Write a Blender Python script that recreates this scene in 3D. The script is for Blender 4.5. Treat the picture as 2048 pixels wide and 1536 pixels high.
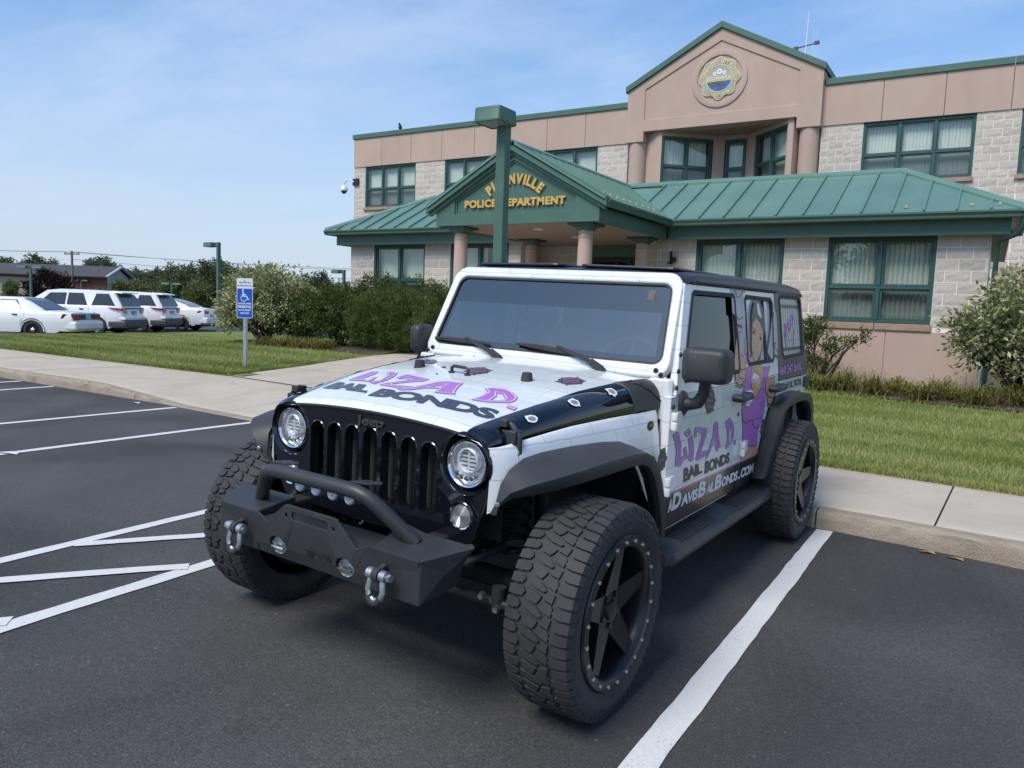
import bpy, bmesh, math, random
import numpy as np
from mathutils import Vector, Matrix
from mathutils.geometry import delaunay_2d_cdt

for o in list(bpy.data.objects):
    bpy.data.objects.remove(o)
sc = bpy.context.scene
COL = sc.collection
RAD = math.radians

# ------------------------------------------------------------------ camera
cam = bpy.data.cameras.new('camera')
cam.sensor_width = 36.0
cam.lens = 26.833
cam.clip_start = 0.05
cam.clip_end = 3000.0
cam_ob = bpy.data.objects.new('camera', cam)
COL.objects.link(cam_ob)
_r, _d, _f = Vector((0.84695, 0.53046, 0.03583)), Vector((0.08311, -0.06554, -0.99438)), Vector((-0.52513, 0.84517, -0.09959))
_m = Matrix((( _r.x, -_d.x, -_f.x, 2.1892), (_r.y, -_d.y, -_f.y, -2.682), (_r.z, -_d.z, -_f.z, 1.5725), (0, 0, 0, 1)))
cam_ob.matrix_world = _m
sc.camera = cam_ob

# ------------------------------------------------------------------ sky
SUN_EL, SUN_AZ = RAD(52), RAD(190)          # azimuth measured from +Y clockwise
wd = bpy.data.worlds.new('World')
sc.world = wd
wd.use_nodes = True
nt = wd.node_tree
nt.nodes.clear()
def wn(t, **k):
    n = nt.nodes.new(t)
    for a, b in k.items():
        setattr(n, a, b)
    return n
sky = wn('ShaderNodeTexSky', sky_type='NISHITA', sun_disc=False, sun_elevation=SUN_EL, sun_rotation=SUN_AZ,
         altitude=60.0, air_density=1.0, dust_density=0.5, ozone_density=3.0)
tc = wn('ShaderNodeTexCoord')
sep = wn('ShaderNodeSeparateXYZ')
nt.links.new(tc.outputs['Generated'], sep.inputs[0])
# project the view direction on a cloud deck so that streaks flatten towards the horizon
zc_ = wn('ShaderNodeMath', operation='MAXIMUM'); zc_.inputs[1].default_value = 0.0
nt.links.new(sep.outputs['Z'], zc_.inputs[0])
za = wn('ShaderNodeMath', operation='ADD'); za.inputs[1].default_value = 0.13
nt.links.new(zc_.outputs[0], za.inputs[0])
dx = wn('ShaderNodeMath', operation='DIVIDE'); dy = wn('ShaderNodeMath', operation='DIVIDE')
nt.links.new(sep.outputs['X'], dx.inputs[0]); nt.links.new(za.outputs[0], dx.inputs[1])
nt.links.new(sep.outputs['Y'], dy.inputs[0]); nt.links.new(za.outputs[0], dy.inputs[1])
comb = wn('ShaderNodeCombineXYZ')
nt.links.new(dx.outputs[0], comb.inputs[0]); nt.links.new(dy.outputs[0], comb.inputs[1])
mp = wn('ShaderNodeMapping'); mp.inputs['Rotation'].default_value = (0, 0, RAD(-28)); mp.inputs['Scale'].default_value = (0.42, 1.0, 1.0)
nt.links.new(comb.outputs[0], mp.inputs['Vector'])
n1 = wn('ShaderNodeTexNoise'); n1.inputs['Scale'].default_value = 0.75; n1.inputs['Detail'].default_value = 9.0
n1.inputs['Roughness'].default_value = 0.58; n1.inputs['Distortion'].default_value = 0.7
nt.links.new(mp.outputs[0], n1.inputs['Vector'])
r1 = wn('ShaderNodeMapRange'); r1.inputs['From Min'].default_value = 0.44; r1.inputs['From Max'].default_value = 0.76
r1.inputs['To Min'].default_value = 0.0; r1.inputs['To Max'].default_value = 0.78
n3 = wn('ShaderNodeTexNoise'); n3.inputs['Scale'].default_value = 3.4; n3.inputs['Detail'].default_value = 7.0; n3.inputs['Roughness'].default_value = 0.6; n3.inputs['Distortion'].default_value = 0.4
nt.links.new(mp.outputs[0], n3.inputs['Vector'])
nm = wn('ShaderNodeMix', data_type='FLOAT'); nm.inputs['Factor'].default_value = 0.22
nt.links.new(n1.outputs['Fac'], nm.inputs['A']); nt.links.new(n3.outputs['Fac'], nm.inputs['B'])
nt.links.new(nm.outputs['Result'], r1.inputs['Value'])
# thin haze band towards the horizon
hz = wn('ShaderNodeMapRange'); hz.inputs['From Min'].default_value = 0.0; hz.inputs['From Max'].default_value = 0.42
hz.inputs['To Min'].default_value = 0.92; hz.inputs['To Max'].default_value = 0.0
nt.links.new(zc_.outputs[0], hz.inputs['Value'])
n2 = wn('ShaderNodeTexNoise'); n2.inputs['Scale'].default_value = 1.1; n2.inputs['Detail'].default_value = 5.0
nt.links.new(mp.outputs[0], n2.inputs['Vector'])
cr = wn('ShaderNodeMix', data_type='RGBA')
cr.inputs['A'].default_value = (3.7, 4.2, 5.1, 1); cr.inputs['B'].default_value = (5.6, 6.1, 6.9, 1)
nt.links.new(n2.outputs['Fac'], cr.inputs['Factor'])
mix = wn('ShaderNodeMix', data_type='RGBA')
nt.links.new(r1.outputs[0], mix.inputs['Factor'])
hs = wn('ShaderNodeHueSaturation'); hs.inputs['Saturation'].default_value = 1.22
nt.links.new(sky.outputs[0], hs.inputs['Color'])
nt.links.new(hs.outputs[0], mix.inputs['A']); nt.links.new(cr.outputs['Result'], mix.inputs['B'])
mix2 = wn('ShaderNodeMix', data_type='RGBA'); mix2.inputs['B'].default_value = (2.75, 3.2, 4.05, 1)
nt.links.new(hz.outputs[0], mix2.inputs['Factor']); nt.links.new(mix.outputs['Result'], mix2.inputs['A'])
bg = wn('ShaderNodeBackground'); bg.inputs['Strength'].default_value = 0.086
nt.links.new(mix2.outputs['Result'], bg.inputs['Color'])
wo = wn('ShaderNodeOutputWorld')
nt.links.new(bg.outputs[0], wo.inputs['Surface'])

# ------------------------------------------------------------------ sun (veiled by thin cloud)
sl = bpy.data.lights.new('sun', 'SUN')
sl.energy = 1.5
sl.angle = RAD(26)
sl.color = (1.0, 0.95, 0.86)
sun = bpy.data.objects.new('sun', sl)
COL.objects.link(sun)
sd = Vector((math.sin(SUN_AZ) * math.cos(SUN_EL), math.cos(SUN_AZ) * math.cos(SUN_EL), math.sin(SUN_EL)))
sun.rotation_euler = sd.to_track_quat('Z', 'Y').to_euler()
sun.location = (0, -5, 30)

sc.view_settings.view_transform = 'Standard'
sc.view_settings.look = 'None'
sc.view_settings.gamma = 1.0
sc.view_settings.exposure = 1.2
sc.render.engine = 'CYCLES'
sc.cycles.use_denoising = True
sc.cycles.max_bounces = 6
sc.cycles.transparent_max_bounces = 12
sc.cycles.sample_clamp_indirect = 4.0
# ================================================================== library
rng = np.random.default_rng(7)
random.seed(7)
PI = math.pi

def lerp(x, xs, ys):
    return float(np.interp(x, xs, ys))

def inside(p, poly):
    x, y = p; r = False; n = len(poly)
    for i in range(n):
        x1, y1 = poly[i]; x2, y2 = poly[i - 1]
        if (y1 > y) != (y2 > y) and x < (x2 - x1) * (y - y1) / (y2 - y1) + x1:
            r = not r
    return r
def fill(outer, holes, steiner=0.0):
    """triangles of a polygon with holes: points, triangles, index loops of the borders"""
    loops = [list(outer)] + [list(h) for h in holes]
    P, E = [], []
    for l in loops:
        o = len(P); P += [Vector(p) for p in l]
        E += [(o + i, o + (i + 1) % len(l)) for i in range(len(l))]
    if steiner:
        xs = [p[0] for p in outer]; ys = [p[1] for p in outer]
        x = min(xs) + steiner / 2
        while x < max(xs):
            y = min(ys) + steiner / 2
            while y < max(ys):
                if inside((x, y), outer) and not any(inside((x, y), h) for h in holes):
                    P.append(Vector((x, y)))
                y += steiner
            x += steiner
    vo, eo, fo, ov, oe, of = delaunay_2d_cdt(P, E, [], 0, 1e-7, True)
    tr = []
    for t in fo:
        c = (sum(vo[i].x for i in t) / 3, sum(vo[i].y for i in t) / 3)
        if inside(c, outer) and not any(inside(c, h) for h in holes):
            tr.append(tuple(t))
    back = {}
    for i, src in enumerate(ov):
        for q in src:
            back[q] = i
    idx, o = [], 0
    for l in loops:
        idx.append([back.get(o + i, 0) for i in range(len(l))]); o += len(l)
    return [(v.x, v.y) for v in vo], tr, idx

class MB:
    """collects shapes, build() links them as one mesh object"""
    def __init__(s):
        s.v, s.f, s.m = [], [], []
    def add(s, vs, fs, mi=0):
        o = len(s.v)
        s.v += [tuple(map(float, v)) for v in vs]
        s.f += [tuple(i + o for i in f) for f in fs]
        s.m += [mi] * len(fs)
        return s
    def box(s, x0, x1, y0, y1, z0, z1, mi=0):
        v = [(x, y, z) for z in (z0, z1) for y in (y0, y1) for x in (x0, x1)]
        return s.add(v, [(0, 2, 3, 1), (4, 5, 7, 6), (0, 1, 5, 4), (2, 6, 7, 3), (0, 4, 6, 2), (1, 3, 7, 5)], mi)
    def hexa(s, c, mi=0):           # 8 corners: bottom 4 ccw, top 4 ccw
        return s.add(c, [(3, 2, 1, 0), (4, 5, 6, 7), (0, 1, 5, 4), (1, 2, 6, 5), (2, 3, 7, 6), (3, 0, 4, 7)], mi)
    def prism(s, poly, fn, d0, d1, mi=0, caps=True):   # fn(a, b, d) -> xyz
        n = len(poly)
        v = [fn(a, b, d0) for a, b in poly] + [fn(a, b, d1) for a, b in poly]
        f = [(i, (i + 1) % n, n + (i + 1) % n, n + i) for i in range(n)]
        if caps:
            f += [tuple(range(n - 1, -1, -1)), tuple(range(n, 2 * n))]
        return s.add(v, f, mi)
    def plate(s, outer, holes, fn, d0, d1, mi=0, steiner=0.0):
        pts, tr, loops = fill(outer, holes, steiner)
        n = len(pts)
        v = [fn(a, b, d0) for a, b in pts] + [fn(a, b, d1) for a, b in pts]
        f = []
        for t in tr:
            f.append(tuple(t)); f.append(tuple(i + n for i in reversed(t)))
        for l in loops:
            k = len(l)
            f += [(l[i], l[(i + 1) % k], n + l[(i + 1) % k], n + l[i]) for i in range(k)]
        return s.add(v, f, mi)
    def sheet(s, outer, holes, fn, mi=0, steiner=0.0):
        pts, tr, loops = fill(outer, holes, steiner)
        return s.add([fn(a, b) for a, b in pts], [tuple(t) for t in tr], mi)
    def tube(s, pts, r, n=10, caps=True, mi=0, closed=False):
        P = [Vector(p) for p in pts]
        R = [r] * len(P) if isinstance(r, (int, float)) else list(r)
        k = len(P)
        tang = []
        for i in range(k):
            if closed:
                t = P[(i + 1) % k] - P[i - 1]
            else:
                t = P[min(i + 1, k - 1)] - P[max(i - 1, 0)]
            tang.append(t.normalized())
        up = Vector((0, 0, 1)) if abs(tang[0].z) < 0.9 else Vector((1, 0, 0))
        nrm = (up - tang[0] * up.dot(tang[0])).normalized()
        vs = []
        for i in range(k):
            nrm = (nrm - tang[i] * nrm.dot(tang[i]))
            nrm = nrm.normalized() if nrm.length > 1e-6 else tang[i].orthogonal().normalized()
            b = tang[i].cross(nrm)
            vs += [P[i] + (nrm * math.cos(a) + b * math.sin(a)) * R[i] for a in [2 * PI * j / n for j in range(n)]]
        f = []
        for i in range(k if closed else k - 1):
            i2 = (i + 1) % k
            f += [(i * n + j, i * n + (j + 1) % n, i2 * n + (j + 1) % n, i2 * n + j) for j in range(n)]
        if caps and not closed:
            f += [tuple(range(n - 1, -1, -1)), tuple((k - 1) * n + j for j in range(n))]
        return s.add(vs, f, mi)
    def cyl(s, p0, p1, r0, r1=None, n=16, mi=0):
        return s.tube([p0, p1], [r0, r0 if r1 is None else r1], n, True, mi)
    def lathe(s, prof, n, fn, mi=0, close=False):    # prof (r,h); fn(x, y, h) -> xyz
        vs, f, k = [], [], len(prof)
        for r, h in prof:
            vs += [fn(r * math.cos(2 * PI * j / n), r * math.sin(2 * PI * j / n), h) for j in range(n)]
        for i in range(k if close else k - 1):
            i2 = (i + 1) % k
            f += [(i * n + j, i * n + (j + 1) % n, i2 * n + (j + 1) % n, i2 * n + j) for j in range(n)]
        return s.add(vs, f, mi)
    def grid(s, fn, us, vs_, mi=0):
        nu, nv = len(us), len(vs_)
        return s.add([fn(u, v) for v in vs_ for u in us],
                     [(j * nu + i, j * nu + i + 1, (j + 1) * nu + i + 1, (j + 1) * nu + i) for j in range(nv - 1) for i in range(nu - 1)], mi)
    def sphere(s, c, r, nu=16, nv=10, mi=0):
        r = (r, r, r) if isinstance(r, (int, float)) else r
        vs = [(c[0] + r[0] * math.sin(t) * math.cos(p), c[1] + r[1] * math.sin(t) * math.sin(p), c[2] + r[2] * math.cos(t))
              for t in [PI * j / nv for j in range(nv + 1)] for p in [2 * PI * i / nu for i in range(nu)]]
        return s.add(vs, [(j * nu + i, (j + 1) * nu + i, (j + 1) * nu + (i + 1) % nu, j * nu + (i + 1) % nu) for j in range(nv) for i in range(nu)], mi)
    def mesh(s, name, mats, smooth=None, fix=True):
        me = bpy.data.meshes.new(name)
        me.from_pydata(s.v, [], s.f)
        for m in (mats if isinstance(mats, (list, tuple)) else [mats]):
            me.materials.append(m)
        if any(s.m):
            me.polygons.foreach_set('material_index', s.m)
        if fix:
            bm = bmesh.new(); bm.from_mesh(me)
            bmesh.ops.remove_doubles(bm, verts=bm.verts, dist=1e-5)
            bmesh.ops.recalc_face_normals(bm, faces=bm.faces)
            bm.to_mesh(me); bm.free()
        if smooth is not None:
            me.polygons.foreach_set('use_smooth', [True] * len(me.polygons))
            me.set_sharp_from_angle(angle=RAD(smooth))
        me.update()
        return me
    def build(s, name, mats, parent=None, smooth=None, bevel=0.0, seg=2, fix=True):
        return link(name, s.mesh(name, mats, smooth, fix), parent, bevel, seg)

def link(name, me, parent=None, bevel=0.0, seg=2):
    o = bpy.data.objects.new(name, me)
    COL.objects.link(o)
    o.parent = parent
    if bevel:
        b = o.modifiers.new('bevel', 'BEVEL')
        b.width = bevel; b.segments = seg; b.limit_method = 'ANGLE'; b.angle_limit = RAD(35)
        b.harden_normals = False
    return o

def tag(o, label, cat, group=None):
    o['label'] = label; o['category'] = cat
    if group:
        o['group'] = group
    return o
def thing(name, label, cat, loc=(0, 0, 0), rz=0.0, group=None):
    o = bpy.data.objects.new(name, None)
    o.empty_display_size = 0.2
    COL.objects.link(o)
    o.location = loc; o.rotation_euler = (0, 0, rz)
    return tag(o, label, cat, group)
def struct(o):
    o['kind'] = 'structure'
    return o
def stuff(o, label=None, cat=None):
    o['kind'] = 'stuff'
    if label:
        tag(o, label, cat)
    return o
def copy_tree(o, parent=None):
    c = o.copy(); COL.objects.link(c); c.parent = parent
    for ch in o.children:
        copy_tree(ch, c)
    return c

def text_mesh(txt, extrude=0.0, bold=0.0, shear=0.0, spacing=1.0):
    """vertices (0..w, 0..h) and faces of a line of text in the built-in face"""
    cu = bpy.data.curves.new('t', 'FONT')
    cu.body = txt; cu.extrude = extrude; cu.offset = bold; cu.shear = shear; cu.space_character = spacing
    cu.resolution_u = 3
    ob = bpy.data.objects.new('t', cu); COL.objects.link(ob)
    dg = bpy.context.evaluated_depsgraph_get()
    me = bpy.data.meshes.new_from_object(ob.evaluated_get(dg))
    vs = [tuple(v.co) for v in me.vertices]; fs = [tuple(p.vertices) for p in me.polygons]
    bpy.data.objects.remove(ob); bpy.data.meshes.remove(me); bpy.data.curves.remove(cu)
    return vs, fs
def text_quad(mb, txt, quad, fn, bold=0.01, shear=0.0, spacing=1.0, mi=0, jit=0.0):
    """text fitted into a quad (BL, BR, TR, TL) of surface coordinates; fn maps those to xyz"""
    vs, fs = text_mesh(txt, 0, bold, shear, spacing)
    if not vs:
        return
    xs = [v[0] for v in vs]; ys = [v[1] for v in vs]
    x0, x1, y0, y1 = min(xs), max(xs), min(ys), max(ys)
    if txt in ('.', "'"):
        y1 = y0 + 0.7
    bl, br, tr, tl = [Vector(q) for q in quad]
    out = []
    for v in vs:
        a = (v[0] - x0) / max(1e-6, x1 - x0); b = (v[1] - y0) / max(1e-6, y1 - y0)
        b += jit * math.sin(a * 23.0)
        p = (bl * (1 - a) + br * a) * (1 - b) + (tl * (1 - a) + tr * a) * b
        out.append(fn(p.x, p.y))
    mb.add(out, fs, mi)
def inset(poly, d):
    n = len(poly)
    area = sum(poly[i][0] * poly[(i + 1) % n][1] - poly[(i + 1) % n][0] * poly[i][1] for i in range(n))
    sg = 1 if area > 0 else -1
    out = []
    for i in range(n):
        p, q, r = Vector(poly[i - 1]), Vector(poly[i]), Vector(poly[(i + 1) % n])
        e1, e2 = (q - p).normalized(), (r - q).normalized()
        n1, n2 = Vector((-e1.y, e1.x)) * sg, Vector((-e2.y, e2.x)) * sg
        b = n1 + n2
        b = b.normalized() if b.length > 1e-4 else n1
        k = max(0.45, b.dot(n1))
        out.append(tuple(q + b * d / k))
    return out
def ring(mb, poly, d0, d1, fn, mi=0):
    a, b = inset(poly, d0), inset(poly, d1)
    n = len(a)
    mb.add([fn(*p) for p in a] + [fn(*p) for p in b], [(i, (i + 1) % n, n + (i + 1) % n, n + i) for i in range(n)], mi)
def ellipse(cx, cy, rx, ry, n=24):
    return [(cx + rx * math.cos(2 * PI * i / n), cy + ry * math.sin(2 * PI * i / n)) for i in range(n)]
def rrect(x0, x1, y0, y1, r, n=4):
    out = []
    for cx, cy, a0 in ((x1 - r, y1 - r, 0), (x0 + r, y1 - r, 90), (x0 + r, y0 + r, 180), (x1 - r, y0 + r, 270)):
        out += [(cx + r * math.cos(RAD(a0 + 90 * i / n)), cy + r * math.sin(RAD(a0 + 90 * i / n))) for i in range(n + 1)]
    return out

# ------------------------------------------------------------------ materials
class NM:
    def __init__(s, name):
        s.m = bpy.data.materials.new(name); s.m.use_nodes = True
        s.nt = s.m.node_tree; s.b = s.nt.nodes['Principled BSDF']; s.o = s.nt.nodes['Material Output']
    def n(s, t, **k):
        x = s.nt.nodes.new(t)
        for a, b in k.items():
            setattr(x, a, b)
        return x
    def l(s, a, b):
        s.nt.links.new(a, b)
    def coord(s, kind='Object', scale=(1, 1, 1), rot=(0, 0, 0)):
        t = s.n('ShaderNodeTexCoord'); m = s.n('ShaderNodeMapping')
        m.inputs['Scale'].default_value = scale; m.inputs['Rotation'].default_value = rot
        s.l(t.outputs[kind], m.inputs['Vector'])
        return m.outputs[0]
    def geo(s, scale=(1, 1, 1)):
        g = s.n('ShaderNodeNewGeometry'); m = s.n('ShaderNodeMapping')
        m.inputs['Scale'].default_value = scale
        s.l(g.outputs['Position'], m.inputs['Vector'])
        return m.outputs[0]
    def noise(s, vec, scale, detail=4, rough=0.55, dist=0.0):
        x = s.n('ShaderNodeTexNoise')
        x.inputs['Scale'].default_value = scale; x.inputs['Detail'].default_value = detail
        x.inputs['Roughness'].default_value = rough; x.inputs['Distortion'].default_value = dist
        s.l(vec, x.inputs['Vector'])
        return x.outputs['Fac']
    def ramp(s, fac, stops, interp='LINEAR'):
        x = s.n('ShaderNodeValToRGB'); x.color_ramp.interpolation = interp
        e = x.color_ramp.elements
        while len(e) < len(stops):
            e.new(0.5)
        for i, (p, c) in enumerate(stops):
            e[i].position = p; e[i].color = (*c, 1) if len(c) == 3 else c
        s.l(fac, x.inputs['Fac'])
        return x.outputs['Color']
    def mix(s, fac, a, b, blend='MIX'):
        x = s.n('ShaderNodeMix', data_type='RGBA', blend_type=blend)
        for sock, val in (('Factor', fac), ('A', a), ('B', b)):
            if hasattr(val, 'is_output'):
                s.l(val, x.inputs[sock])
            else:
                x.inputs[sock].default_value = (*val, 1) if isinstance(val, (tuple, list)) and len(val) == 3 else val
        return x.outputs['Result']
    def math(s, op, a, b=0.0, clamp=False):
        x = s.n('ShaderNodeMath', operation=op, use_clamp=clamp)
        for i, val in enumerate((a, b)):
            if hasattr(val, 'is_output'):
                s.l(val, x.inputs[i])
            else:
                x.inputs[i].default_value = val
        return x.outputs[0]
    def bump(s, h, strength=0.3, dist=0.01):
        x = s.n('ShaderNodeBump'); x.inputs['Strength'].default_value = strength; x.inputs['Distance'].default_value = dist
        s.l(h, x.inputs['Height']); s.l(x.outputs[0], s.b.inputs['Normal'])
    def set(s, **k):
        for a, v in k.items():
            key = {'col': 'Base Color', 'rough': 'Roughness', 'metal': 'Metallic', 'spec': 'Specular IOR Level', 'coat': 'Coat Weight',
                   'ior': 'IOR', 'sheen': 'Sheen Weight', 'trans': 'Transmission Weight', 'sub': 'Subsurface Weight'}.get(a, a)
            i = s.b.inputs[key]
            if hasattr(v, 'is_output'):
                s.l(v, i)
            else:
                i.default_value = (*v, 1) if isinstance(v, (tuple, list)) and len(v) == 3 else v
        return s

def plain(name, col, rough=0.5, metal=0.0, spec=0.5, coat=0.0, var=0.08, vs=6.0, bump=0.0, bs=60.0):
    """a flat paint / plastic with slight unevenness and fine relief"""
    q = NM(name)
    v = q.coord('Object')
    f = q.noise(v, vs, 5, 0.6)
    lo = tuple(max(0, c * (1 - var)) for c in col); hi = tuple(min(1, c * (1 + var)) for c in col)
    q.set(col=q.ramp(f, [(0.3, lo), (0.7, hi)]), metal=metal, spec=spec, coat=coat)
    rr = q.n('ShaderNodeMapRange'); rr.inputs['To Min'].default_value = max(0.0, rough - 0.07); rr.inputs['To Max'].default_value = min(1, rough + 0.07)
    q.l(q.noise(v, vs * 3, 3), rr.inputs['Value']); q.l(rr.outputs[0], q.b.inputs['Roughness'])
    if bump:
        q.bump(q.noise(v, bs, 3), bump, 0.002)
    return q.m

MAT = {}
def mk():
    # asphalt -----------------------------------------------------------------
    q = NM('asphalt'); v = q.geo()
    fine = q.noise(v, 115, 3, 0.75); mid = q.noise(v, 30, 4, 0.7); big = q.noise(v, 0.55, 4, 0.5, 0.6)
    c = q.ramp(fine, [(0.30, (0.020, 0.020, 0.020)), (0.50, (0.068, 0.067, 0.066)), (0.70, (0.175, 0.172, 0.168))])
    c = q.mix(0.4, c, q.ramp(mid, [(0.3, (0.045, 0.044, 0.044)), (0.7, (0.094, 0.093, 0.092))]))
    c = q.mix(0.75, c, q.ramp(big, [(0.32, (0.48, 0.48, 0.49)), (0.48, (0.85, 0.85, 0.86)), (0.66, (1.2, 1.2, 1.2))]), 'MULTIPLY')
    vor = q.n('ShaderNodeTexVoronoi'); vor.inputs['Scale'].default_value = 95; q.l(v, vor.inputs['Vector'])
    sp = q.ramp(vor.outputs['Color'], [(0.93, (0, 0, 0)), (0.97, (1, 1, 1))])
    c = q.mix(q.math('MULTIPLY', sp, 0.5), c, (0.22, 0.22, 0.21))
    q.set(col=c, rough=0.86, spec=0.32)
    q.bump(q.math('ADD', fine, mid), 0.7, 0.008)
    MAT['asphalt'] = q.m
    # road paint ---------------------------------------------------------------
    q = NM('road_paint'); v = q.geo()
    f = q.noise(v, 150, 3, 0.7); g = q.noise(v, 7, 5, 0.6)
    c = q.ramp(f, [(0.27, (0.34, 0.34, 0.33)), (0.42, (0.60, 0.60, 0.58)), (0.7, (0.72, 0.72, 0.70))])
    c = q.mix(q.ramp(q.math('MULTIPLY', f, g), [(0.10, (0.8, 0.8, 0.8)), (0.16, (0, 0, 0))]), c, (0.10, 0.10, 0.10))
    q.set(col=c, rough=0.75); q.bump(f, 0.4, 0.004)
    MAT['paint'] = q.m
    # concrete -----------------------------------------------------------------
    q = NM('concrete'); v = q.geo()
    f = q.noise(v, 140, 3, 0.7); g = q.noise(v, 1.4, 6, 0.6, 0.5); h = q.noise(v, 11, 4)
    c = q.ramp(g, [(0.25, (0.40, 0.325, 0.24)), (0.55, (0.50, 0.432, 0.345)), (0.8, (0.55, 0.49, 0.41))])
    c = q.mix(0.35, c, q.ramp(f, [(0.3, (0.30, 0.26, 0.205)), (0.7, (0.60, 0.54, 0.46))]))
    c = q.mix(q.ramp(h, [(0.6, (0, 0, 0)), (0.82, (0.35, 0.35, 0.35))]), c, (0.24, 0.18, 0.12))
    q.set(col=c, rough=0.88, spec=0.3); q.bump(f, 0.35, 0.003)
    MAT['concrete'] = q.m
    # kerb: stained, chipped top edge --------------------------------------------
    q = NM('kerb_concrete'); v = q.geo()
    f = q.noise(v, 90, 4, 0.7); g = q.noise(q.geo((1.0, 1.5, 2.6)), 3.2, 8, 0.7, 0.3)
    c = q.ramp(g, [(0.30, (0.21, 0.15, 0.095)), (0.5, (0.33, 0.265, 0.195)), (0.70, (0.44, 0.39, 0.325))])
    c = q.mix(0.4, c, q.ramp(f, [(0.3, (0.18, 0.15, 0.11)), (0.7, (0.52, 0.47, 0.40))]))
    q.set(col=c, rough=0.92, spec=0.25); q.bump(q.math('ADD', f, g), 0.8, 0.012)
    MAT['kerb'] = q.m
    # lawn soil/turf ---------------------------------------------------------------
    q = NM('turf'); v = q.geo()
    f = q.noise(v, 60, 5, 0.75); g = q.noise(v, 0.5, 5, 0.6, 0.4)
    wv = q.n('ShaderNodeTexWave'); wv.inputs['Scale'].default_value = 0.62; wv.inputs['Distortion'].default_value = 1.6; wv.inputs['Detail'].default_value = 3; wv.inputs['Detail Scale'].default_value = 1.2
    wv.bands_direction = 'Y'; q.l(v, wv.inputs['Vector'])
    c = q.ramp(f, [(0.25, (0.115, 0.135, 0.034)), (0.5, (0.23, 0.27, 0.07)), (0.75, (0.34, 0.36, 0.13))])
    c = q.mix(0.6, c, q.ramp(g, [(0.3, (0.18, 0.21, 0.065)), (0.55, (0.18, 0.235, 0.06)), (0.8, (0.30, 0.285, 0.13))]))
    c = q.mix(q.math('MULTIPLY', wv.outputs['Fac'], 0.45), c, (0.085, 0.135, 0.026))
    q.set(col=c, rough=0.95, spec=0.15); q.bump(f, 1.0, 0.03)
    MAT['turf'] = q.m
    MAT['soil'] = plain('mulch_soil', (0.055, 0.038, 0.026), 0.95, var=0.5, vs=30, bump=0.8, bs=40)
    for nm, cols in {'grass': ((0.155, 0.185, 0.040), (0.285, 0.325, 0.086), (0.43, 0.41, 0.18)),
                     'leaf_dark': ((0.040, 0.066, 0.018), (0.082, 0.128, 0.034), (0.160, 0.210, 0.066)),
                     'leaf_pine': ((0.044, 0.072, 0.018), (0.090, 0.138, 0.034), (0.175, 0.225, 0.068)),
                     'leaf_varieg': ((0.15, 0.17, 0.065), (0.33, 0.35, 0.17), (0.60, 0.58, 0.38)),
                     'leaf_bright': ((0.050, 0.085, 0.018), (0.085, 0.130, 0.030), (0.15, 0.19, 0.055)),
                     'leaf_far_hazed': ((0.070, 0.094, 0.052), (0.108, 0.138, 0.072), (0.16, 0.19, 0.10)),  # distance haze is put into this leaf colour, paler and bluer
                     'leaf_far_light': ((0.090, 0.115, 0.036), (0.145, 0.175, 0.055), (0.22, 0.24, 0.09)),
                     'leaf_purple': ((0.016, 0.008, 0.009), (0.030, 0.014, 0.015), (0.055, 0.026, 0.026)),
                     'blade_lily': ((0.10, 0.115, 0.022), (0.19, 0.20, 0.045), (0.31, 0.26, 0.085)),
                     'blade_dry': ((0.15, 0.10, 0.045), (0.27, 0.19, 0.085), (0.38, 0.29, 0.15))}.items():
        q = NM(nm)
        at = q.n('ShaderNodeAttribute', attribute_name='tint')
        c = q.ramp(at.outputs['Fac'], [(0.0, cols[0]), (0.5, cols[1]), (1.0, cols[2])])
        q.set(col=c, rough=0.6, spec=0.25)
        tr = q.n('ShaderNodeBsdfTranslucent'); q.l(c, tr.inputs['Color'])
        mx = q.n('ShaderNodeMixShader'); mx.inputs['Fac'].default_value = 0.28
        q.l(q.b.outputs[0], mx.inputs[1]); q.l(tr.outputs[0], mx.inputs[2]); q.l(mx.outputs[0], q.o.inputs['Surface'])
        MAT[nm] = q.m
    MAT['bark'] = plain('bark', (0.075, 0.052, 0.036), 0.95, var=0.4, vs=25, bump=0.7, bs=30)
    MAT['twig_dark'] = plain('dark_twigs', (0.030, 0.020, 0.015), 0.9, var=0.4, vs=25)
    # building ------------------------------------------------------------------------
    q = NM('stucco'); v = q.geo()
    f = q.noise(v, 75, 4, 0.7); g = q.noise(q.geo((1, 1, 0.45)), 0.9, 6, 0.62, 0.3)
    c = q.ramp(g, [(0.28, (0.42, 0.300, 0.240)), (0.55, (0.475, 0.352, 0.290)), (0.8, (0.52, 0.398, 0.335))])
    c = q.mix(0.25, c, q.ramp(f, [(0.3, (0.37, 0.27, 0.23)), (0.7, (0.53, 0.415, 0.365))]))
    q.set(col=c, rough=0.93, spec=0.2); q.bump(f, 0.35, 0.006)
    MAT['stucco'] = q.m
    q = NM('split_face_block'); v = q.geo()
    oi = q.n('ShaderNodeObjectInfo')
    f = q.noise(v, 34, 6, 0.72); h = q.noise(v, 150, 3, 0.7)
    c = q.ramp(f, [(0.25, (0.42, 0.37, 0.32)), (0.5, (0.55, 0.495, 0.44)), (0.75, (0.66, 0.61, 0.55))])
    c = q.mix(0.3, c, q.ramp(h, [(0.3, (0.30, 0.26, 0.225)), (0.7, (0.58, 0.53, 0.48))]))
    c = q.mix(0.6, c, q.ramp(oi.outputs['Random'], [(0.0, (0.84, 0.83, 0.82)), (1.0, (1.1, 1.08, 1.07))]), 'MULTIPLY')
    q.set(col=c, rough=0.95, spec=0.2); q.bump(q.math('ADD', f, h), 0.6, 0.007)
    MAT['block'] = q.m
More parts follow.
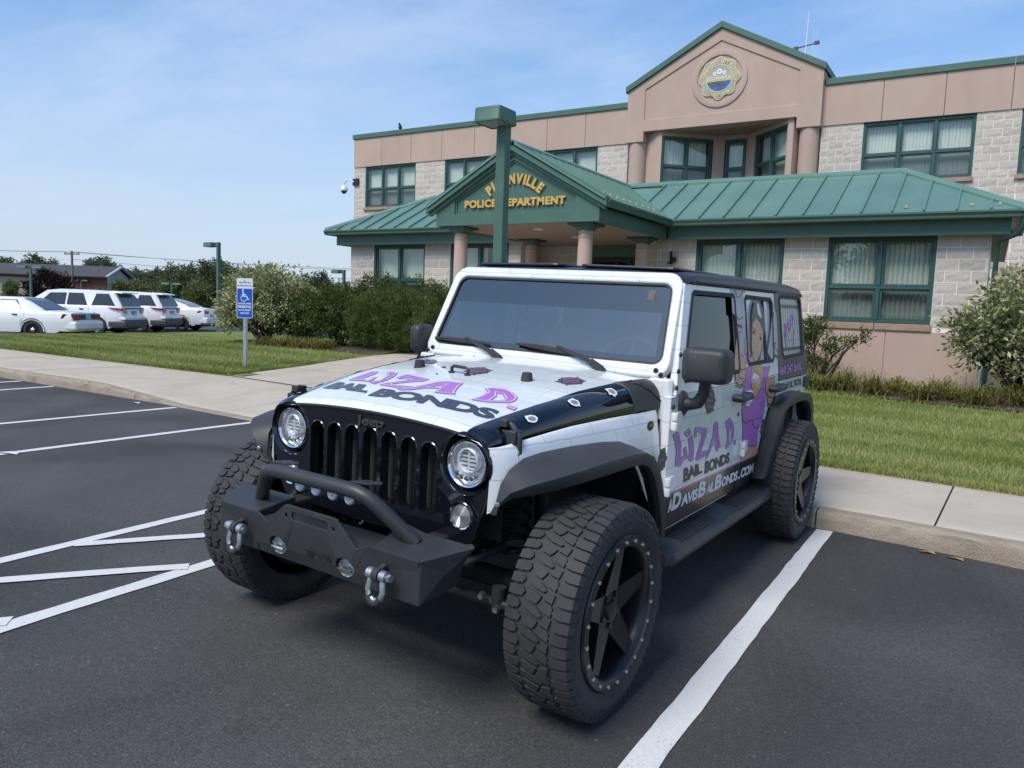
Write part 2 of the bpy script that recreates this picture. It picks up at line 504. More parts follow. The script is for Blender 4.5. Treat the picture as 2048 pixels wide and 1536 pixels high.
    MAT['mortar'] = plain('mortar', (0.76, 0.73, 0.68), 0.95, var=0.12, vs=12)
    MAT['sill'] = plain('cast_stone_sill', (0.335, 0.225, 0.165), 0.9, var=0.18, vs=5, bump=0.3)
    MAT['green_frame'] = plain('green_window_frame', (0.030, 0.082, 0.076), 0.42, var=0.12, vs=4)
    MAT['green_trim'] = plain('green_trim', (0.060, 0.130, 0.102), 0.5, var=0.1, vs=2.5)
    MAT['green_pole'] = plain('green_pole_paint', (0.060, 0.130, 0.098), 0.5, var=0.12, vs=4, bump=0.1)
    q = NM('green_standing_seam'); v = q.geo()
    g = q.noise(v, 1.1, 5, 0.55, 0.4); oi = q.n('ShaderNodeObjectInfo')
    c = q.ramp(g, [(0.3, (0.115, 0.222, 0.176)), (0.7, (0.150, 0.265, 0.215))])
    c = q.mix(0.5, c, q.ramp(oi.outputs['Random'], [(0, (0.88, 0.88, 0.88)), (1, (1.08, 1.08, 1.08))]), 'MULTIPLY')
    q.set(col=c, rough=0.38, spec=0.5, metal=0.15)
    MAT['roof_metal'] = q.m
    MAT['gold'] = plain('gold_letters', (0.60, 0.40, 0.13), 0.38, metal=0.25, var=0.1)
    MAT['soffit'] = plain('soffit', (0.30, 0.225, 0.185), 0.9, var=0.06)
    MAT['blind'] = plain('vertical_blind', (0.62, 0.66, 0.58), 0.8, var=0.08, vs=3)
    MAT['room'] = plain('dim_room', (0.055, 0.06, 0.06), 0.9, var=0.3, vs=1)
    # glass --------------------------------------------------------------------------------
    def glass(name, tint, ior, rough=0.01, ripple=0.0):
        q = NM(name)
        q.nt.nodes.remove(q.b)
        t = q.n('ShaderNodeBsdfTransparent'); t.inputs['Color'].default_value = (*tint, 1)
        g = q.n('ShaderNodeBsdfGlossy'); g.inputs['Roughness'].default_value = rough; g.inputs['Color'].default_value = (0.88, 1.0, 0.96, 1)
        lw = q.n('ShaderNodeLayerWeight'); lw.inputs['Blend'].default_value = 0.5
        f0 = ((ior - 1) / (ior + 1)) ** 2
        fac = q.math('ADD', q.math('MULTIPLY', q.math('POWER', lw.outputs['Facing'], 5.0), 1 - f0), f0)
        if ripple:
            b = q.n('ShaderNodeBump'); b.inputs['Strength'].default_value = ripple; b.inputs['Distance'].default_value = 0.02
            q.l(q.noise(q.geo(), 0.9, 2), b.inputs['Height']); q.l(b.outputs[0], g.inputs['Normal'])
        mx = q.n('ShaderNodeMixShader'); q.l(fac, mx.inputs[0]); q.l(t.outputs[0], mx.inputs[1]); q.l(g.outputs[0], mx.inputs[2])
        q.l(mx.outputs[0], q.o.inputs['Surface'])
        return q.m
    MAT['pane'] = glass('window_pane', (0.90, 0.93, 0.91), 1.95, 0.005, 0.06)
    MAT['pane_screen'] = glass('screened_pane', (0.50, 0.53, 0.53), 1.75, 0.03)
    MAT['car_glass'] = glass('tinted_car_glass', (0.16, 0.19, 0.20), 1.6)
    MAT['ws_glass'] = glass('windshield_glass', (0.52, 0.62, 0.60), 3.0)
    MAT['ws_band'] = glass('windshield_tint_band', (0.06, 0.065, 0.075), 2.6)
    MAT['side_glass'] = glass('dark_side_glass', (0.05, 0.055, 0.06), 1.5)
    MAT['lens'] = glass('clear_lens', (0.90, 0.92, 0.94), 1.5)
    # vehicle ----------------------------------------------------------------------------------
    MAT['tex_black'] = plain('textured_black_plastic', (0.034, 0.035, 0.038), 0.5, var=0.15, vs=5, bump=0.25, bs=420)
    MAT['steel_black'] = plain('black_powder_coat', (0.032, 0.034, 0.038), 0.46, var=0.2, vs=4, bump=0.22, bs=300)
    MAT['gloss_black'] = plain('gloss_black_paint', (0.006, 0.007, 0.011), 0.06, coat=0.6, var=0.1, vs=3)
    MAT['car_window'] = plain('dark_car_window', (0.035, 0.042, 0.046), 0.12, coat=0.2, var=0.1)
    MAT['rubber'] = plain('tyre_rubber', (0.030, 0.030, 0.032), 0.72, var=0.25, vs=9, bump=0.15, bs=200)
    MAT['dark'] = plain('underbody_black', (0.010, 0.010, 0.012), 0.75, var=0.3)
    MAT['rim'] = plain('satin_black_wheel', (0.012, 0.012, 0.013), 0.33, var=0.2, vs=7)
    MAT['bolt'] = plain('zinc_bolt', (0.50, 0.49, 0.46), 0.38, metal=0.9, var=0.2, vs=30)
    MAT['chrome'] = plain('chrome', (0.80, 0.81, 0.82), 0.08, metal=1.0, var=0.04)
    MAT['zinc'] = plain('galvanised_steel', (0.58, 0.61, 0.62), 0.34, metal=0.85, var=0.15, vs=20, bump=0.15, bs=60)
    MAT['car_white'] = plain('white_car_paint', (0.78, 0.79, 0.80), 0.22, coat=0.5, var=0.02)
    MAT['trim_grey'] = plain('dark_grey_bumper', (0.06, 0.062, 0.058), 0.55, var=0.1)
    MAT['red_lens'] = plain('red_lens', (0.42, 0.012, 0.016), 0.15, coat=0.6, var=0.15)
    MAT['dark_red'] = plain('dark_red_lens', (0.20, 0.010, 0.014), 0.15, coat=0.6, var=0.15)
    MAT['silver'] = plain('silver_reflector', (0.80, 0.81, 0.83), 0.28, metal=0.35, var=0.15, vs=40, bump=0.5, bs=90)
    MAT['plate_blue'] = plain('number_plate', (0.32, 0.47, 0.60), 0.5, var=0.15, vs=20)
    MAT['dim_lens'] = plain('dim_lens', (0.34, 0.35, 0.36), 0.2, metal=0.5, var=0.2, vs=40)
    MAT['badge_grey'] = plain('badge_print', (0.075, 0.072, 0.068), 0.35, var=0.3, vs=25)
    MAT['purple_lt'] = plain('light_purple_print', (0.52, 0.17, 0.60), 0.3, var=0.06)
    MAT['seat'] = plain('grey_seat_cloth', (0.30, 0.34, 0.34), 0.9, var=0.1, vs=20)
    MAT['sign_blue'] = plain('sign_blue', (0.008, 0.085, 0.42), 0.4, var=0.05)
    MAT['sign_white'] = plain('sign_white', (0.66, 0.67, 0.69), 0.45, var=0.05)
    MAT['white_print'] = plain('white_print', (0.74, 0.75, 0.76), 0.4, var=0.04)
    MAT['purple'] = plain('purple_print', (0.42, 0.135, 0.50), 0.3, var=0.06, vs=3)
    MAT['purple_dk'] = plain('purple_outline', (0.24, 0.08, 0.30), 0.3, var=0.06)
    MAT['navy'] = plain('charcoal_print', (0.036, 0.042, 0.058), 0.3, var=0.1)
    MAT['char'] = plain('dark_print', (0.040, 0.037, 0.033), 0.35, var=0.1)
    MAT['skin_print'] = plain('tan_print', (0.56, 0.33, 0.20), 0.35, var=0.05)
    MAT['grey_print'] = plain('grey_print', (0.22, 0.22, 0.23), 0.35, var=0.15, vs=12)
    MAT['ltgrey_print'] = plain('light_grey_print', (0.40, 0.40, 0.42), 0.35, var=0.15, vs=12)
    # brick pattern printed on the wrap
    def wrap(name, swz, band=False, hard=False):
        q = NM(name)
        t = q.n('ShaderNodeTexCoord'); sp = q.n('ShaderNodeSeparateXYZ'); q.l(t.outputs['Object'], sp.inputs[0])
        cb = q.n('ShaderNodeCombineXYZ')
        q.l(sp.outputs[swz[0]], cb.inputs[0]); q.l(sp.outputs[swz[1]], cb.inputs[1])
        ns = q.n('ShaderNodeTexNoise'); ns.inputs['Scale'].default_value = 9; ns.inputs['Detail'].default_value = 4; q.l(t.outputs['Object'], ns.inputs['Vector'])
        off = q.n('ShaderNodeVectorMath', operation='SCALE'); off.inputs['Scale'].default_value = 0.016; q.l(ns.outputs['Color'], off.inputs[0])
        av = q.n('ShaderNodeVectorMath', operation='ADD'); q.l(cb.outputs[0], av.inputs[0]); q.l(off.outputs[0], av.inputs[1])
        br = q.n('ShaderNodeTexBrick')
        br.inputs['Scale'].default_value = 1.0; br.inputs['Brick Width'].default_value = 0.34; br.inputs['Row Height'].default_value = 0.118
        br.inputs['Mortar Size'].default_value = 0.0032; br.inputs['Mortar Smooth'].default_value = 0.4
        br.inputs['Color1'].default_value = (0.66, 0.69, 0.69, 1); br.inputs['Color2'].default_value = (0.74, 0.76, 0.76, 1); br.inputs['Mortar'].default_value = (0.36, 0.37, 0.38, 1)
        q.l(av.outputs[0], br.inputs['Vector'])
        n2 = q.noise(t.outputs['Object'], 5, 6, 0.65)
        c = q.mix(0.35, br.outputs['Color'], q.ramp(n2, [(0.35, (0.62, 0.66, 0.66)), (0.7, (0.86, 0.88, 0.89))]))
        st = q.ramp(q.noise(t.outputs['Object'], 17, 7, 0.75, 1.2), [(0.68, (0, 0, 0)), (0.74, (1, 1, 1))])
        c = q.mix(q.math('MULTIPLY', st, 0.35), c, (0.22, 0.22, 0.22))
        if band:
            # the print turns black below a sloping pink line; charcoal behind the rear door
            line = q.math('SUBTRACT', sp.outputs['Z'], q.math('ADD', q.math('MULTIPLY', sp.outputs['Y'], -0.012), 0.698))
            pk = q.math('LESS_THAN', line, 0.0); bl = q.math('LESS_THAN', line, -0.011)
            c = q.mix(pk, c, (0.40, 0.11, 0.36)); 
            dk = q.ramp(n2, [(0.40, (0.010, 0.010, 0.012)), (0.66, (0.034, 0.031, 0.026))])
            c = q.mix(bl, c, dk)
        q.set(col=c, rough=0.2, coat=0.35)
        return q.m
    MAT['wrap_side'] = wrap('brick_print_wrap_side', ('Y', 'Z'), True)
    MAT['wrap_top'] = wrap('brick_print_wrap_hood', ('X', 'Y'))
    MAT['wrap_front'] = wrap('brick_print_wrap_front', ('X', 'Z'))
    MAT['hardtop'] = plain('charcoal_hardtop_print', (0.058, 0.055, 0.048), 0.4, var=0.12, vs=4)
    MAT['roof_black'] = plain('black_hardtop', (0.016, 0.018, 0.024), 0.38, var=0.1, bump=0.1, bs=300)
    # distant building
    MAT['far_roof'] = plain('dark_shingles', (0.060, 0.062, 0.068), 0.9, var=0.2, vs=1)
    MAT['far_brick'] = plain('red_brick', (0.20, 0.085, 0.055), 0.9, var=0.15, vs=1)
    MAT['far_beige'] = plain('beige_siding', (0.42, 0.37, 0.27), 0.9, var=0.1, vs=0.5)
    MAT['far_grey'] = plain('grey_boards', (0.36, 0.38, 0.40), 0.9, var=0.1, vs=0.8)
    MAT['wood_pole'] = plain('weathered_pole', (0.19, 0.155, 0.125), 0.9, var=0.25, vs=3)
    MAT['wire'] = plain('cable', (0.05, 0.05, 0.055), 0.6)
    MAT['black'] = plain('black_paint', (0.012, 0.012, 0.013), 0.45, var=0.15)
    MAT['white_plastic'] = plain('white_plastic', (0.70, 0.70, 0.69), 0.4, var=0.04)
    MAT['yellow'] = plain('yellow_petal', (0.72, 0.40, 0.03), 0.6, var=0.15)
    MAT['leaf_fallen'] = plain('fallen_leaf', (0.34, 0.22, 0.06), 0.8, var=0.3, vs=20)
    MAT['paper'] = plain('litter_paper', (0.62, 0.63, 0.65), 0.7, var=0.15, vs=30)
mk()
# ================================================================== setting
def sstep(t):
    t = min(1.0, max(0.0, t)); return t * t * (3 - 2 * t)
def yk(x):  return lerp(x, [-60, -12.75, -7.9, 1.2, 2.5, 12], [4.3, 4.03, 3.96, 3.27, 3.165, 2.45])     # foot of the kerb
def yg(x):  return lerp(x, [-60, -18, -9.4, 0.88, 2.54, 12], [6.5, 6.38, 6.36, 5.16, 4.97, 4.1])         # edge of the lawn
def kh(x):  return lerp(x, [-60, -9.7, -7.5, -3.4, -1.9, 12], [0.15, 0.15, 0.012, 0.012, 0.15, 0.15])    # kerb height with a dropped ramp
def hgt(x, y):      # the lot dips a little under the vehicle's left side
    f = sstep((3.4 - abs(x)) / 2.1) * sstep((3.9 - abs(y - 1.4)) / 1.7)
    return (0.025 - 0.0228 * max(-1.1, min(1.1, x)) + 0.0049 * max(-0.6, min(3.4, y))) * f
def lawn_z(x, y):
    return 0.15 + 0.19 * sstep((y - 6.3) / 5.4) * sstep((x + 19.5) / 5.0) + 0.010 * math.sin(x * 0.9 + y * 0.6)
def frange(a, b, s):
    n = max(1, int(round(abs(b - a) / s)))
    return [a + (b - a) * i / n for i in range(n + 1)]

m = MB()
m.add([(-900, -700, -0.55), (900, -700, -0.55), (900, 1300, -0.55), (-900, 1300, -0.55)], [(0, 1, 2, 3)])
struct(m.build('ground', MAT['turf'], fix=False))

m = MB()
xs = frange(-40, -3.6, 1.3) + frange(-3.4, 3.4, 0.2) + frange(3.6, 16, 1.2)
ts = frange(0, 1, 0.025)
m.grid(lambda x, t: (x, -16 + (yk(x) + 0.03 + 16) * t, hgt(x, -16 + (yk(x) + 0.03 + 16) * t)), xs, ts)
lot = struct(m.build('parking_lot', MAT['asphalt'], smooth=60, fix=False))

m = MB()
m.grid(lambda x, y: (x, y, -0.12), frange(-110, -23.9, 8), frange(4.0, 110, 8))
far_lot = struct(m.build('far_parking_lot', MAT['asphalt'], fix=False))

def stripe(pts, w, z=0.005):
    """a painted strip along a ground polyline, with slightly ragged edges"""
    m = MB()
    P = [Vector((*p, 0)) for p in pts]
    L, R = [], []
    for i in range(len(P) - 1):
        d = (P[i + 1] - P[i]); n = max(2, int(d.length / 0.12)); t = d.normalized(); s = Vector((-t.y, t.x, 0))
        for k in range(n + (1 if i == len(P) - 2 else 0)):
            q = P[i] + d * k / n
            a, b = random.uniform(-0.004, 0.004), random.uniform(-0.004, 0.004)
            L.append(q + s * (w / 2 + a)); R.append(q - s * (w / 2 + b))
    vs = [(p.x, p.y, hgt(p.x, p.y) + z) for p in L + R]
    n = len(L)
    m.add(vs, [(n + i, n + i + 1, i + 1, i) for i in range(n - 1)])
    return m.build('painted_line', MAT['paint'], lot, fix=False)
W4 = 0.108
stripe([(1.275, 3.235), (1.285, -2.6)], 0.118)
stripe([(-1.48, yk(-1.5) - 0.03), (-1.50, -3.0)], W4)
stripe([(-2.50, yk(-2.5) - 0.03), (-2.53, -3.0)], W4)
stripe([(-5.66, yk(-5.6) - 0.03), (-5.80, -1.8)], W4)
stripe([(-7.44, yk(-7.4) - 0.05), (-7.72, -1.6)], W4)
stripe([(-10.86, yk(-10.9) - 0.04), (-10.82, -1.4)], W4)
stripe([(-11.95, yk(-12) - 0.04), (-11.92, -1.4)], W4)
stripe([(-15.1, yk(-15) - 0.04), (-15.1, -1.2)], W4)
for k in range(-3, 4):
    y0 = -0.20 + 0.93 * k
    stripe([(-2.475, y0 + 0.0), (-1.535, y0 + 1.055)], W4 * 0.9, 0.0085)

# kerb, stone by stone ---------------------------------------------------------
kerb = MB()
xs = frange(-38, 13, 0.5)
kerb.grid(lambda x, t: (x, yk(x) + 0.02 + 0.12 * t, -0.02), xs, [0, 1])
kerb_ob = struct(kerb.build('kerb', MAT['kerb'], fix=False))
def kerb_stone(xa, xb, k):
    m = MB()
    xs = frange(xa + 0.004, xb - 0.004, 0.07)
    rnd = random.Random(k)
    prof = [(0.0, 0.0), (0.008, 0.55), (0.012, 0.86), (0.03, 0.97), (0.06, 1.0), (0.165, 1.0)]
    jit = {}
    def fn(x, t):
        i = int(round(t)); d, h = prof[i]
        H = kh(x)
        j = jit.setdefault((round(x, 4), i), (rnd.uniform(-1, 1), rnd.uniform(-1, 1)))
        a = (0.009 if i in (2, 3) else 0.003) * min(1, H / 0.1) * (1.7 if math.sin(x * 3.1 + k) > 0.2 else 0.6)
        return (x, yk(x) + d + j[0] * a, H * h + (j[1] * a if i in (1, 2, 3) else 0) - (0.03 if i == 0 else 0))
    m.grid(fn, xs, [0, 1, 2, 3, 4, 5])
    m.build('kerb_stone', MAT['kerb'], kerb_ob, smooth=50, fix=False)
kx = [-30, -26.5, -23, -20.2, -17.6, -15.2, -13.3, -11.6, -9.9, -8.6, -7.2, -5.6, -4.0, -2.4, -0.6, 1.2, 3.0, 4.8, 6.6]
for k in range(len(kx) - 1):
    kerb_stone(kx[k], kx[k + 1], k)

# sidewalk slabs -----------------------------------------------------------------
m = MB()
xs = frange(-38, 13, 0.5)
m.grid(lambda x, t: (x, yk(x) + 0.12 + (yg(x) - yk(x) - 0.06) * t, kh(x) + (0.15 - kh(x)) * sstep(t) - 0.018), xs, frange(0, 1, 0.2))
walk = struct(m.build('sidewalk', MAT['soil'], fix=False))
sx_ = [-38, -32, -27, -22.5, -18.6, -15.1, -12.2, -9.45, -6.6, -4.0, -1.0, 2.0, 5.0, 8.0]
for k in range(len(sx_) - 1):
    m = MB()
    xs = frange(sx_[k] + 0.007, sx_[k + 1] - 0.007, 0.35)
    def fn(x, t):
        y = yk(x) + 0.16 + (yg(x) - yk(x) - 0.165) * t
        return (x + 0.06 * (t - 0.5), y, kh(x) + (0.15 - kh(x)) * sstep(t) + 0.002 * math.sin(k * 1.7) * (x - sx_[k]) / 3 + (-0.008 if t in (0, 1) else 0))
    m.grid(fn, xs, [0, 0.008] + frange(0.1, 0.9, 0.1) + [0.992, 1])
    m.build('sidewalk_slab', MAT['concrete'], walk, smooth=40, fix=False)

# entrance walk -------------------------------------------------------------------
def walk_z(y):
    return 0.152 + 0.028 * sstep((y - 6.3) / 0.8) + 0.19 * sstep((y - 6.3) / 5.4)
m = MB()
m.grid(lambda x, y: (x, y, walk_z(y) - 0.02), [-9.6, -3.4], frange(6.2, 14.6, 0.6))
ew = struct(m.build('entrance_walk', MAT['soil'], fix=False))
for i, (ya, yb) in enumerate([(6.38, 7.9), (7.9, 9.4), (9.4, 11.0), (11.0, 12.7), (12.7, 14.5)]):
    for xa, xb in ((-9.5, -7.5), (-7.5, -5.5), (-5.5, -3.5)):
        m = MB()
        m.grid(lambda x, y: (x - (0.10 * (y - 6.4) if xa < -9 and x < -9 else 0), y - (0.117 * (x + 9.4) - 0.004 if i == 0 and y < 6.5 else 0), walk_z(y)), frange(xa + 0.006, xb - 0.006, 0.4), frange(ya + 0.006, yb - 0.006, 0.3))
        m.build('sidewalk_slab', MAT['concrete'], ew, smooth=40, fix=False)

# lawns -----------------------------------------------------------------------------
def lawn(name, xs, y0, y1, n):
    m = MB()
    m.grid(lambda x, t: (x, y0(x) + (y1(x) - y0(x)) * t, lawn_z(x, y0(x) + (y1(x) - y0(x)) * t) + (-0.06 if t == 0 else 0.012)), xs, [0, 0.01] + frange(0.05, 1, 1.0 / n))
    return struct(m.build(name, MAT['turf'], smooth=60, fix=False))
lawn('lawn', frange(-24.3, -9.2, 0.35), lambda x: yg(x) - 0.02, lambda x: 18.5, 30)
lawn('lawn', frange(-3.45, 12, 0.4), lambda x: yg(x) - 0.02, lambda x: 12.9, 20)
lawn('lawn', frange(-38, -24.3, 2.0), lambda x: yg(x) - 0.02, lambda x: 7.6 + (x + 38) * 0.10, 8)
# planting beds
m = MB()
m.grid(lambda x, t: (x, (lerp(x, [-0.9, 0.3, 1.45, 4], [10.95, 10.8, 10.42, 10.3])) * (1 - t) + 12.84 * t, lawn_z(x, 10.6 + 2.2 * t) + 0.03 + 0.05 * sstep(t * 3)), frange(-3.2, 8, 0.4), frange(0, 1, 0.1))
struct(m.build('planting_bed', MAT['soil'], smooth=60, fix=False))
m = MB()
m.grid(lambda x, t: (x, (lerp(x, [-16.2, -14.2, -11.5, -9.9], [11.6, 10.85, 10.95, 10.7])) * (1 - t) + 12.84 * t, lawn_z(x, 11 + 1.8 * t) + 0.03 + 0.05 * sstep(t * 3)), frange(-16.4, -9.9, 0.4), frange(0, 1, 0.1))
struct(m.build('planting_bed', MAT['soil'], smooth=60, fix=False))

# ------------------------------------------------------------------ leaf meshes
def quads_mesh(name, V, mat, tint):
    """V: (N,4,3) array of leaf quads"""
    n = len(V)
    me = bpy.data.meshes.new(name)
    me.vertices.add(n * 4); me.loops.add(n * 4); me.polygons.add(n)
    me.vertices.foreach_set('co', V.reshape(-1).astype(np.float32))
    me.loops.foreach_set('vertex_index', np.arange(n * 4, dtype=np.int32))
    me.polygons.foreach_set('loop_start', np.arange(0, n * 4, 4, dtype=np.int32))
    me.polygons.foreach_set('loop_total', np.full(n, 4, dtype=np.int32))
    a = me.attributes.new('tint', 'FLOAT', 'FACE')
    a.data.foreach_set('value', np.clip(tint, 0, 1).astype(np.float32))
    me.materials.append(mat)
    me.update(calc_edges=True)
    return me
def unit(a):
    return a / np.maximum(1e-9, np.linalg.norm(a, axis=1, keepdims=True))
def leaf_quads(C, D, size, aspect=0.5, cup=0.15):
    """rhombic leaves at C pointing along D"""
    n = len(C)
    D = unit(D); up = unit(rng.normal(size=(n, 3)))
    S = unit(np.cross(D, up)); N = np.cross(S, D)
    s = (size if np.ndim(size) else np.full(n, size))[:, None]
    return np.stack([C - D * s * 0.5, C + S * s * aspect * 0.5 + N * s * cup, C + D * s * 0.5, C - S * s * aspect * 0.5 + N * s * cup], 1)
def lawn_blades(name, pts, hmin, hmax, w, label):
    n = len(pts)
    Z = np.array([lawn_z(x, y) for x, y in pts]) + 0.005
    B = np.column_stack([pts, Z])
    a = rng.uniform(0, 2 * PI, n); h = rng.uniform(hmin, hmax, n); lean = rng.uniform(0, 0.75, n) * h
    b = rng.uniform(0, 2 * PI, n)
    side = np.column_stack([np.cos(a), np.sin(a), np.zeros(n)]) * (w * rng.uniform(0.6, 1.4, n))[:, None]
    tip = B + np.column_stack([np.cos(b) * lean, np.sin(b) * lean, h])
    V = np.stack([B - side, B + side, tip + side * 0.25, tip - side * 0.25], 1)
    patch = 0.5 + 0.22 * np.sin(pts[:, 0] * 0.9 + 1.3 * np.sin(pts[:, 1] * 1.1)) + 0.26 * np.sin(pts[:, 1] * 5.4 + pts[:, 0] * 0.35)
    o = link(name, quads_mesh(name, V, MAT['grass'], patch + rng.normal(0, 0.22, n)))
    return stuff(o, label, 'grass')
def scatter(n, x0, x1, y0, y1, near=None):
    P = np.column_stack([rng.uniform(x0, x1, n), rng.uniform(y0, y1, n)])
    return P
P = scatter(120000, -3.4, 5.2, 4.0, 11.2)
E_ = np.array([yg(x) for x in P[:, 0]])
P = P[P[:, 1] > E_ + 0.0]
P = P[rng.uniform(size=len(P)) < np.clip(1.25 - (P[:, 1] - 5) / 7.5, 0.3, 1)]
lawn_blades('grass_blades', P, 0.03, 0.065, 0.0045, 'mown green grass between the sidewalk and the tan building')
P = scatter(135000, -24, -9.4, 6.2, 14.5)
E_ = np.array([yg(x) for x in P[:, 0]])
P = P[(P[:, 1] > E_ + 0.0) & (P[:, 0] < -9.5 - 0.1 * (P[:, 1] - 6.4) + 0.03)]
P = P[rng.uniform(size=len(P)) < np.clip(1.2 - (P[:, 1] - 6.3) / 6.5, 0.22, 1)]
lawn_blades('grass_blades', P, 0.03, 0.07, 0.006, 'striped mown grass around the parking sign')
# overhanging fringe along the slab edges
X = np.concatenate([rng.uniform(-24, -9.6, 9000), rng.uniform(-3.4, 5.2, 9000)])
P = np.column_stack([X, [yg(x) for x in X] + rng.exponential(0.035, len(X)) - 0.03])
Y_ = rng.uniform(6.4, 11.5, 4500)
P = np.concatenate([P, np.column_stack([-9.5 - 0.1 * (Y_ - 6.4) - rng.exponential(0.03, 4500) + 0.03, Y_])])
lawn_blades('grass_fringe', P, 0.04, 0.085, 0.005, 'ragged grass fringe along the sidewalk edge')
# ================================================================== police station
B = thing('police_station', 'two storey tan stucco and block police station with green metal roofs and gable', 'building', (0, 0, 0))
YL, YU, YE = 12.85, 20.2, 12.33
ident = lambda x, y, z: (x, y, z)
def frame_fn(ox, oy, ang):
    """a runs along the wall, d goes into the wall"""
    c, s = math.cos(ang), math.sin(ang)
    return lambda a, d, z: (ox + a * c - d * s, oy + a * s + d * c, z)
front = lambda y: frame_fn(0.0, y, 0.0)

def window(fn, a0, a1, z0, z1, cols, zmid, parent=B, blind=True, seed=0, open_=0.35):
    rnd = random.Random(seed)
    t, dp = 0.055, 0.11
    def bx(m, a, b, c, d, e, f):
        m.hexa([fn(a, c, e), fn(b, c, e), fn(b, d, e), fn(a, d, e), fn(a, c, f), fn(b, c, f), fn(b, d, f), fn(a, d, f)])
    m = MB()
    bx(m, a0, a0 + t, 0.03, 0.03 + dp, z0, z1); bx(m, a1 - t, a1, 0.03, 0.03 + dp, z0, z1)
    bx(m, a0 + t, a1 - t, 0.03, 0.03 + dp, z1 - t * 1.2, z1); bx(m, a0 + t, a1 - t, 0.03, 0.03 + dp, z0, z0 + t)
    bx(m, a0 + t, a1 - t, 0.035, 0.03 + dp, zmid - 0.028, zmid + 0.028)
    w = (a1 - a0 - 2 * t) / cols
    for i in range(1, cols):
        c = a0 + t + w * i
        bx(m, c - 0.036, c + 0.036, 0.025, 0.03 + dp, z0 + t, zmid - 0.028); bx(m, c - 0.036, c + 0.036, 0.025, 0.03 + dp, zmid + 0.028, z1 - t * 1.2)
    win = m.build('window', MAT['green_frame'], parent, bevel=0.006, seg=1)
    for i in range(cols):
        for (za, zb) in ((z0 + t, zmid - 0.028), (zmid + 0.028, z1 - t * 1.2)):
            xa = a0 + t + w * i + (0.036 if i else 0); xb = a0 + t + w * (i + 1) - (0.036 if i < cols - 1 else 0)
            m = MB(); s = 0.04
            for (p, q, r, u) in ((xa, xa + s, za, zb), (xb - s, xb, za, zb), (xa + s, xb - s, za, za + s), (xa + s, xb - s, zb - s, zb)):
                bx(m, p + 0.001, q - 0.001, 0.06, 0.10, r + 0.001, u - 0.001)
            m.build('sash', MAT['green_frame'], win, bevel=0.004, seg=1)
            m = MB()
            g = 0.0015 * rnd.uniform(-1, 1); h = 0.0015 * rnd.uniform(-1, 1)
            m.add([fn(xa + s, 0.085 + g, za + s), fn(xb - s, 0.085 - g, za + s), fn(xb - s, 0.085 - g + h, zb - s), fn(xa + s, 0.085 + g + h, zb - s)], [(0, 1, 2, 3)])
            m.build('pane', MAT['pane'] if za > zmid - 0.01 else MAT['pane_screen'], win, fix=False)
    if blind:
        m = MB()
        n = int((a1 - a0 - 0.12) / 0.082)
        gap = rnd.random() < open_
        g0, g1 = rnd.uniform(0.45, 0.6), rnd.uniform(0.66, 0.8)
        base = RAD(rnd.choice((8, 11, 14, 20)))
        for i in range(n):
            u = (i + 0.5) / n
            if gap and g0 < u < g1:
                continue
            c = a0 + 0.07 + (i + 0.5) * 0.082 + rnd.uniform(-0.005, 0.005); an = base + rnd.uniform(-0.035, 0.035)
            ca, sa = 0.043 * math.cos(an), 0.043 * math.sin(an)
            zb_ = z0 + 0.06 + rnd.uniform(0, 0.015)
            m.add([fn(c - ca, 0.24 - sa, zb_), fn(c, 0.232, zb_), fn(c + ca, 0.24 + sa, zb_), fn(c - ca, 0.24 - sa, z1 - 0.06), fn(c, 0.232, z1 - 0.06), fn(c + ca, 0.24 + sa, z1 - 0.06)], [(0, 1, 4, 3), (1, 2, 5, 4)])
        m.build('vertical_blind', MAT['blind'], win, fix=False)
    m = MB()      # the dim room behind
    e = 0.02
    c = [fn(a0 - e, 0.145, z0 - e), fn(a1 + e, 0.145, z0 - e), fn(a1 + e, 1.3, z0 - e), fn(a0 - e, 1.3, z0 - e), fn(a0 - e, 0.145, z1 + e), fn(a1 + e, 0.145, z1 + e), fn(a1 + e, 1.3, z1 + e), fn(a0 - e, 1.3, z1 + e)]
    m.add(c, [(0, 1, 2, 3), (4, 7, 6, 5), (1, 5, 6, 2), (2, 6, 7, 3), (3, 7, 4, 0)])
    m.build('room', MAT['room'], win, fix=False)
    return win

# split-face blocks: a few rough variants, scaled per block ------------------------
def block_mesh(k):
    r = random.Random(k); m = MB(); nx, nz = 6, 4
    P = {}
    for i in range(nx):
        for j in range(nz):
            e = 0.0 if (i in (0, nx - 1) or j in (0, nz - 1)) else 1.0
            P[i, j] = (i / (nx - 1) + e * r.uniform(-0.05, 0.05), -0.003 - e * r.uniform(0.000, 0.010), j / (nz - 1) + e * r.uniform(-0.06, 0.06))
    idx = {k_: n for n, k_ in enumerate(P)}
    f = [(idx[i, j], idx[i + 1, j], idx[i + 1, j + 1], idx[i, j + 1]) for i in range(nx - 1) for j in range(nz - 1)]
    v = list(P.values())
    o = len(v)
    v += [(0, 0.02, 0), (1, 0.02, 0), (1, 0.02, 1), (0, 0.02, 1)]
    f += [tuple([idx[i, 0] for i in range(nx - 1, -1, -1)] + [o, o + 1]), tuple([idx[i, nz - 1] for i in range(nx)] + [o + 2, o + 3]),
          tuple([idx[0, j] for j in range(nz)] + [o + 3, o]), tuple([idx[nx - 1, j] for j in range(nz - 1, -1, -1)] + [o + 1, o + 2])]
    m.add(v, f)
    return m.mesh('split_block', MAT['block'])
BLK = [block_mesh(k) for k in range(9)]
nblk = [0]
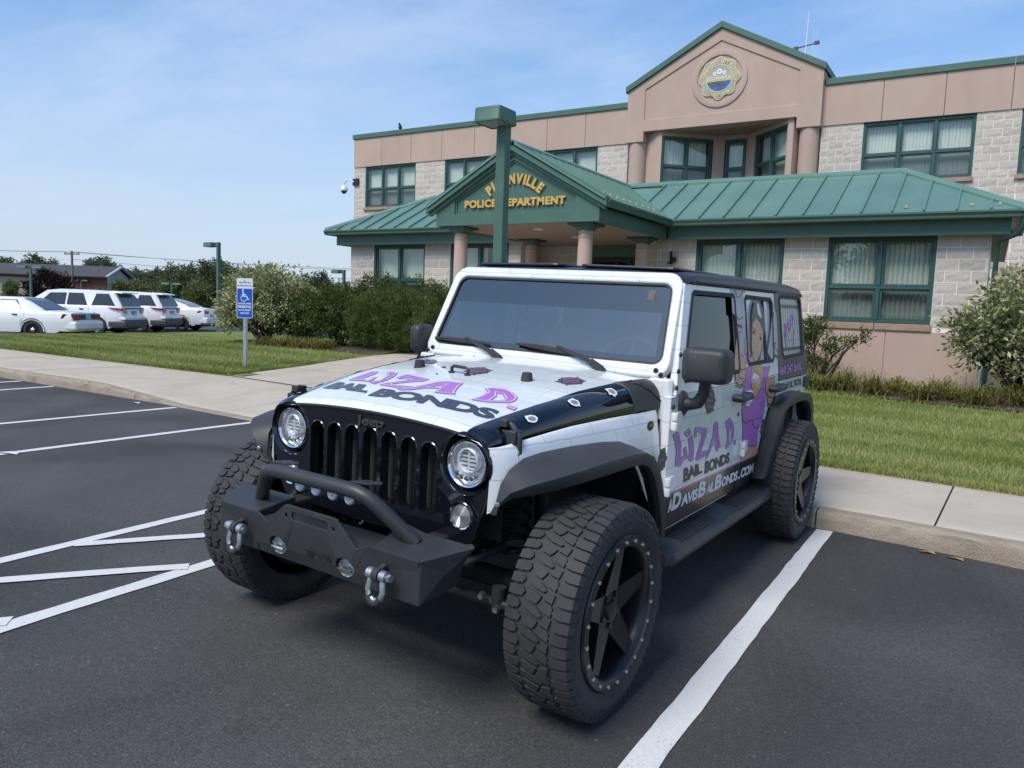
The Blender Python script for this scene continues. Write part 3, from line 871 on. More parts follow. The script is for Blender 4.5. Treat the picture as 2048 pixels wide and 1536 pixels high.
def blocks(parent, ox, oy, ang, a0, a1, z0, z1, ztop, mirror=False):
    fn = frame_fn(ox, oy, ang)
    H, L, g = 0.2032, 0.4064, 0.014
    r = 0
    z = ztop
    while z > z0 + 0.03:
        zb = max(z - H, z0); zt = min(z, z1)
        if zt - zb > 0.03:
            off = (0.5 * L if r % 2 else 0.0)
            k = math.floor((a0 - off) / L)
            while k * L + off < a1:
                xa, xb = max(a0, k * L + off), min(a1, (k + 1) * L + off)
                k += 1
                if xb - xa < 0.035:
                    continue
                o = bpy.data.objects.new('split_block', random.choice(BLK)); COL.objects.link(o); o.parent = parent
                o.location = fn(xa + g / 2, 0, zb + g / 2); o.rotation_euler = (0, 0, ang)
                o.scale = (xb - xa - g, 1, zt - zb - g)
                nblk[0] += 1
        z -= H; r += 1
def wall_piece(name, fn, a0, a1, d0, d1, z0, z1, mat, parent=B, bevel=0.0):
    m = MB()
    m.hexa([fn(a0, d0, z0), fn(a1, d0, z0), fn(a1, d1, z0), fn(a0, d1, z0), fn(a0, d0, z1), fn(a1, d0, z1), fn(a1, d1, z1), fn(a0, d1, z1)])
    return m.build(name, mat, parent, bevel=bevel)

f0 = front(YL)
XL, XR = -12.79, 2.07
# --- lower storey: mortar-coloured backing with openings left for the windows
lw = [(-11.96, -10.22), (-9.42, -7.68), (-3.105, -1.335), (-0.54, 1.27)]
segs = [(XL, -11.96), (-10.22, -9.42), (-7.68, -7.35), (-3.94, -3.105), (-1.335, -0.54), (1.27, XR)]
def wall_box(*bx_):
    m = MB(); m.box(*bx_); return m.build('wall', MAT['mortar'], B)
piers = [wall_box(a, b, YL, YL + 0.25, 1.40, 3.12) for a, b in segs]
wl = wall_box(XL, -7.35, YL + 0.004, YL + 0.25, 0.0, 1.395); wr_ = wall_box(-3.94, XR, YL + 0.004, YL + 0.25, 0.0, 1.395)
ws_ = wall_box(XR - 0.25, XR - 0.004, YL + 0.26, YL + 6.5, 0, 3.12); wall_box(XL + 0.004, XL + 0.25, YL + 0.26, YL + 6.5, 0, 3.12)
for (a, b), pier in zip(segs, piers):
    if b - a > 0.3:
        blocks(pier, 0, YL, 0, a, b, 1.47, 3.10, 3.10)
blocks(ws_, XR, YL, RAD(90), 0.02, 0.83, 1.47, 3.10, 3.10)
# stucco base panels
for a, b in ((XL, -11.0), (-11.0, -9.2), (-9.2, -7.35), (-3.94, -2.2), (-2.2, -0.75), (-0.75, 0.565), (0.565, 1.9), (1.9, XR)):
    m = MB(); m.box(a + 0.006, b - 0.006, YL - 0.035, YL, 0.1, 1.405)
    m.build('stucco_panel', MAT['stucco'], wl, bevel=0.006)
for i, (a, b) in enumerate(lw):
    window(f0, a, b, 1.535, 3.10, 2, 2.18, seed=30 + i, open_=0.5 if i < 2 else 0.0)
    for p, q in ((a - 0.03, (a + b) / 2 - 0.006), ((a + b) / 2 + 0.006, b + 0.02)):
        m = MB(); m.box(p, q, YL - 0.07, YL + 0.02, 1.408, 1.53)
        m.build('sill', MAT['sill'], wl, bevel=0.008)
# --- entrance recess
fs = frame_fn(-3.94, YL, RAD(135))
wall_piece('wall', lambda a, d, z: fs(a, -d, z), 0.0, 1.0, 0.004, 0.2, 0.1, 3.1, MAT['mortar'])
# blocks on the splayed wall (seen at a narrow angle)
_c = math.cos(RAD(-45))
splay = frame_fn(-3.94 - 0.72, YL + 0.72, RAD(-45))
wsp = wall_piece('wall', splay, 0.0, 1.0, 0.0, 0.15, 0.1, 3.1, MAT['mortar'])
blocks(wsp, -3.94 - 0.72, YL + 0.72, RAD(-45), 0.0, 1.01, 1.2, 3.10, 3.10)
wre = MB(); wre.box(-7.9, -6.05, 13.9, 14.1, 0.2, 3.1)
wre = wre.build('wall', MAT['mortar'], B)
blocks(wre, 0, 13.9, 0, -7.6, -6.05, 1.6, 3.10, 3.10)
m = MB(); m.lathe([(0.0, -0.09), (0.07, -0.085), (0.085, -0.04), (0.085, 0.0)], 20, lambda x, y, h: (-6.58 + x, 13.88 + h, 2.42 + y))
m.build('wall_lamp', MAT['black'], B, smooth=40)
# glazed doors
dm = MB()
for x in (-6.05, -5.42, -4.98, -4.62):
    dm.box(x, x + 0.07, 13.95, 14.05, 0.3, 2.72)
dm.box(-6.05, -4.55, 13.952, 14.048, 2.72, 2.84); dm.box(-5.98, -4.62, 13.953, 14.047, 2.10, 2.18)
door = dm.build('door', MAT['black'], B, bevel=0.005)
for a, b in ((-5.98, -5.42), (-5.35, -4.98), (-4.91, -4.62)):
    for za, zb in ((0.3, 2.10), (2.18, 2.72)):
        m = MB(); m.add([(a, 14.0, za), (b, 14.0, za), (b, 14.0, zb), (a, 14.0, zb)], [(0, 1, 2, 3)]); m.build('pane', MAT['pane'], door, fix=False)
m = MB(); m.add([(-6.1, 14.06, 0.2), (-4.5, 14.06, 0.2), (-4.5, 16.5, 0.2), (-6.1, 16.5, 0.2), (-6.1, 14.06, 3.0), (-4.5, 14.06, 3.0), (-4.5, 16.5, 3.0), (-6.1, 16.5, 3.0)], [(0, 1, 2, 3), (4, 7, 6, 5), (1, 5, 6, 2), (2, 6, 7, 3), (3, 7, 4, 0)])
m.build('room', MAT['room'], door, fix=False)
m = MB(); m.box(-6.2, -4.4, 13.96, 14.1, 2.845, 3.1); m.build('door_header', MAT['green_trim'], B)
# small fixture on the pier: lamp with a post
m = MB()
m.box(-3.63, -3.595, YL - 0.09, YL - 0.035, 2.62, 2.86); m.lathe([(0.0, -0.10), (0.05, -0.09), (0.062, -0.05), (0.062, 0)], 16, lambda x, y, h: (-3.56 + x, YL - 0.03 + h, 2.69 + y)); m.box(-3.67, -3.58, YL - 0.10, YL - 0.03, 2.60, 2.625)
m.build('wall_lamp', MAT['black'], B, smooth=40)

# --- eaves: fascia, soffit, gutter
m = MB()
for bx_ in ((XL - 0.27, -7.17, 12.575, 12.60), (-3.62, XR + 0.27, 12.575, 12.60), (XL - 0.27, XL - 0.245, 12.601, 16.5), (XR + 0.245, XR + 0.27, 12.601, 19.5)):
    m = MB(); m.box(*bx_, 3.085, 3.345); m.build('fascia', MAT['green_trim'], B)
m = MB()
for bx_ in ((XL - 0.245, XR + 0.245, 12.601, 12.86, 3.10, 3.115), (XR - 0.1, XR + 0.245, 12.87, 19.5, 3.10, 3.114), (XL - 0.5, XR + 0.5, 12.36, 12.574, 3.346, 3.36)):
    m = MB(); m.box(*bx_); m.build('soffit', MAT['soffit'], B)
def gutter(p0, p1, nrm):
    """K-style gutter with a lip; profile in (out, z)"""
    m = MB()
    prof = [(0.0, 3.345), (-0.075, 3.345), (-0.085, 3.39), (-0.115, 3.43), (-0.115, 3.462), (-0.10, 3.462), (-0.10, 3.44), (0.0, 3.44)]
    v = []
    for p in (p0, p1):
        v += [(p[0] - nrm[0] * d * -1, p[1] - nrm[1] * d * -1, z) for d, z in prof]
    n = len(prof)
    m.add(v, [(i, (i + 1) % n, n + (i + 1) % n, n + i) for i in range(n)] + [tuple(range(n - 1, -1, -1)), tuple(range(n, 2 * n))])
    return m.build('gutter', MAT['green_trim'], B)
gutter((XL - 0.5, 12.42), (-7.25, 12.42), (0, 1)); gutter((-3.50, 12.42), (XR + 0.5, 12.42), (0, 1))
gutter((-3.56, 9.30), (-3.56, 12.42), (-1, 0))
gutter((XL - 0.46, 12.42), (XL - 0.46, 16.4), (1, 0))
m = MB(); m.tube([(2.50, 12.40, 3.36), (2.50, 12.42, 3.18), (2.44, 12.50, 3.08), (2.20, 12.70, 2.99), (2.17, 12.76, 2.90), (2.17, 12.78, 0.4)], 0.042, 8)
m.build('downpipe', MAT['green_frame'], B, smooth=40)

# --- hip roof, panel by panel
ZE, SL = 3.455, 0.512
RX0, RX1, RY = XL - 0.52 + 2.1, XR + 0.52 - 2.1, YE + 2.1
rb = MB()
zr = ZE + SL * 2.1
ex0, ex1 = XL - 0.52, XR + 0.52
rb.add([(ex0, YE, ZE - 0.03), (ex1, YE, ZE - 0.03), (RX1, RY, zr - 0.03), (RX0, RY, zr - 0.03), (ex1, YE + 4.2, ZE - 0.03), (ex0, YE + 4.2, ZE - 0.03)], [(0, 1, 2, 3), (1, 4, 2), (4, 5, 3, 2), (5, 0, 3)])
roof = rb.build('roof', MAT['roof_metal'], B, fix=False)
def panel(poly, nrm_up, rib_edge, parent, rib_h=0.045):
    """a flat roof pan with a standing rib along one edge"""
    m = MB()
    n = len(poly)
    up = Vector(nrm_up)
    P = [Vector(p) for p in poly]
    m.add([tuple(p) for p in P] + [tuple(p - up * 0.018) for p in P], [tuple(range(n))] + [(i, n + i, n + (i + 1) % n, (i + 1) % n) for i in range(n)])
    a, b = Vector(rib_edge[0]), Vector(rib_edge[1])
    if (b - a).length > 0.1:
        t = (b - a).normalized(); s = t.cross(up) * 0.014
        m.hexa([tuple(a - s), tuple(a + s), tuple(b + s), tuple(b - s), tuple(a - s + up * rib_h), tuple(a + s + up * rib_h), tuple(b + s + up * rib_h), tuple(b - s + up * rib_h)])
    return m.build('roof_panel', MAT['roof_metal'], parent)
upf = Vector((0, -SL, 1)).normalized()
def ymax_main(x):
    return min(RY, YE + (x - ex0), YE + (ex1 - x))
x = ex0
W = 0.495
while x < ex1 - 0.02:
    xb = min(ex1, x + W)
    if not (-6.9 < x and xb < -4.1):
        ya, yb = ymax_main(x), ymax_main(xb)
        pts = [(x, YE), (xb, YE)]
        if yb - YE > 0.01:
            pts.append((xb, yb))
        for br in (RX1, RX0):
            if x < br < xb:
                pts.append((br, RY))
        if ya - YE > 0.01:
            pts.append((x, ya))
        if len(pts) > 2:
            panel([(p, q, ZE + SL * (q - YE)) for p, q in pts], upf, ((x, YE + 0.01, ZE), (x, max(YE + 0.02, ya - 0.08), ZE + SL * (max(YE + 0.02, ya - 0.08) - YE))), roof)
    x = xb
# ridge and hip caps
def cap(p, q, parent, w=0.11, name='ridge_cap'):
    p, q = Vector(p), Vector(q); t = (q - p).normalized(); s = t.cross(Vector((0, 0, 1))).normalized() * w
    m = MB(); u = Vector((0, 0, 0.055)); dn = Vector((0, 0, -0.015))
    m.add([p - s + dn, p + u, p + s + dn, q - s + dn, q + u, q + s + dn, p - s + dn * 4, p + s + dn * 4, q - s + dn * 4, q + s + dn * 4],
          [(0, 1, 4, 3), (1, 2, 5, 4), (0, 3, 8, 6), (2, 7, 9, 5), (0, 6, 7, 2, 1), (3, 4, 5, 9, 8)])
    return m.build(name, MAT['roof_metal'], parent)
cap((RX0, RY, zr + 0.01), (RX1, RY, zr + 0.01), roof)
cap((RX1, RY, zr + 0.01), (ex1 - 0.02, YE + 0.02, ZE + 0.02), roof, name='hip_cap'); cap((RX0, RY, zr + 0.01), (ex0 + 0.02, YE + 0.02, ZE + 0.02), roof, name='hip_cap')
def guard(x, y, z, parent=roof):
    m = MB(); m.prism([(-0.024, 0), (0.024, 0), (0.02, 0.035), (0.0, 0.055), (-0.018, 0.035)], lambda a, b, d: (x + a, y + d + 0.02, z + b), 0, 0.02)
    m.box(x - 0.035, x + 0.035, y - 0.04, y + 0.04, z - 0.006, z + 0.006)
    m.build('snow_guard', MAT['far_beige'], parent)
for gx in (-12.75, -12.3, -9.2, -8.65, 0.75, 1.75, 2.15):
    guard(gx, YE + 0.22, ZE + SL * 0.22)

# --- portico
PF = 9.35; PXL, PXR, PXC, PZ = -7.30, -3.50, -5.41, 4.53
PS = (PZ - ZE) / (PXR - PXC)
por = MB()
por.add([(PXR, 9.22, ZE - 0.02), (PXR, YE, ZE - 0.02), (PXC, RY, PZ - 0.02), (PXC, 9.22, PZ - 0.02), (PXL, YE, ZE - 0.02), (PXL, 9.22, ZE - 0.02)], [(0, 1, 2, 3), (3, 2, 4, 5)])
proof = por.build('portico_roof', MAT['roof_metal'], B, fix=False)
for sgn, xe_ in ((1, PXR), (-1, PXL)):
    up = Vector((sgn * PS, 0, 1)).normalized()
    y = 9.24
    while y < RY - 0.05:
        yb = min(RY, y + 0.30)
        def xa_(yy):
            s = max(0.0, (yy - YE) / 2.1); return xe_ + (PXC - xe_) * s
        def z_(xx):
            return ZE + PS * abs(xx - xe_)
        pts = [(xa_(y), y), (xa_(yb), yb), (PXC, yb), (PXC, y)]
        if y < YE < yb:
            pts = [(xe_, y), (xe_, YE), (xa_(yb), yb), (PXC, yb), (PXC, y)]
        panel([(p, q, z_(p)) for p, q in (pts if sgn > 0 else pts[::-1])], up, ((xa_(y) - sgn * 0.01, y, z_(xa_(y))), (PXC + sgn * 0.05, y, z_(PXC + sgn * 0.05))), proof, 0.035)
        if sgn > 0 and y < YE - 0.2:
            gx = xe_ - 0.28; guard(gx, y + 0.15, z_(gx), proof)
        y = yb
cap((PXC, 9.24, PZ + 0.015), (PXC, RY, PZ + 0.015), proof)
pf = lambda a, b, d: (a, PF + d, b)
m = MB()
m.plate([(-7.17, 3.10), (-3.65, 3.10), (-3.65, 3.42), (PXC, 4.40), (-7.17, 3.42)], [[(-6.73, 3.31), (-6.73, 3.57), (PXC, 4.25), (-4.12, 3.57), (-4.12, 3.31)]], pf, 0.0, 0.05)
m.box(-7.17, -3.65, PF + 0.051, PF + 0.09, 3.10, 3.42)
ped = m.build('pediment', MAT['green_trim'], B, bevel=0.004, seg=1)
m = MB(); m.prism([(-6.75, 3.30), (-4.10, 3.30), (-4.10, 3.58), (PXC, 4.28), (-6.75, 3.58)], pf, 0.052, 0.10); m.build('recessed_panel', MAT['green_trim'], ped)
m = MB(); ring(m, [(-6.73, 3.31), (-4.12, 3.31), (-4.12, 3.57), (PXC, 4.25), (-6.73, 3.57)], 0.0, 0.035, lambda a, b: (a, PF + 0.03, b)); m.build('panel_moulding', MAT['green_trim'], ped, fix=False)
for sg in (-1, 1):       # rake boards
    m = MB()
    tip = PXC + sg * 1.93
    m.hexa([(PXC, PF - 0.11, 4.40), (tip, PF - 0.11, 3.335), (tip, PF + 0.04, 3.335), (PXC, PF + 0.04, 4.40), (PXC, PF - 0.11, 4.575), (tip, PF - 0.11, 3.505), (tip, PF + 0.04, 3.505), (PXC, PF + 0.04, 4.575)])
    m.build('rake_board', MAT['green_trim'], ped, bevel=0.004, seg=1)
    m = MB()
    m.hexa([(PXC, PF - 0.05, 4.34), (tip - sg * 0.05, PF - 0.05, 3.29), (tip - sg * 0.05, PF + 0.03, 3.29), (PXC, PF + 0.03, 4.34), (PXC, PF - 0.05, 4.398), (tip - sg * 0.05, PF - 0.05, 3.352), (tip - sg * 0.05, PF + 0.03, 3.352), (PXC, PF + 0.03, 4.398)])
    m.build('rake_board', MAT['green_trim'], ped)
m = MB()
for xa, xb, ya in ((-3.68, -3.652, PF + 0.01), (-7.168, -7.14, PF + 0.10)):
    m = MB(); m.box(xa, xb, ya, 12.574, 3.085, 3.35); m.build('fascia', MAT['green_trim'], B)
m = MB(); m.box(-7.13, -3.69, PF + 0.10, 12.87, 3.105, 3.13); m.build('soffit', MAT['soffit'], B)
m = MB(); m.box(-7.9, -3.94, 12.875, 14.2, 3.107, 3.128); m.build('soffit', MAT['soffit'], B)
for lx, ly in ((-5.4, 10.3), (-5.4, 11.9)):
    m = MB(); m.lathe([(0, -0.012), (0.09, -0.012), (0.105, 0.0)], 20, lambda x, y, h: (lx + x, ly + y, 3.103 + h)); m.build('recessed_light', MAT['white_plastic'], B, fix=False)
def gold_text(txt, fn, size, parent, name, bold=0.03):
    pass
m = MB()
vs, fs_ = text_mesh('POLICE DEPARTMENT', 0.055, 0.05, 0, 1.10)
x0 = min(v[0] for v in vs); x1 = max(v[0] for v in vs); y0 = min(v[1] for v in vs); y1 = max(v[1] for v in vs)
m.add([(-6.50 + (v[0] - x0) / (x1 - x0) * 2.17, PF + 0.030 - v[2] * 0.4, 3.42 + (v[1] - y0) / (y1 - y0) * 0.145) for v in vs], fs_)
m.build('lettering', MAT['gold'], ped, fix=False)
m = MB()
word = 'PLAINVILLE'
wid = {'I': 0.45, 'L': 0.8, 'E': 0.88, 'N': 1.05, 'V': 1.02, 'A': 1.05, 'P': 0.92}
tot = sum(wid[c] for c in word); acc = 0
Rr = 0.80
for c in word:
    t = (acc + wid[c] / 2) / tot - 0.5; acc += wid[c]
    an = t * 1.50
    vs, fs_ = text_mesh(c, 0.055, 0.055, 0)
    xa = min(v[0] for v in vs); xb = max(v[0] for v in vs)
    s = 0.165 / 0.7
    cxx, czz = -5.40 + (Rr) * math.sin(an), 3.80 - Rr + Rr * math.cos(an) + 0.035
    m.add([(cxx + ((v[0] - (xa + xb) / 2) * s * 0.86) * math.cos(an) + v[1] * s * math.sin(an), PF + 0.03 - v[2] * 0.4, czz - ((v[0] - (xa + xb) / 2) * s * 0.86) * math.sin(an) + v[1] * s * math.cos(an)) for v in vs], fs_)
m.build('lettering', MAT['gold'], ped, fix=False)
def column(x, y, zb, zt):
    m = MB()
    m.lathe([(0.17, zb), (0.17, zb + 0.12), (0.145, zb + 0.16), (0.148, zb + 0.9), (0.128, zt - 0.28), (0.128, zt - 0.25), (0.139, zt - 0.24), (0.139, zt - 0.225), (0.126, zt - 0.215), (0.124, zt - 0.12)], 28, lambda a, b, h: (x + a, y + b, h))
    c = m.build('column', MAT['stucco'], B, smooth=35, fix=False)
    m = MB()
    m.lathe([(0.125, zt - 0.13), (0.15, zt - 0.09), (0.20, zt - 0.06), (0.20, zt - 0.03)], 4, lambda a, b, h: (x + (a - b) * 0.92, y + (a + b) * 0.92, h)); m.box(x - 0.25, x + 0.25, y - 0.25, y + 0.25, zt - 0.045, zt)
    m.build('capital', MAT['green_frame'], c, bevel=0.01)
for cx_, cy_ in ((-4.05, 9.66), (-6.78, 9.66), (-4.06, 12.28), (-6.72, 12.28)):
    column(cx_, cy_, 0.30, 3.10)

# --- upper storey
fu = front(YU)
uw = [(-19.17, -16.63), (-15.27, -12.72), (-11.62, -9.07), (-1.165, 1.46), (2.41, 5.03)]
useg = [(-19.757, -19.17), (-16.63, -15.27), (-12.72, -11.62), (-9.07, -8.02), (-2.24, -1.165), (1.46, 2.41), (5.03, 7.0)]
upiers = [wall_box(a, b, YU, YU + 0.3, 3.0, 6.86) for a, b in useg]
uunder = [wall_box(a + 0.001, b - 0.001, YU, YU + 0.3, 3.0, 5.17) for a, b in uw]
wu = wall_box(-19.757, -8.0, YU + 0.301, YU + 0.5, 6.87, 8.0); wall_box(-2.25, 7.0, YU + 0.301, YU + 0.5, 6.87, 8.0)
wall_box(-19.75, -19.5, YU + 0.51, YU + 12, 3.0, 8.0)
for (a, b), pier in zip(useg[:6], upiers):
    blocks(pier, 0, YU, 0, a, b, 4.75 if a < -3 else 4.85 if a < 1 else 3.0, 6.845, 6.845)
for i, (a, b) in enumerate(uw):
    if True:
        blocks(uunder[i], 0, YU, 0, a, b if i < 4 else 3.2, 4.70 if i < 4 else 3.0, 5.17, 6.845 - 0.2032 * 8)
    window(fu, a, b, 5.29, 6.845, 3, 5.985, seed=60 + i, open_=0.25 if i == 0 else 0.0)
    for p, q in ((a - 0.04, (a + b) / 2 - 0.006), ((a + b) / 2 + 0.006, b + 0.03)):
        m = MB(); m.box(p, q, YU - 0.08, YU + 0.02, 5.175, 5.285); m.build('sill', MAT['sill'], wu, bevel=0.008)
jl = [-19.757, -18.304, -16.857, -15.40, -13.95, -12.47, -10.98, -9.54, -8.02]
jr = [-2.24, -0.737, 0.715, 2.167, 3.62, 5.07, 7.0]
for J in (jl, jr):
    for a, b in zip(J[:-1], J[1:]):
        m = MB(); m.box(a + 0.006, b - 0.006, YU - 0.04, YU + 0.3, 6.865, 7.955); m.build('stucco_panel', MAT['stucco'], wu, bevel=0.006)
for a, b in ((-19.80, -14.0), (-13.99, -8.03), (-2.20, 2.16), (2.17, 7.0)):
    m = MB(); m.box(a, b, YU - 0.09, YU + 0.55, 7.95, 8.125); m.build('coping', MAT['green_trim'], wu, bevel=0.01)
m = MB(); m.box(-19.75, 7, YU + 0.6, YU + 12, 7.6, 7.7); m.build('flat_roof', MAT['far_roof'], B)
m = MB(); m.box(XR + 0.01, 7.0, YU - 0.02, YU + 0.3, 0.0, 2.99); m.build('stucco_panel', MAT['stucco'], B)
# --- gable over the bay
GY = 19.95
gf = lambda a, b, d: (a, GY + d, b)
gxl, gxr, gxc = -7.99, -2.23, -5.13
m = MB()
m.plate([(gxl, 6.83), (-7.42, 6.83), (-7.42, 7.13), (-2.87, 7.13), (-2.87, 6.83), (gxr, 6.83), (gxr, 8.37), (gxc, 9.87), (gxl, 8.37)],
        [[(-7.42, 7.47), (-2.86, 7.47), (-2.86, 8.39), (gxc, 9.52), (-7.42, 8.39)]], gf, 0.0, 0.5)
gab = m.build('gable_wall', MAT['stucco'], B, bevel=0.012)
m = MB(); m.prism([(-7.45, 7.44), (-2.83, 7.44), (-2.83, 8.4), (gxc, 9.55), (-7.45, 8.4)], gf, 0.035, 0.4); m.build('stucco_panel', MAT['stucco'], gab)
m = MB(); m.box(gxl + 0.004, gxr - 0.004, GY + 0.51, GY + 2.6, 7.14, 8.3); m.prism([(gxl + 0.004, 8.3), (gxr - 0.004, 8.3), (gxc, 9.82)], gf, 0.505, 2.6); m.build('gable_body', MAT['stucco'], gab)
for sg, xt in ((-1, gxl - 0.06), (1, gxr + 0.06)):
    m = MB(); z0 = 9.90 - (abs(xt - gxc)) * 0.525
    m.hexa([(gxc, GY - 0.07, 9.87), (xt, GY - 0.07, z0 - 0.03), (xt, GY + 2.7, z0 - 0.03), (gxc, GY + 2.7, 9.87), (gxc, GY - 0.07, 10.05), (xt, GY - 0.07, z0 + 0.15), (xt, GY + 2.7, z0 + 0.15), (gxc, GY + 2.7, 10.05)])
    m.build('coping', MAT['green_trim'], gab, bevel=0.01)
m = MB()
m.lathe([(0.66, 0.036), (0.66, 0.0), (0.78, -0.012), (0.82, 0.0), (0.82, 0.036)], 56, lambda x, y, h: (gxc + x, GY + h, 8.45 + y)); m.build('seal_surround', MAT['stucco'], gab, smooth=40, fix=False)
# town seal: scalloped plate, rim, text ring, picture
def scal(r, k=0.045, n=96):
    return [(gxc + (r + k * math.cos(8 * t)) * math.cos(t), 8.45 + (r + k * math.cos(8 * t)) * math.sin(t)) for t in [2 * PI * i / n + 0.05 for i in range(n)]]
MAT['seal_grey'] = plain('seal_grey', (0.33, 0.35, 0.31), 0.5, var=0.1); MAT['seal_gold'] = plain('seal_gold', (0.72, 0.55, 0.24), 0.4, metal=0.2, var=0.1)
MAT['seal_tan'] = plain('seal_tan', (0.42, 0.34, 0.20), 0.5, var=0.1); MAT['seal_sea'] = plain('seal_sea', (0.03, 0.12, 0.36), 0.5, var=0.3, vs=9); MAT['seal_land'] = plain('seal_land', (0.05, 0.11, 0.04), 0.6, var=0.4, vs=12); MAT['seal_hull'] = plain('seal_hull', (0.16, 0.06, 0.03), 0.6)
m = MB(); m.prism(scal(0.575), gf, 0.0, 0.034); seal = m.build('town_seal', MAT['seal_gold'], gab)
m = MB(); m.prism(scal(0.55), gf, -0.006, 0.0); m.build('seal_field', MAT['seal_grey'], seal)
cz_ = 8.45
half = lambda r, a0, a1, n=30: [(gxc + r * math.cos(RAD(a0 + (a1 - a0) * i / n)), cz_ + r * math.sin(RAD(a0 + (a1 - a0) * i / n))) for i in range(n + 1)]
m = MB()
for r0, r1 in ((0.37, 0.39),):
    a, b = half(r0, 0, 360, 48), half(r1, 0, 360, 48); n = len(a)
    m.add([gf(*p, -0.010) for p in a] + [gf(*p, -0.010) for p in b], [(i, i + 1, n + i + 1, n + i) for i in range(n - 1)])
m.add([gf(gxc - 0.37, cz_ + z, -0.011) for z in (0.065, 0.085)] + [gf(gxc + 0.37, cz_ + z, -0.011) for z in (0.085, 0.065)], [(0, 1, 2, 3)])
m.add([gf(gxc - 0.37, cz_ + z, -0.011) for z in (-0.085, -0.065)] + [gf(gxc + 0.37, cz_ + z, -0.011) for z in (-0.065, -0.085)], [(0, 1, 2, 3)])
for txt, a0, a1, fl in (('PLAINVILLE, CONNECTICUT', 196, -16, 1), ('INC SEAL 1869', 232, 308, -1)):
    for i, c in enumerate(txt):
        if c == ' ':
            continue
        an = RAD(a0 + (a1 - a0) * (i + 0.5) / len(txt))
        vs, fs_ = text_mesh(c, 0, 0.03)
        w = (min(v[0] for v in vs) + max(v[0] for v in vs)) / 2
        rr = 0.42 if fl > 0 else 0.525
        s = 0.145
        for_v = []
        for v in vs:
            u, t = (v[0] - w) * s, v[1] * s
            rad = rr + t * fl
            for_v.append(gf(gxc + rad * math.cos(an) + u * math.sin(an) * fl, cz_ + rad * math.sin(an) - u * math.cos(an) * fl, -0.012))
        m.add(for_v, fs_)
m.build('seal_lettering', MAT['seal_gold'], seal, fix=False)
m = MB(); m.add([gf(p, q, -0.008) for p, q in ((gxc - 0.38, cz_ - 0.066), (gxc + 0.38, cz_ - 0.066), (gxc + 0.38, cz_ + 0.066), (gxc - 0.38, cz_ + 0.066))], [(0, 1, 2, 3)]); m.build('motto_band', MAT['seal_tan'], seal, fix=False)
m = MB(); text_quad(m, 'ESTO PERPETUA', [(gxc - 0.345, cz_ - 0.045), (gxc + 0.345, cz_ - 0.045), (gxc + 0.345, cz_ + 0.045), (gxc - 0.345, cz_ + 0.045)], lambda a, b: gf(a, b, -0.0125), 0.02); m.build('motto_lettering', MAT['white_print'], seal, fix=False)
m = MB(); m.sheet(half(0.368, 194, 346), [], lambda a, b: gf(a, b, -0.008)); m.build('seal_sea', MAT['seal_sea'], seal, fix=False)
m = MB(); m.sheet([(gxc - 0.35, cz_ - 0.10), (gxc - 0.33, cz_ - 0.16), (gxc + 0.06, cz_ - 0.17), (gxc + 0.10, cz_ - 0.10)], [], lambda a, b: gf(a, b, -0.010)); m.build('seal_land', MAT['seal_land'], seal, fix=False)
m = MB(); m.sheet([(gxc - 0.24, cz_ - 0.19), (gxc + 0.22, cz_ - 0.16), (gxc + 0.16, cz_ - 0.22), (gxc - 0.2, cz_ - 0.23)], [], lambda a, b: gf(a, b, -0.011)); m.build('seal_boat', MAT['seal_hull'], seal, fix=False)
for gx, gz, gr in ((-0.14, 0.14, 0.055), (0.0, 0.19, 0.08), (0.14, 0.15, 0.055)):
    m = MB(); a = ellipse(gxc + gx, cz_ + gz, gr, gr, 20); b = ellipse(gxc + gx, cz_ + gz, gr * 0.38, gr * 0.38, 20)
    m.add([gf(*p, -0.011) for p in a] + [gf(*p, -0.011) for p in b], [(i, (i + 1) % 20, 20 + (i + 1) % 20, 20 + i) for i in range(20)]); m.build('seal_gear', MAT['white_print'], seal, fix=False)
for cx_ in (-7.70, -2.55):
    m = MB(); m.lathe([(0.27, 4.0), (0.27, 6.80), (0.272, 6.825)], 32, lambda a, b, h: (cx_ + a, GY + 0.30 + b, h)); m.build('column', MAT['stucco'], B, smooth=40, fix=False)
# bay walls and windows
bay = [(-7.45, 20.30), (-6.98, 19.99 + 0.09), (-6.85, 20.08), (-5.6, 21.24), (-5.3, 21.43), (-4.62, 21.43), (-4.32, 21.21), (-3.1, 20.05), (-2.95, 20.05), (-2.86, 20.30)]
zs0, zs1 = 4.0, 7.13
for k, (p, q) in enumerate(zip(bay[:-1], bay[1:])):
    L = math.hypot(q[0] - p[0], q[1] - p[1]); an = math.atan2(q[1] - p[1], q[0] - p[0])
    fn = frame_fn(p[0], p[1], an)
    if k in (2, 4, 6):
        window(fn, 0.03, L - 0.03, 5.35, 7.0, 1 if k == 4 else 2, 6.10, seed=80 + k, blind=True)
        m = MB(); m.hexa([fn(0, 0, 7.0), fn(L, 0, 7.0), fn(L, 0.2, 7.0), fn(0, 0.2, 7.0), fn(0, 0, 7.13), fn(L, 0, 7.13), fn(L, 0.2, 7.13), fn(0, 0.2, 7.13)]); m.build('bay_header', MAT['stucco'], B); m = MB(); m.hexa([fn(0, 0, 4), fn(L, 0, 4), fn(L, 0.2, 4), fn(0, 0.2, 4), fn(0, 0, 5.35), fn(L, 0, 5.35), fn(L, 0.2, 5.35), fn(0, 0.2, 5.35)])
        m.build('bay_wall', MAT['stucco'], B)
    else:
        m = MB(); m.hexa([fn(0, 0, 4), fn(L, 0, 4), fn(L, 0.2, 4), fn(0, 0.2, 4), fn(0, 0, 7.13), fn(L, 0, 7.13), fn(L, 0.2, 7.13), fn(0, 0.2, 7.13)]); m.build('bay_wall', MAT['stucco'], B)
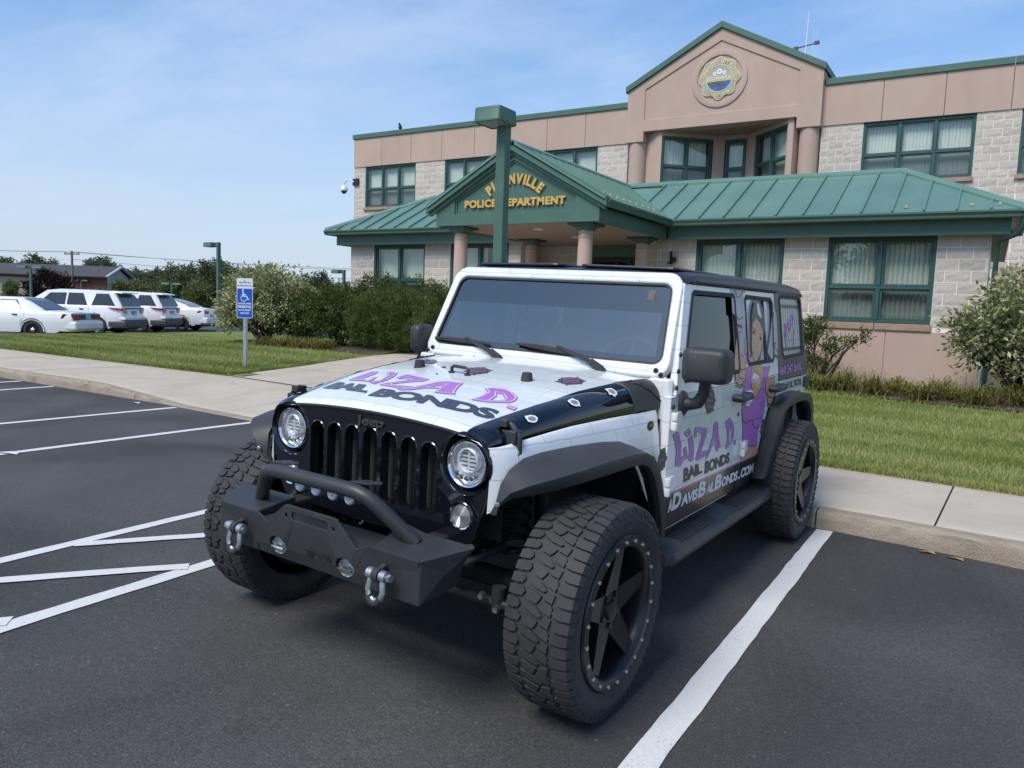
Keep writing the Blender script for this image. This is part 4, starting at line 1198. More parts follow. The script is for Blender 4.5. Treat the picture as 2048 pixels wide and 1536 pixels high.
m = MB(); m.box(-7.41, -2.88, GY + 0.01, 21.9, 7.131, 7.16); m.build('soffit', MAT['soffit'], B)
m = MB(); m.box(XL, XR - 0.3, 16.4, 20.1, 3.2, 3.3); m.build('flat_roof', MAT['far_roof'], B)

# camera dome on the corner, bird, antenna ----------------------------------------------------
t = thing('security_camera', 'white dome security camera on a curved arm at the upper left corner of the building', 'camera', (-19.76, YU + 0.05, 6.30))
m = MB(); m.box(-0.02, 0.28, -0.13, -0.05, -0.13, 0.13); m.build('bracket', MAT['black'], t)
m = MB(); m.tube([(0.05, -0.12, 0.0), (-0.12, -0.14, 0.10), (-0.30, -0.16, 0.09), (-0.42, -0.17, -0.04), (-0.43, -0.17, -0.12)], 0.025, 10); m.build('arm', MAT['white_plastic'], t, smooth=50)
m = MB(); m.lathe([(0.02, -0.10), (0.09, -0.14), (0.15, -0.24), (0.15, -0.32), (0.145, -0.33)], 24, lambda x, y, h: (-0.43 + x, -0.17 + y, h)); m.build('housing', MAT['white_plastic'], t, smooth=40, fix=False)
m = MB(); m.sphere((-0.43, -0.17, -0.34), (0.11, 0.11, 0.10), 16, 10); m.build('dome', MAT['gloss_black'], t, smooth=60)
t = thing('bird', 'small dark bird perched on the left roof coping', 'bird', (-17.45, YU + 0.02, 8.125))
m = MB(); m.sphere((0, 0, 0.11), (0.055, 0.09, 0.10), 12, 8); m.sphere((0, -0.05, 0.22), 0.045, 10, 8); m.cyl((0, -0.09, 0.22), (0, -0.125, 0.212), 0.012, 0.002, 6); m.add([(-0.025, 0.05, 0.06), (0.025, 0.05, 0.06), (0.03, 0.19, -0.01), (-0.03, 0.19, -0.01), (0, 0.05, 0.09)], [(0, 1, 2, 3), (0, 4, 3), (1, 2, 4), (4, 2, 3)])
for s in (-0.02, 0.02):
    m.cyl((s, 0, 0.03), (s, 0, 0.0), 0.006, n=6)
m.build('body', MAT['char'], t, smooth=60)
t = thing('roof_antenna', 'thin white radio antenna with crossbar on the roof behind the gable', 'antenna', (-3.25, 22.2, 7.7))
m = MB(); m.tube([(0, 0, 0), (0, 0, 1.9), (0.02, 0, 3.05)], [0.03, 0.022, 0.01], 8); m.build('mast', MAT['white_plastic'], t)
m = MB(); m.cyl((-0.30, 0, 2.02), (0.32, 0, 2.10), 0.02, n=8); m.box(-0.36, -0.22, -0.04, 0.04, 1.97, 2.06); m.box(0.24, 0.38, -0.04, 0.04, 2.06, 2.15); m.build('crossbar', MAT['trim_grey'], t)
m = MB(); m.tube([(0.22, 0, 1.6), (0.22, 0, 2.5), (0.30, 0, 2.5), (0.30, 0, 1.6)], 0.006, 6, closed=True); m.build('loop', MAT['white_plastic'], t)
print('blocks', nblk[0])
DEC={
'door_liza':[[(0.964,0.985),(1.023,0.996),(1.041,0.990),(1.070,0.951),(1.094,0.913),(1.099,0.848),(1.140,0.857),(1.125,0.895),(1.163,0.903),(1.198,0.840),(1.196,0.832),(1.131,0.830),(1.101,0.803),(1.028,0.816),(1.029,0.898),(1.002,0.944)],[(1.118,0.979),(1.180,0.996),(1.196,0.990),(1.225,0.958),(1.172,0.948),(1.136,0.962)],[(1.185,0.936),(1.234,0.950),(1.258,0.927),(1.285,0.856),(1.284,0.810),(1.266,0.802),(1.210,0.820),(1.215,0.866)],[(1.275,0.991),(1.472,0.962),(1.456,0.924),(1.395,0.840),(1.481,0.836),(1.496,0.807),(1.349,0.795),(1.320,0.805),(1.324,0.821),(1.388,0.922),(1.379,0.946),(1.300,0.962),(1.299,0.933),(1.263,0.939)],[(1.567,0.975),(1.603,0.986),(1.639,0.976),(1.656,0.912),(1.718,0.827),(1.652,0.801),(1.614,0.851),(1.567,0.848),(1.534,0.808),(1.478,0.781),(1.488,0.809),(1.544,0.872),(1.568,0.914)],[(1.762,0.959),(1.836,0.982),(1.878,0.968),(1.940,0.918),(1.948,0.850),(1.909,0.814),(1.819,0.793),(1.809,0.812),(1.832,0.853),(1.797,0.932)],[(1.957,0.830),(1.998,0.826),(2.006,0.798),(1.965,0.801)]],
'door_liza_holes':[[(1.585,0.900),(1.573,0.867),(1.604,0.867)],[(1.845,0.929),(1.897,0.885),(1.903,0.837),(1.869,0.831),(1.871,0.873)]],
'door_bail':[(1.164,0.708),(1.444,0.714),(1.409,0.777),(1.155,0.786)],
'door_bonds':[(1.480,0.699),(1.910,0.699),(1.899,0.767),(1.475,0.774)],
'web':[('A',[(0.974,0.586),(1.029,0.585),(1.026,0.651),(0.971,0.652)]),('D',[(1.029,0.585),(1.153,0.582),(1.145,0.673),(1.021,0.676)]),('AVIS',[(1.150,0.582),(1.400,0.576),(1.398,0.638),(1.147,0.645)]),('B',[(1.400,0.576),(1.524,0.573),(1.515,0.664),(1.392,0.667)]),('AIL',[(1.528,0.573),(1.660,0.570),(1.658,0.630),(1.526,0.634)]),('B',[(1.665,0.570),(1.795,0.567),(1.786,0.657),(1.655,0.660)]),('ONDS',[(1.795,0.567),(2.096,0.559),(2.094,0.621),(1.793,0.628)]),('.',[(2.106,0.559),(2.147,0.558),(2.146,0.620),(2.104,0.621)]),('COM',[(2.158,0.558),(2.437,0.551),(2.436,0.615),(2.155,0.622)])],
'num1':[(2.856,1.169),(3.467,1.182),(3.473,1.244),(2.866,1.234)],
'num2':[(2.868,1.050),(3.505,1.052),(3.480,1.115),(2.857,1.109)],
'n247':[(3.143,1.410),(3.450,1.496),(3.441,1.603),(3.140,1.534)],
'qwin':[(2.991,1.724),(3.560,1.730),(3.614,1.712),(3.595,1.320),(3.535,1.302),(2.967,1.284),(3.014,1.698)],
'badge1':[(1.368,1.128),(1.558,1.111),(1.452,1.206),(1.480,1.038)],
'badge2':[(2.510,0.828),(2.676,0.808),(2.569,0.901),(2.610,0.731)],
'badge3':[(0.697,0.914),(0.812,0.893),(0.743,0.948),(0.766,0.862)],
'trail':[(0.685,1.065),(0.751,1.058),(0.713,1.088),(0.723,1.035)],
'hair':[(2.284,1.475),(2.316,1.601),(2.366,1.653),(2.405,1.682),(2.450,1.683),(2.513,1.671),(2.565,1.634),(2.592,1.580),(2.589,1.510),(2.530,1.434),(2.515,1.399),(2.414,1.285),(2.356,1.287),(2.487,1.396),(2.514,1.453),(2.469,1.541),(2.398,1.571),(2.319,1.534)],
'hairlight':[(2.432,1.662),(2.478,1.663),(2.496,1.625),(2.523,1.572),(2.502,1.568),(2.442,1.594)],
'face':[(2.272,1.438),(2.288,1.482),(2.313,1.534),(2.398,1.571),(2.469,1.541),(2.519,1.499),(2.528,1.453),(2.501,1.396),(2.449,1.348),(2.359,1.298),(2.307,1.293),(2.271,1.328),(2.259,1.383)],
'eyes':[[(2.294,1.479),(2.329,1.493),(2.361,1.478),(2.321,1.460)],[(2.431,1.439),(2.464,1.456),(2.496,1.434),(2.460,1.416)],[(2.313,1.508),(2.367,1.493),(2.363,1.489),(2.312,1.502)],[(2.439,1.471),(2.510,1.463),(2.509,1.459),(2.438,1.468)],[(2.354,1.385),(2.373,1.384),(2.367,1.377),(2.353,1.379)]],
'lips':[(2.277,1.352),(2.315,1.354),(2.345,1.348),(2.376,1.345),(2.330,1.340)],
'bars':[[(1.911,1.755),(2.220,1.767),(2.226,1.731),(2.163,1.714),(2.178,1.585),(2.145,1.441),(2.092,1.324),(1.998,1.356),(2.018,1.468),(1.989,1.566),(1.930,1.597),(1.932,1.704)],[(2.825,1.690),(2.889,1.590),(2.878,1.427),(2.856,1.310),(2.707,1.272),(2.611,1.343),(2.725,1.490)]],
'barlines':[[(1.964,1.750),(2.029,1.693),(2.067,1.687),(2.142,1.710),(2.159,1.761),(2.142,1.760),(2.127,1.713),(2.069,1.694),(2.041,1.698),(1.981,1.754)],[(1.930,1.597),(2.003,1.577),(2.050,1.559),(2.129,1.577),(2.130,1.570),(2.048,1.552),(1.996,1.569),(1.934,1.590)],[(1.988,1.534),(2.099,1.524),(2.089,1.502),(2.001,1.517)],[(2.011,1.485),(2.072,1.479),(2.031,1.474)],[(2.018,1.468),(2.029,1.468),(2.010,1.355),(2.091,1.331),(2.089,1.324),(1.998,1.354)],[(2.778,1.501),(2.823,1.505),(2.814,1.497)],[(2.761,1.402),(2.842,1.404),(2.793,1.385),(2.863,1.338),(2.854,1.331),(2.771,1.385)],[(2.743,1.330),(2.856,1.310),(2.852,1.292),(2.760,1.310)],[(2.797,1.605),(2.828,1.613),(2.797,1.549),(2.784,1.553)]],
'dress':[(2.125,1.267),(2.239,1.266),(2.209,1.227),(2.204,1.162),(2.306,1.052),(2.423,1.113),(2.463,1.187),(2.487,1.254),(2.568,1.246),(2.647,1.251),(2.562,1.173),(2.534,1.118),(2.574,1.014),(2.546,0.911),(2.474,0.853),(2.454,0.798),(2.457,0.739),(2.394,0.732),(2.276,0.750),(2.130,0.791),(2.099,0.925),(2.060,0.994),(2.056,1.124),(2.090,1.202)],
'dresslines':[[(2.063,0.994),(2.117,0.931),(2.176,0.910),(2.240,0.922),(2.515,0.914),(2.516,0.910),(2.248,0.916),(2.177,0.906),(2.104,0.928)],[(2.304,0.915),(2.353,0.871),(2.408,0.854),(2.479,0.861),(2.481,0.854),(2.410,0.848),(2.339,0.870),(2.296,0.911)],[(2.129,0.793),(2.275,0.752),(2.393,0.736),(2.457,0.740),(2.458,0.735),(2.395,0.730),(2.277,0.747),(2.131,0.788)],[(2.197,1.162),(2.211,1.161),(2.309,1.056),(2.423,1.113),(2.436,1.111),(2.308,1.050)]],
'shoulder':[(2.129,1.346),(2.180,1.331),(2.238,1.318),(2.206,1.287),(2.115,1.284)],
'chest':[(2.239,1.266),(2.479,1.254),(2.463,1.187),(2.423,1.113),(2.306,1.052),(2.204,1.162),(2.209,1.227)],
'neck':[(2.255,1.340),(2.307,1.293),(2.410,1.296),(2.434,1.284),(2.468,1.260),(2.213,1.264),(2.214,1.294)],
'legs':[(2.124,0.790),(2.248,0.754),(2.458,0.736),(2.501,0.677),(2.492,0.672),(2.124,0.669)],
'arm1':[(2.004,1.482),(1.973,1.444),(1.936,1.375),(1.905,1.324),(1.899,1.260),(1.908,1.289),(1.907,1.232),(1.910,1.187),(1.961,1.168),(2.017,1.171),(2.084,1.222),(2.127,1.245),(2.126,1.271),(2.117,1.319),(2.095,1.324),(1.998,1.356),(2.018,1.468)],
'hand1':[(2.127,1.437),(2.168,1.438),(2.182,1.404),(2.156,1.357),(2.110,1.337)],
'arm1lines':[[(1.969,1.286),(2.008,1.263),(2.057,1.256),(2.111,1.262),(2.109,1.256),(2.056,1.251),(2.001,1.260)],[(1.945,1.234),(1.983,1.210),(2.039,1.203),(2.081,1.206),(2.079,1.200),(2.031,1.198),(1.976,1.206)],[(1.899,1.194),(1.954,1.171),(2.018,1.169),(2.069,1.193),(2.078,1.192),(2.026,1.162),(1.956,1.165)],[(1.896,1.290),(1.898,1.232),(1.900,1.189),(1.886,1.190),(1.881,1.233),(1.882,1.283)]],
'cuff1':[(1.894,1.179),(1.960,1.161),(2.027,1.158),(2.061,1.176),(2.050,1.146),(2.012,1.142),(1.901,1.163)],
'arm2':[(2.568,1.177),(2.649,1.167),(2.744,1.171),(2.759,1.102),(2.778,1.046),(2.736,1.000),(2.702,0.982),(2.642,0.994),(2.585,1.053),(2.548,1.095),(2.547,1.148)],
'arm2lines':[[(2.575,1.084),(2.625,1.049),(2.694,1.031),(2.759,1.030),(2.761,1.022),(2.688,1.025),(2.612,1.042)],[(2.600,1.029),(2.642,0.994),(2.702,0.981),(2.757,0.984),(2.759,0.979),(2.704,0.974),(2.628,0.989)]],
'cuff2':[(2.604,0.993),(2.655,0.980),(2.725,0.974),(2.711,0.954),(2.616,0.978)],
'hood_liza':[[(-0.672,0.244),(-0.607,0.248),(-0.558,0.179),(-0.532,0.077),(-0.450,0.057),(-0.460,0.092),(-0.499,0.117),(-0.456,0.127),(-0.388,0.028),(-0.463,0.035),(-0.625,0.045),(-0.640,0.105)],[(-0.506,0.226),(-0.500,0.249),(-0.410,0.235),(-0.335,0.152),(-0.299,0.078),(-0.310,-0.001),(-0.373,0.012),(-0.387,0.049),(-0.349,0.063),(-0.404,0.154)],[(-0.307,0.143),(-0.292,0.216),(-0.070,0.166),(-0.069,0.118),(-0.181,0.026),(-0.160,0.013),(-0.009,0.028),(-0.023,-0.016),(-0.089,-0.030),(-0.246,-0.012),(-0.267,0.003),(-0.249,0.027),(-0.155,0.117),(-0.225,0.141),(-0.240,0.112)],[(-0.080,-0.050),(-0.039,0.001),(0.005,0.144),(0.036,0.173),(0.124,0.180),(0.146,0.116),(0.184,0.043),(0.212,0.008),(0.112,-0.017),(0.084,0.046),(0.027,0.021),(-0.011,-0.030),(-0.055,-0.054)],[(0.258,0.158),(0.283,0.190),(0.342,0.206),(0.398,0.180),(0.456,0.132),(0.475,0.086),(0.464,0.049),(0.395,0.005),(0.311,-0.014),(0.317,0.060),(0.307,0.116)],[(0.476,0.036),(0.528,0.024),(0.535,-0.009),(0.487,-0.001)]],
'hood_liza_holes':[[(0.033,0.048),(0.068,0.105),(0.077,0.066)],[(0.347,0.131),(0.374,0.130),(0.418,0.089),(0.427,0.063),(0.385,0.035),(0.376,0.087)]],
'hood_bail':[(-0.641,-0.109),(-0.187,-0.144),(-0.285,-0.033),(-0.660,0.007)],
'hood_bonds':[(-0.133,-0.181),(0.524,-0.151),(0.497,-0.048),(-0.163,-0.060)],
'hood_badges':[[(-0.044,0.401),(0.060,0.483),(-0.063,0.537),(0.066,0.364)],[(0.425,0.498),(0.524,0.609),(0.424,0.636),(0.515,0.479)],[(-0.645,0.600),(-0.463,0.589),(-0.646,0.701),(-0.482,0.514)]],
'bumps':[[(-0.377,0.447)],[(0.319,0.407)]],
'hood_handle':[(-0.077,0.342),(0.034,0.325)],
}
# ================================================================== the wrapped off-roader
J = thing('off_road_vehicle', 'white lifted four door off-road vehicle with brick print wrap, black hood sides and purple lettering', 'car')
J.matrix_world = Matrix(((0.9991748870, 0.0337540357, 0.0225878335, 0), (-0.0336335527, 0.9994180182, -0.0056929004, 0), (-0.0227668462, 0.0049284940, 0.9997286535, 0), (0, 0, 0, 1)))
def sx(z):
    return 0.84 if z <= 1.18 else 0.84 - (z - 1.18) * (0.095 / 0.6)
def sfn(sg, off=0.0):
    return lambda a, b, d=0.0: (sg * (sx(b) + off - d), a, b)
ZCY, ZCZ = [-.285, -.26, -.14, .1, .4, .7, .95], [1.132, 1.148, 1.170, 1.21, 1.25, 1.272, 1.28]
def hzc(y): return lerp(y, ZCY, ZCZ)
def hxe(y): return lerp(y, [-.28, -.14, .2, .44, .71, .94], [.50, .52, .58, .60, .63, .68])
def hz(x, y): return hzc(y) - 0.030 * (abs(x) / hxe(y)) ** 2
def hxb(y): return lerp(y, [-.28, .16, .5, .8, .97], [.607, .68, .72, .745, .775])
def hzb(y): return lerp(y, [-.28, .16, .5, .8, .97], [1.062, 1.10, 1.108, 1.108, 1.115])

# ---- wheels ---------------------------------------------------------------------------------
RT = 0.4445
def tyre_mesh():
    m = MB()
    prof = [(0.290, 0.125), (0.298, 0.148), (0.330, 0.160), (0.372, 0.166), (0.402, 0.161), (0.420, 0.150), (0.430, 0.132), (0.4325, 0.09), (0.4335, 0.0)]
    prof = prof + [(r, -x) for r, x in reversed(prof[:-1])]
    m.lathe(prof, 96, lambda a, b, h: (h, a, b))
    N = 30
    def lug(poly, r0, r1, taper=0.0):
        cx = sum(p[0] for p in poly) / len(poly); cy = sum(p[1] for p in poly) / len(poly)
        v = []
        for top in (0, 1):
            for s, x in poly:
                k = 1 - taper * top
                s2, x2 = cx + (s - cx) * k, cy + (x - cy) * k
                r = (r0, r1)[top] - max(0, abs(x2) - 0.105) ** 2 * 4.2
                an = s2 / N * 2 * PI
                v.append((x2, r * math.cos(an), r * math.sin(an)))
        n = len(poly)
        m.add(v, [(i, (i + 1) % n, n + (i + 1) % n, n + i) for i in range(n)] + [tuple(range(n, 2 * n))])
    r0, r1 = 0.428, RT
    for k in range(N):
        o = k
        for sg in (1, -1):
            ph = 0 if sg > 0 else 0.5
            # two shoulder lugs per pitch, with a chevron inner end
            for j, e in ((0.0, 0.0), (0.5, 0.012)):
                q = o + ph + j
                P = [(q + 0.03, 0.158), (q + 0.43, 0.158), (q + 0.45, 0.118), (q + 0.40, 0.092 - e), (q + 0.22, 0.082 - e), (q + 0.05, 0.094 - e), (q + 0.0, 0.12)]
                lug([(s, sg * x) for s, x in P], r0, r1, 0.06)
        # centre: interlocking stepped diagonals
        C = [[(0.04, 0.074), (0.40, 0.066), (0.30, 0.02), (0.18, 0.022), (0.10, 0.052)],
             [(0.46, 0.064), (0.60, 0.074), (0.92, 0.070), (0.78, 0.026), (0.62, 0.004), (0.50, 0.008), (0.38, 0.03)],
             [(0.24, 0.012), (0.44, 0.002), (0.58, -0.012), (0.46, -0.05), (0.14, -0.068), (0.02, -0.062), (0.12, -0.016)],
             [(0.66, -0.010), (0.80, 0.012), (0.98, 0.030), (1.06, 0.018), (0.96, -0.030), (0.80, -0.066), (0.54, -0.072), (0.58, -0.044)]]
        for P in C:
            lug([(o + s, x) for s, x in P], r0, r1, 0.05)
        # side biters running down the sidewalls
        for sg in (1, -1):
            for j in (0.0, 0.5):
                q = o + (0 if sg > 0 else 0.5) + j
                long_ = 0.392 if j else 0.405
                v = []
                for (s, r, x) in ((q + 0.06, 0.424, 0.147), (q + 0.42, 0.424, 0.147), (q + 0.38, long_, 0.1585), (q + 0.12, long_, 0.1585),
                                  (q + 0.06, 0.432, 0.156), (q + 0.42, 0.432, 0.156), (q + 0.38, long_, 0.1665), (q + 0.12, long_, 0.1665)):
                    an = s / N * 2 * PI
                    v.append((sg * x, r * math.cos(an), r * math.sin(an)))
                m.hexa(v)
    k_ = (0.420 - 0.297) / (RT - 0.297); W_ = []
    for x, a, b in m.v:
        r = math.hypot(a, b); r2 = 0.297 + (r - 0.297) * k_ if r > 0.297 else r
        W_.append((x * 0.84, a * r2 / r, b * r2 / r))
    m.v = W_
    me = m.mesh('tyre', MAT['rubber'], smooth=13)
    return me
def rim_mesh():
    m = MB()
    m.lathe([(0.300, -0.02), (0.302, 0.0), (0.296, 0.008), (0.262, 0.008), (0.256, 0.002), (0.250, -0.03), (0.246, -0.06), (0.240, -0.20), (0.238, -0.26)], 72, lambda a, b, h: (h, a, b))
    for k in range(5):
        an = 2 * PI * k / 5 + 0.31
        def pt(r, t, x):
            return (x, r * math.cos(an) - t * math.sin(an), r * math.sin(an) + t * math.cos(an))
        m.hexa([pt(0.04, -0.052, -0.10), pt(0.246, -0.034, -0.08), pt(0.246, 0.034, -0.08), pt(0.04, 0.052, -0.10), pt(0.04, -0.058, -0.045), pt(0.246, -0.030, -0.012), pt(0.246, 0.030, -0.012), pt(0.04, 0.058, -0.045)])
    m.lathe([(0.098, -0.10), (0.098, -0.052), (0.085, -0.042), (0.042, -0.040), (0.038, -0.028), (0.0, -0.026)], 30, lambda a, b, h: (h, a, b))
    for k in range(5):
        an = 2 * PI * k / 5 + 0.31 + PI / 5
        m.lathe([(0.013, -0.039), (0.012, -0.034), (0.0, -0.033)], 10, lambda a, b, h: (h, 0.064 * math.cos(an) + a, 0.064 * math.sin(an) + b))
    return m.mesh('wheel', MAT['rim'], smooth=35)
def disc_mesh():
    m = MB()
    m.lathe([(0.0, -0.13), (0.165, -0.13), (0.165, -0.155), (0.0, -0.155)], 40, lambda a, b, h: (h, a, b))
    m.lathe([(0.0, -0.262), (0.239, -0.262)], 40, lambda a, b, h: (h, a, b))
    return m.mesh('brake_disc', MAT['dark'], smooth=40)
def bolt_mesh(r, h, mat):
    m = MB(); m.lathe([(r, 0.0), (r, h * 0.7), (r * 0.75, h), (0, h)], 8, lambda a, b, k: (k, a, b)); return m.mesh('bolt', mat)
TM, RM, DM, BM = tyre_mesh(), rim_mesh(), disc_mesh(), bolt_mesh(0.0085, 0.008, MAT['bolt'])
XW = 1.061
for sg in (1, -1):
    for wy, rot in ((0.0, 0.0), (2.946, 1.1)):
        w = link('wheel', RM, J)
        w.location = (sg * XW if sg > 0 else -0.975, wy, 0.4449); w.rotation_euler = (rot if sg > 0 else -rot + 0.4, 0, 0 if sg > 0 else PI)
        t = link('tyre', TM, w); t.location = (-0.130, 0, 0)
        link('brake_disc', DM, w)
        for k in range(22):
            an = 2 * PI * (k + 0.5) / 22
            b = link('bolt', BM, w); b.location = (0.008, 0.279 * math.cos(an), 0.279 * math.sin(an))

# ---- underbody -------------------------------------------------------------------------------
m = MB(); m.box(-0.78, 0.78, 0.93, 3.60, 0.47, 1.06); m.box(-0.46, 0.46, -0.20, 0.86, 0.62, 1.03)
m.build('floor_pan', MAT['dark'], J)
for sg in (1, -1):
    m = MB(); m.box(sg * 0.40 - 0.045, sg * 0.40 + 0.045, -0.47, 3.5, 0.55, 0.68); m.build('frame_rail', MAT['dark'], J, bevel=0.01)
    m = MB()
    for i in range(1):
        pts = [(sg * 0.53 + 0.065 * math.cos(t), 0.05 + 0.065 * math.sin(t), 0.52 + 0.36 * t / (12 * PI)) for t in [k * PI / 6 for k in range(73)]]
    m.tube(pts, 0.010, 6); m.build('coil_spring', MAT['black'], J, smooth=50)
    m = MB(); m.cyl((sg * 0.60, 0.16, 0.40), (sg * 0.52, 0.26, 0.95), 0.03, n=12); m.build('shock_absorber', MAT['dark'], J, smooth=40)
    m = MB(); m.box(sg * 0.50, sg * 0.72, 0.80, 0.86, 0.48, 1.0); m.box(sg * 0.46, sg * 0.60, -0.20, 0.8, 0.97, 1.01); m.build('wheel_well', MAT['dark'], J)
    m = MB(); m.tube([(sg * 0.35, 0.95, 0.52), (sg * 0.48, 0.30, 0.42), (sg * 0.50, 0.05, 0.37)], 0.028, 8); m.build('control_arm', MAT['black'], J, smooth=40)
    m = MB(); m.box(sg * 0.415 - 0.02, sg * 0.415 + 0.06, -0.225, -0.12, 0.60, 0.80); m.build('frame_horn', MAT['dark'], J)
    for by, bz in ((-0.20, 0.74), (-0.20, 0.67), (-0.06, 0.56)):
        b = link('bolt', bolt_mesh(0.014, 0.012, MAT['bolt']), J); b.location = (sg * (0.477 if by < -0.1 else 0.447), by, bz); b.rotation_euler = (0, 0, 0 if sg > 0 else PI)
m = MB(); m.cyl((-0.78, 0, 0.44), (0.78, 0, 0.44), 0.045, n=14); m.sphere((-0.18, -0.02, 0.43), (0.13, 0.14, 0.14), 16, 10); m.build('front_axle', MAT['dark'], J, smooth=50)
m = MB(); m.cyl((-0.78, 2.946, 0.44), (0.78, 2.946, 0.44), 0.05, n=14); m.sphere((0, 2.95, 0.43), (0.15, 0.15, 0.15), 16, 10); m.build('rear_axle', MAT['dark'], J, smooth=50)
m = MB(); m.cyl((-0.66, -0.15, 0.40), (0.66, -0.15, 0.40), 0.022, n=10); m.cyl((0.60, -0.15, 0.37), (0.60, -0.15, 0.47), 0.03, n=10); m.build('tie_rod', MAT['steel_black'], J, smooth=40)
m = MB(); m.tube([(-0.45, -0.10, 0.46), (0.10, -0.20, 0.50), (0.40, -0.22, 0.545), (0.50, -0.20, 0.56)], 0.021, 10); m.build('track_bar', MAT['steel_black'], J, smooth=40)
m = MB(); m.tube([(-0.5, -0.36, 0.57), (0.38, -0.36, 0.57), (0.50, -0.28, 0.575), (0.55, -0.05, 0.60)], 0.017, 10); m.build('sway_bar', MAT['steel_black'], J, smooth=40)
for bx_, by, bz in ((0.62, -0.185, 0.40), (0.55, -0.19, 0.44)):
    b = link('bolt', bolt_mesh(0.014, 0.035, MAT['bolt']), J); b.location = (bx_, by, bz); b.rotation_euler = (0, 0, RAD(-75))

# ---- grille -----------------------------------------------------------------------------------
GYF = -0.29
def gfn(a, b, d):
    return (a, GYF + d + 0.05 * max(0, abs(a) - 0.42) ** 1.5 + 0.03 * max(0.0, b - 0.95), b)
half_o = [(0.0, 1.116), (0.30, 1.109), (0.48, 1.090), (0.555, 1.072), (0.600, 1.040), (0.622, 0.99), (0.625, 0.93), (0.612, 0.86), (0.585, 0.79), (0.565, 0.73), (0.54, 0.685), (0.50, 0.655), (0.0, 0.645)]
outer = half_o + [(-a, b) for a, b in reversed(half_o[1:-1])]
slots = []
SLW, SP = 0.0395, 0.1075
for i in range(7):
    c = (i - 3) * SP; zt = 1.050 - 0.0035 * (abs(i - 3)) ** 1.3; zb = 0.735
    sl = [(c + SLW * math.cos(RAD(a)), zt - SLW + SLW * math.sin(RAD(a))) for a in range(0, 181, 20)] + [(c + SLW * math.cos(RAD(a)), zb + SLW + SLW * math.sin(RAD(a))) for a in range(180, 361, 20)]
    slots.append(sl)
lamps = [ellipse(s * 0.504, 0.978, 0.1215, 0.1215, 40) for s in (-1, 1)]
turns = [ellipse(s * 0.497, 0.773, 0.054, 0.054, 24) for s in (-1, 1)]
m = MB(); m.plate(outer, slots + lamps + turns, gfn, 0.0, 0.045, 0, 0.05)
gr = m.build('grille', MAT['gloss_black'], J, smooth=30)
m = MB(); n = len(outer); a, b = inset(outer, -0.010), inset(outer, -0.002)
m.add([gfn(p, q, 0.03) for p, q in a] + [gfn(p, q, 0.012) for p, q in a] + [gfn(p, q, 0.003) for p, q in b] + [gfn(p, q, 0.0) for p, q in inset(outer, 0.004)], [(j * n + i, j * n + (i + 1) % n, (j + 1) * n + (i + 1) % n, (j + 1) * n + i) for j in range(3) for i in range(n)])
m.build('grille_edge', MAT['gloss_black'], gr, smooth=60, fix=False)
for sl in slots:      # raised rims of the slots
    m = MB(); n = len(sl)
    a, b, c = inset(sl, -0.006), inset(sl, -0.002), sl
    m.add([gfn(p, q, 0.0) for p, q in a] + [gfn(p, q, -0.003) for p, q in b] + [gfn(p, q, 0.004) for p, q in c], [(i, (i + 1) % n, n + (i + 1) % n, n + i) for i in range(n)] + [(n + i, n + (i + 1) % n, 2 * n + (i + 1) % n, 2 * n + i) for i in range(n)])
    m.build('slot_rim', MAT['gloss_black'], gr, smooth=60, fix=False)
m = MB()
for k in range(44):
    z = 0.70 + k * 0.0085
    m.box(-0.37, 0.40, GYF + 0.085, GYF + 0.10, z, z + 0.0035)
m.box(-0.37, 0.40, GYF + 0.10, GYF + 0.12, 0.68, 1.08); m.build('radiator', MAT['trim_grey'], gr)
m = MB(); m.box(-0.60, 0.60, GYF + 0.13, GYF + 0.14, 0.66, 1.09); m.build('backing', MAT['dark'], gr)
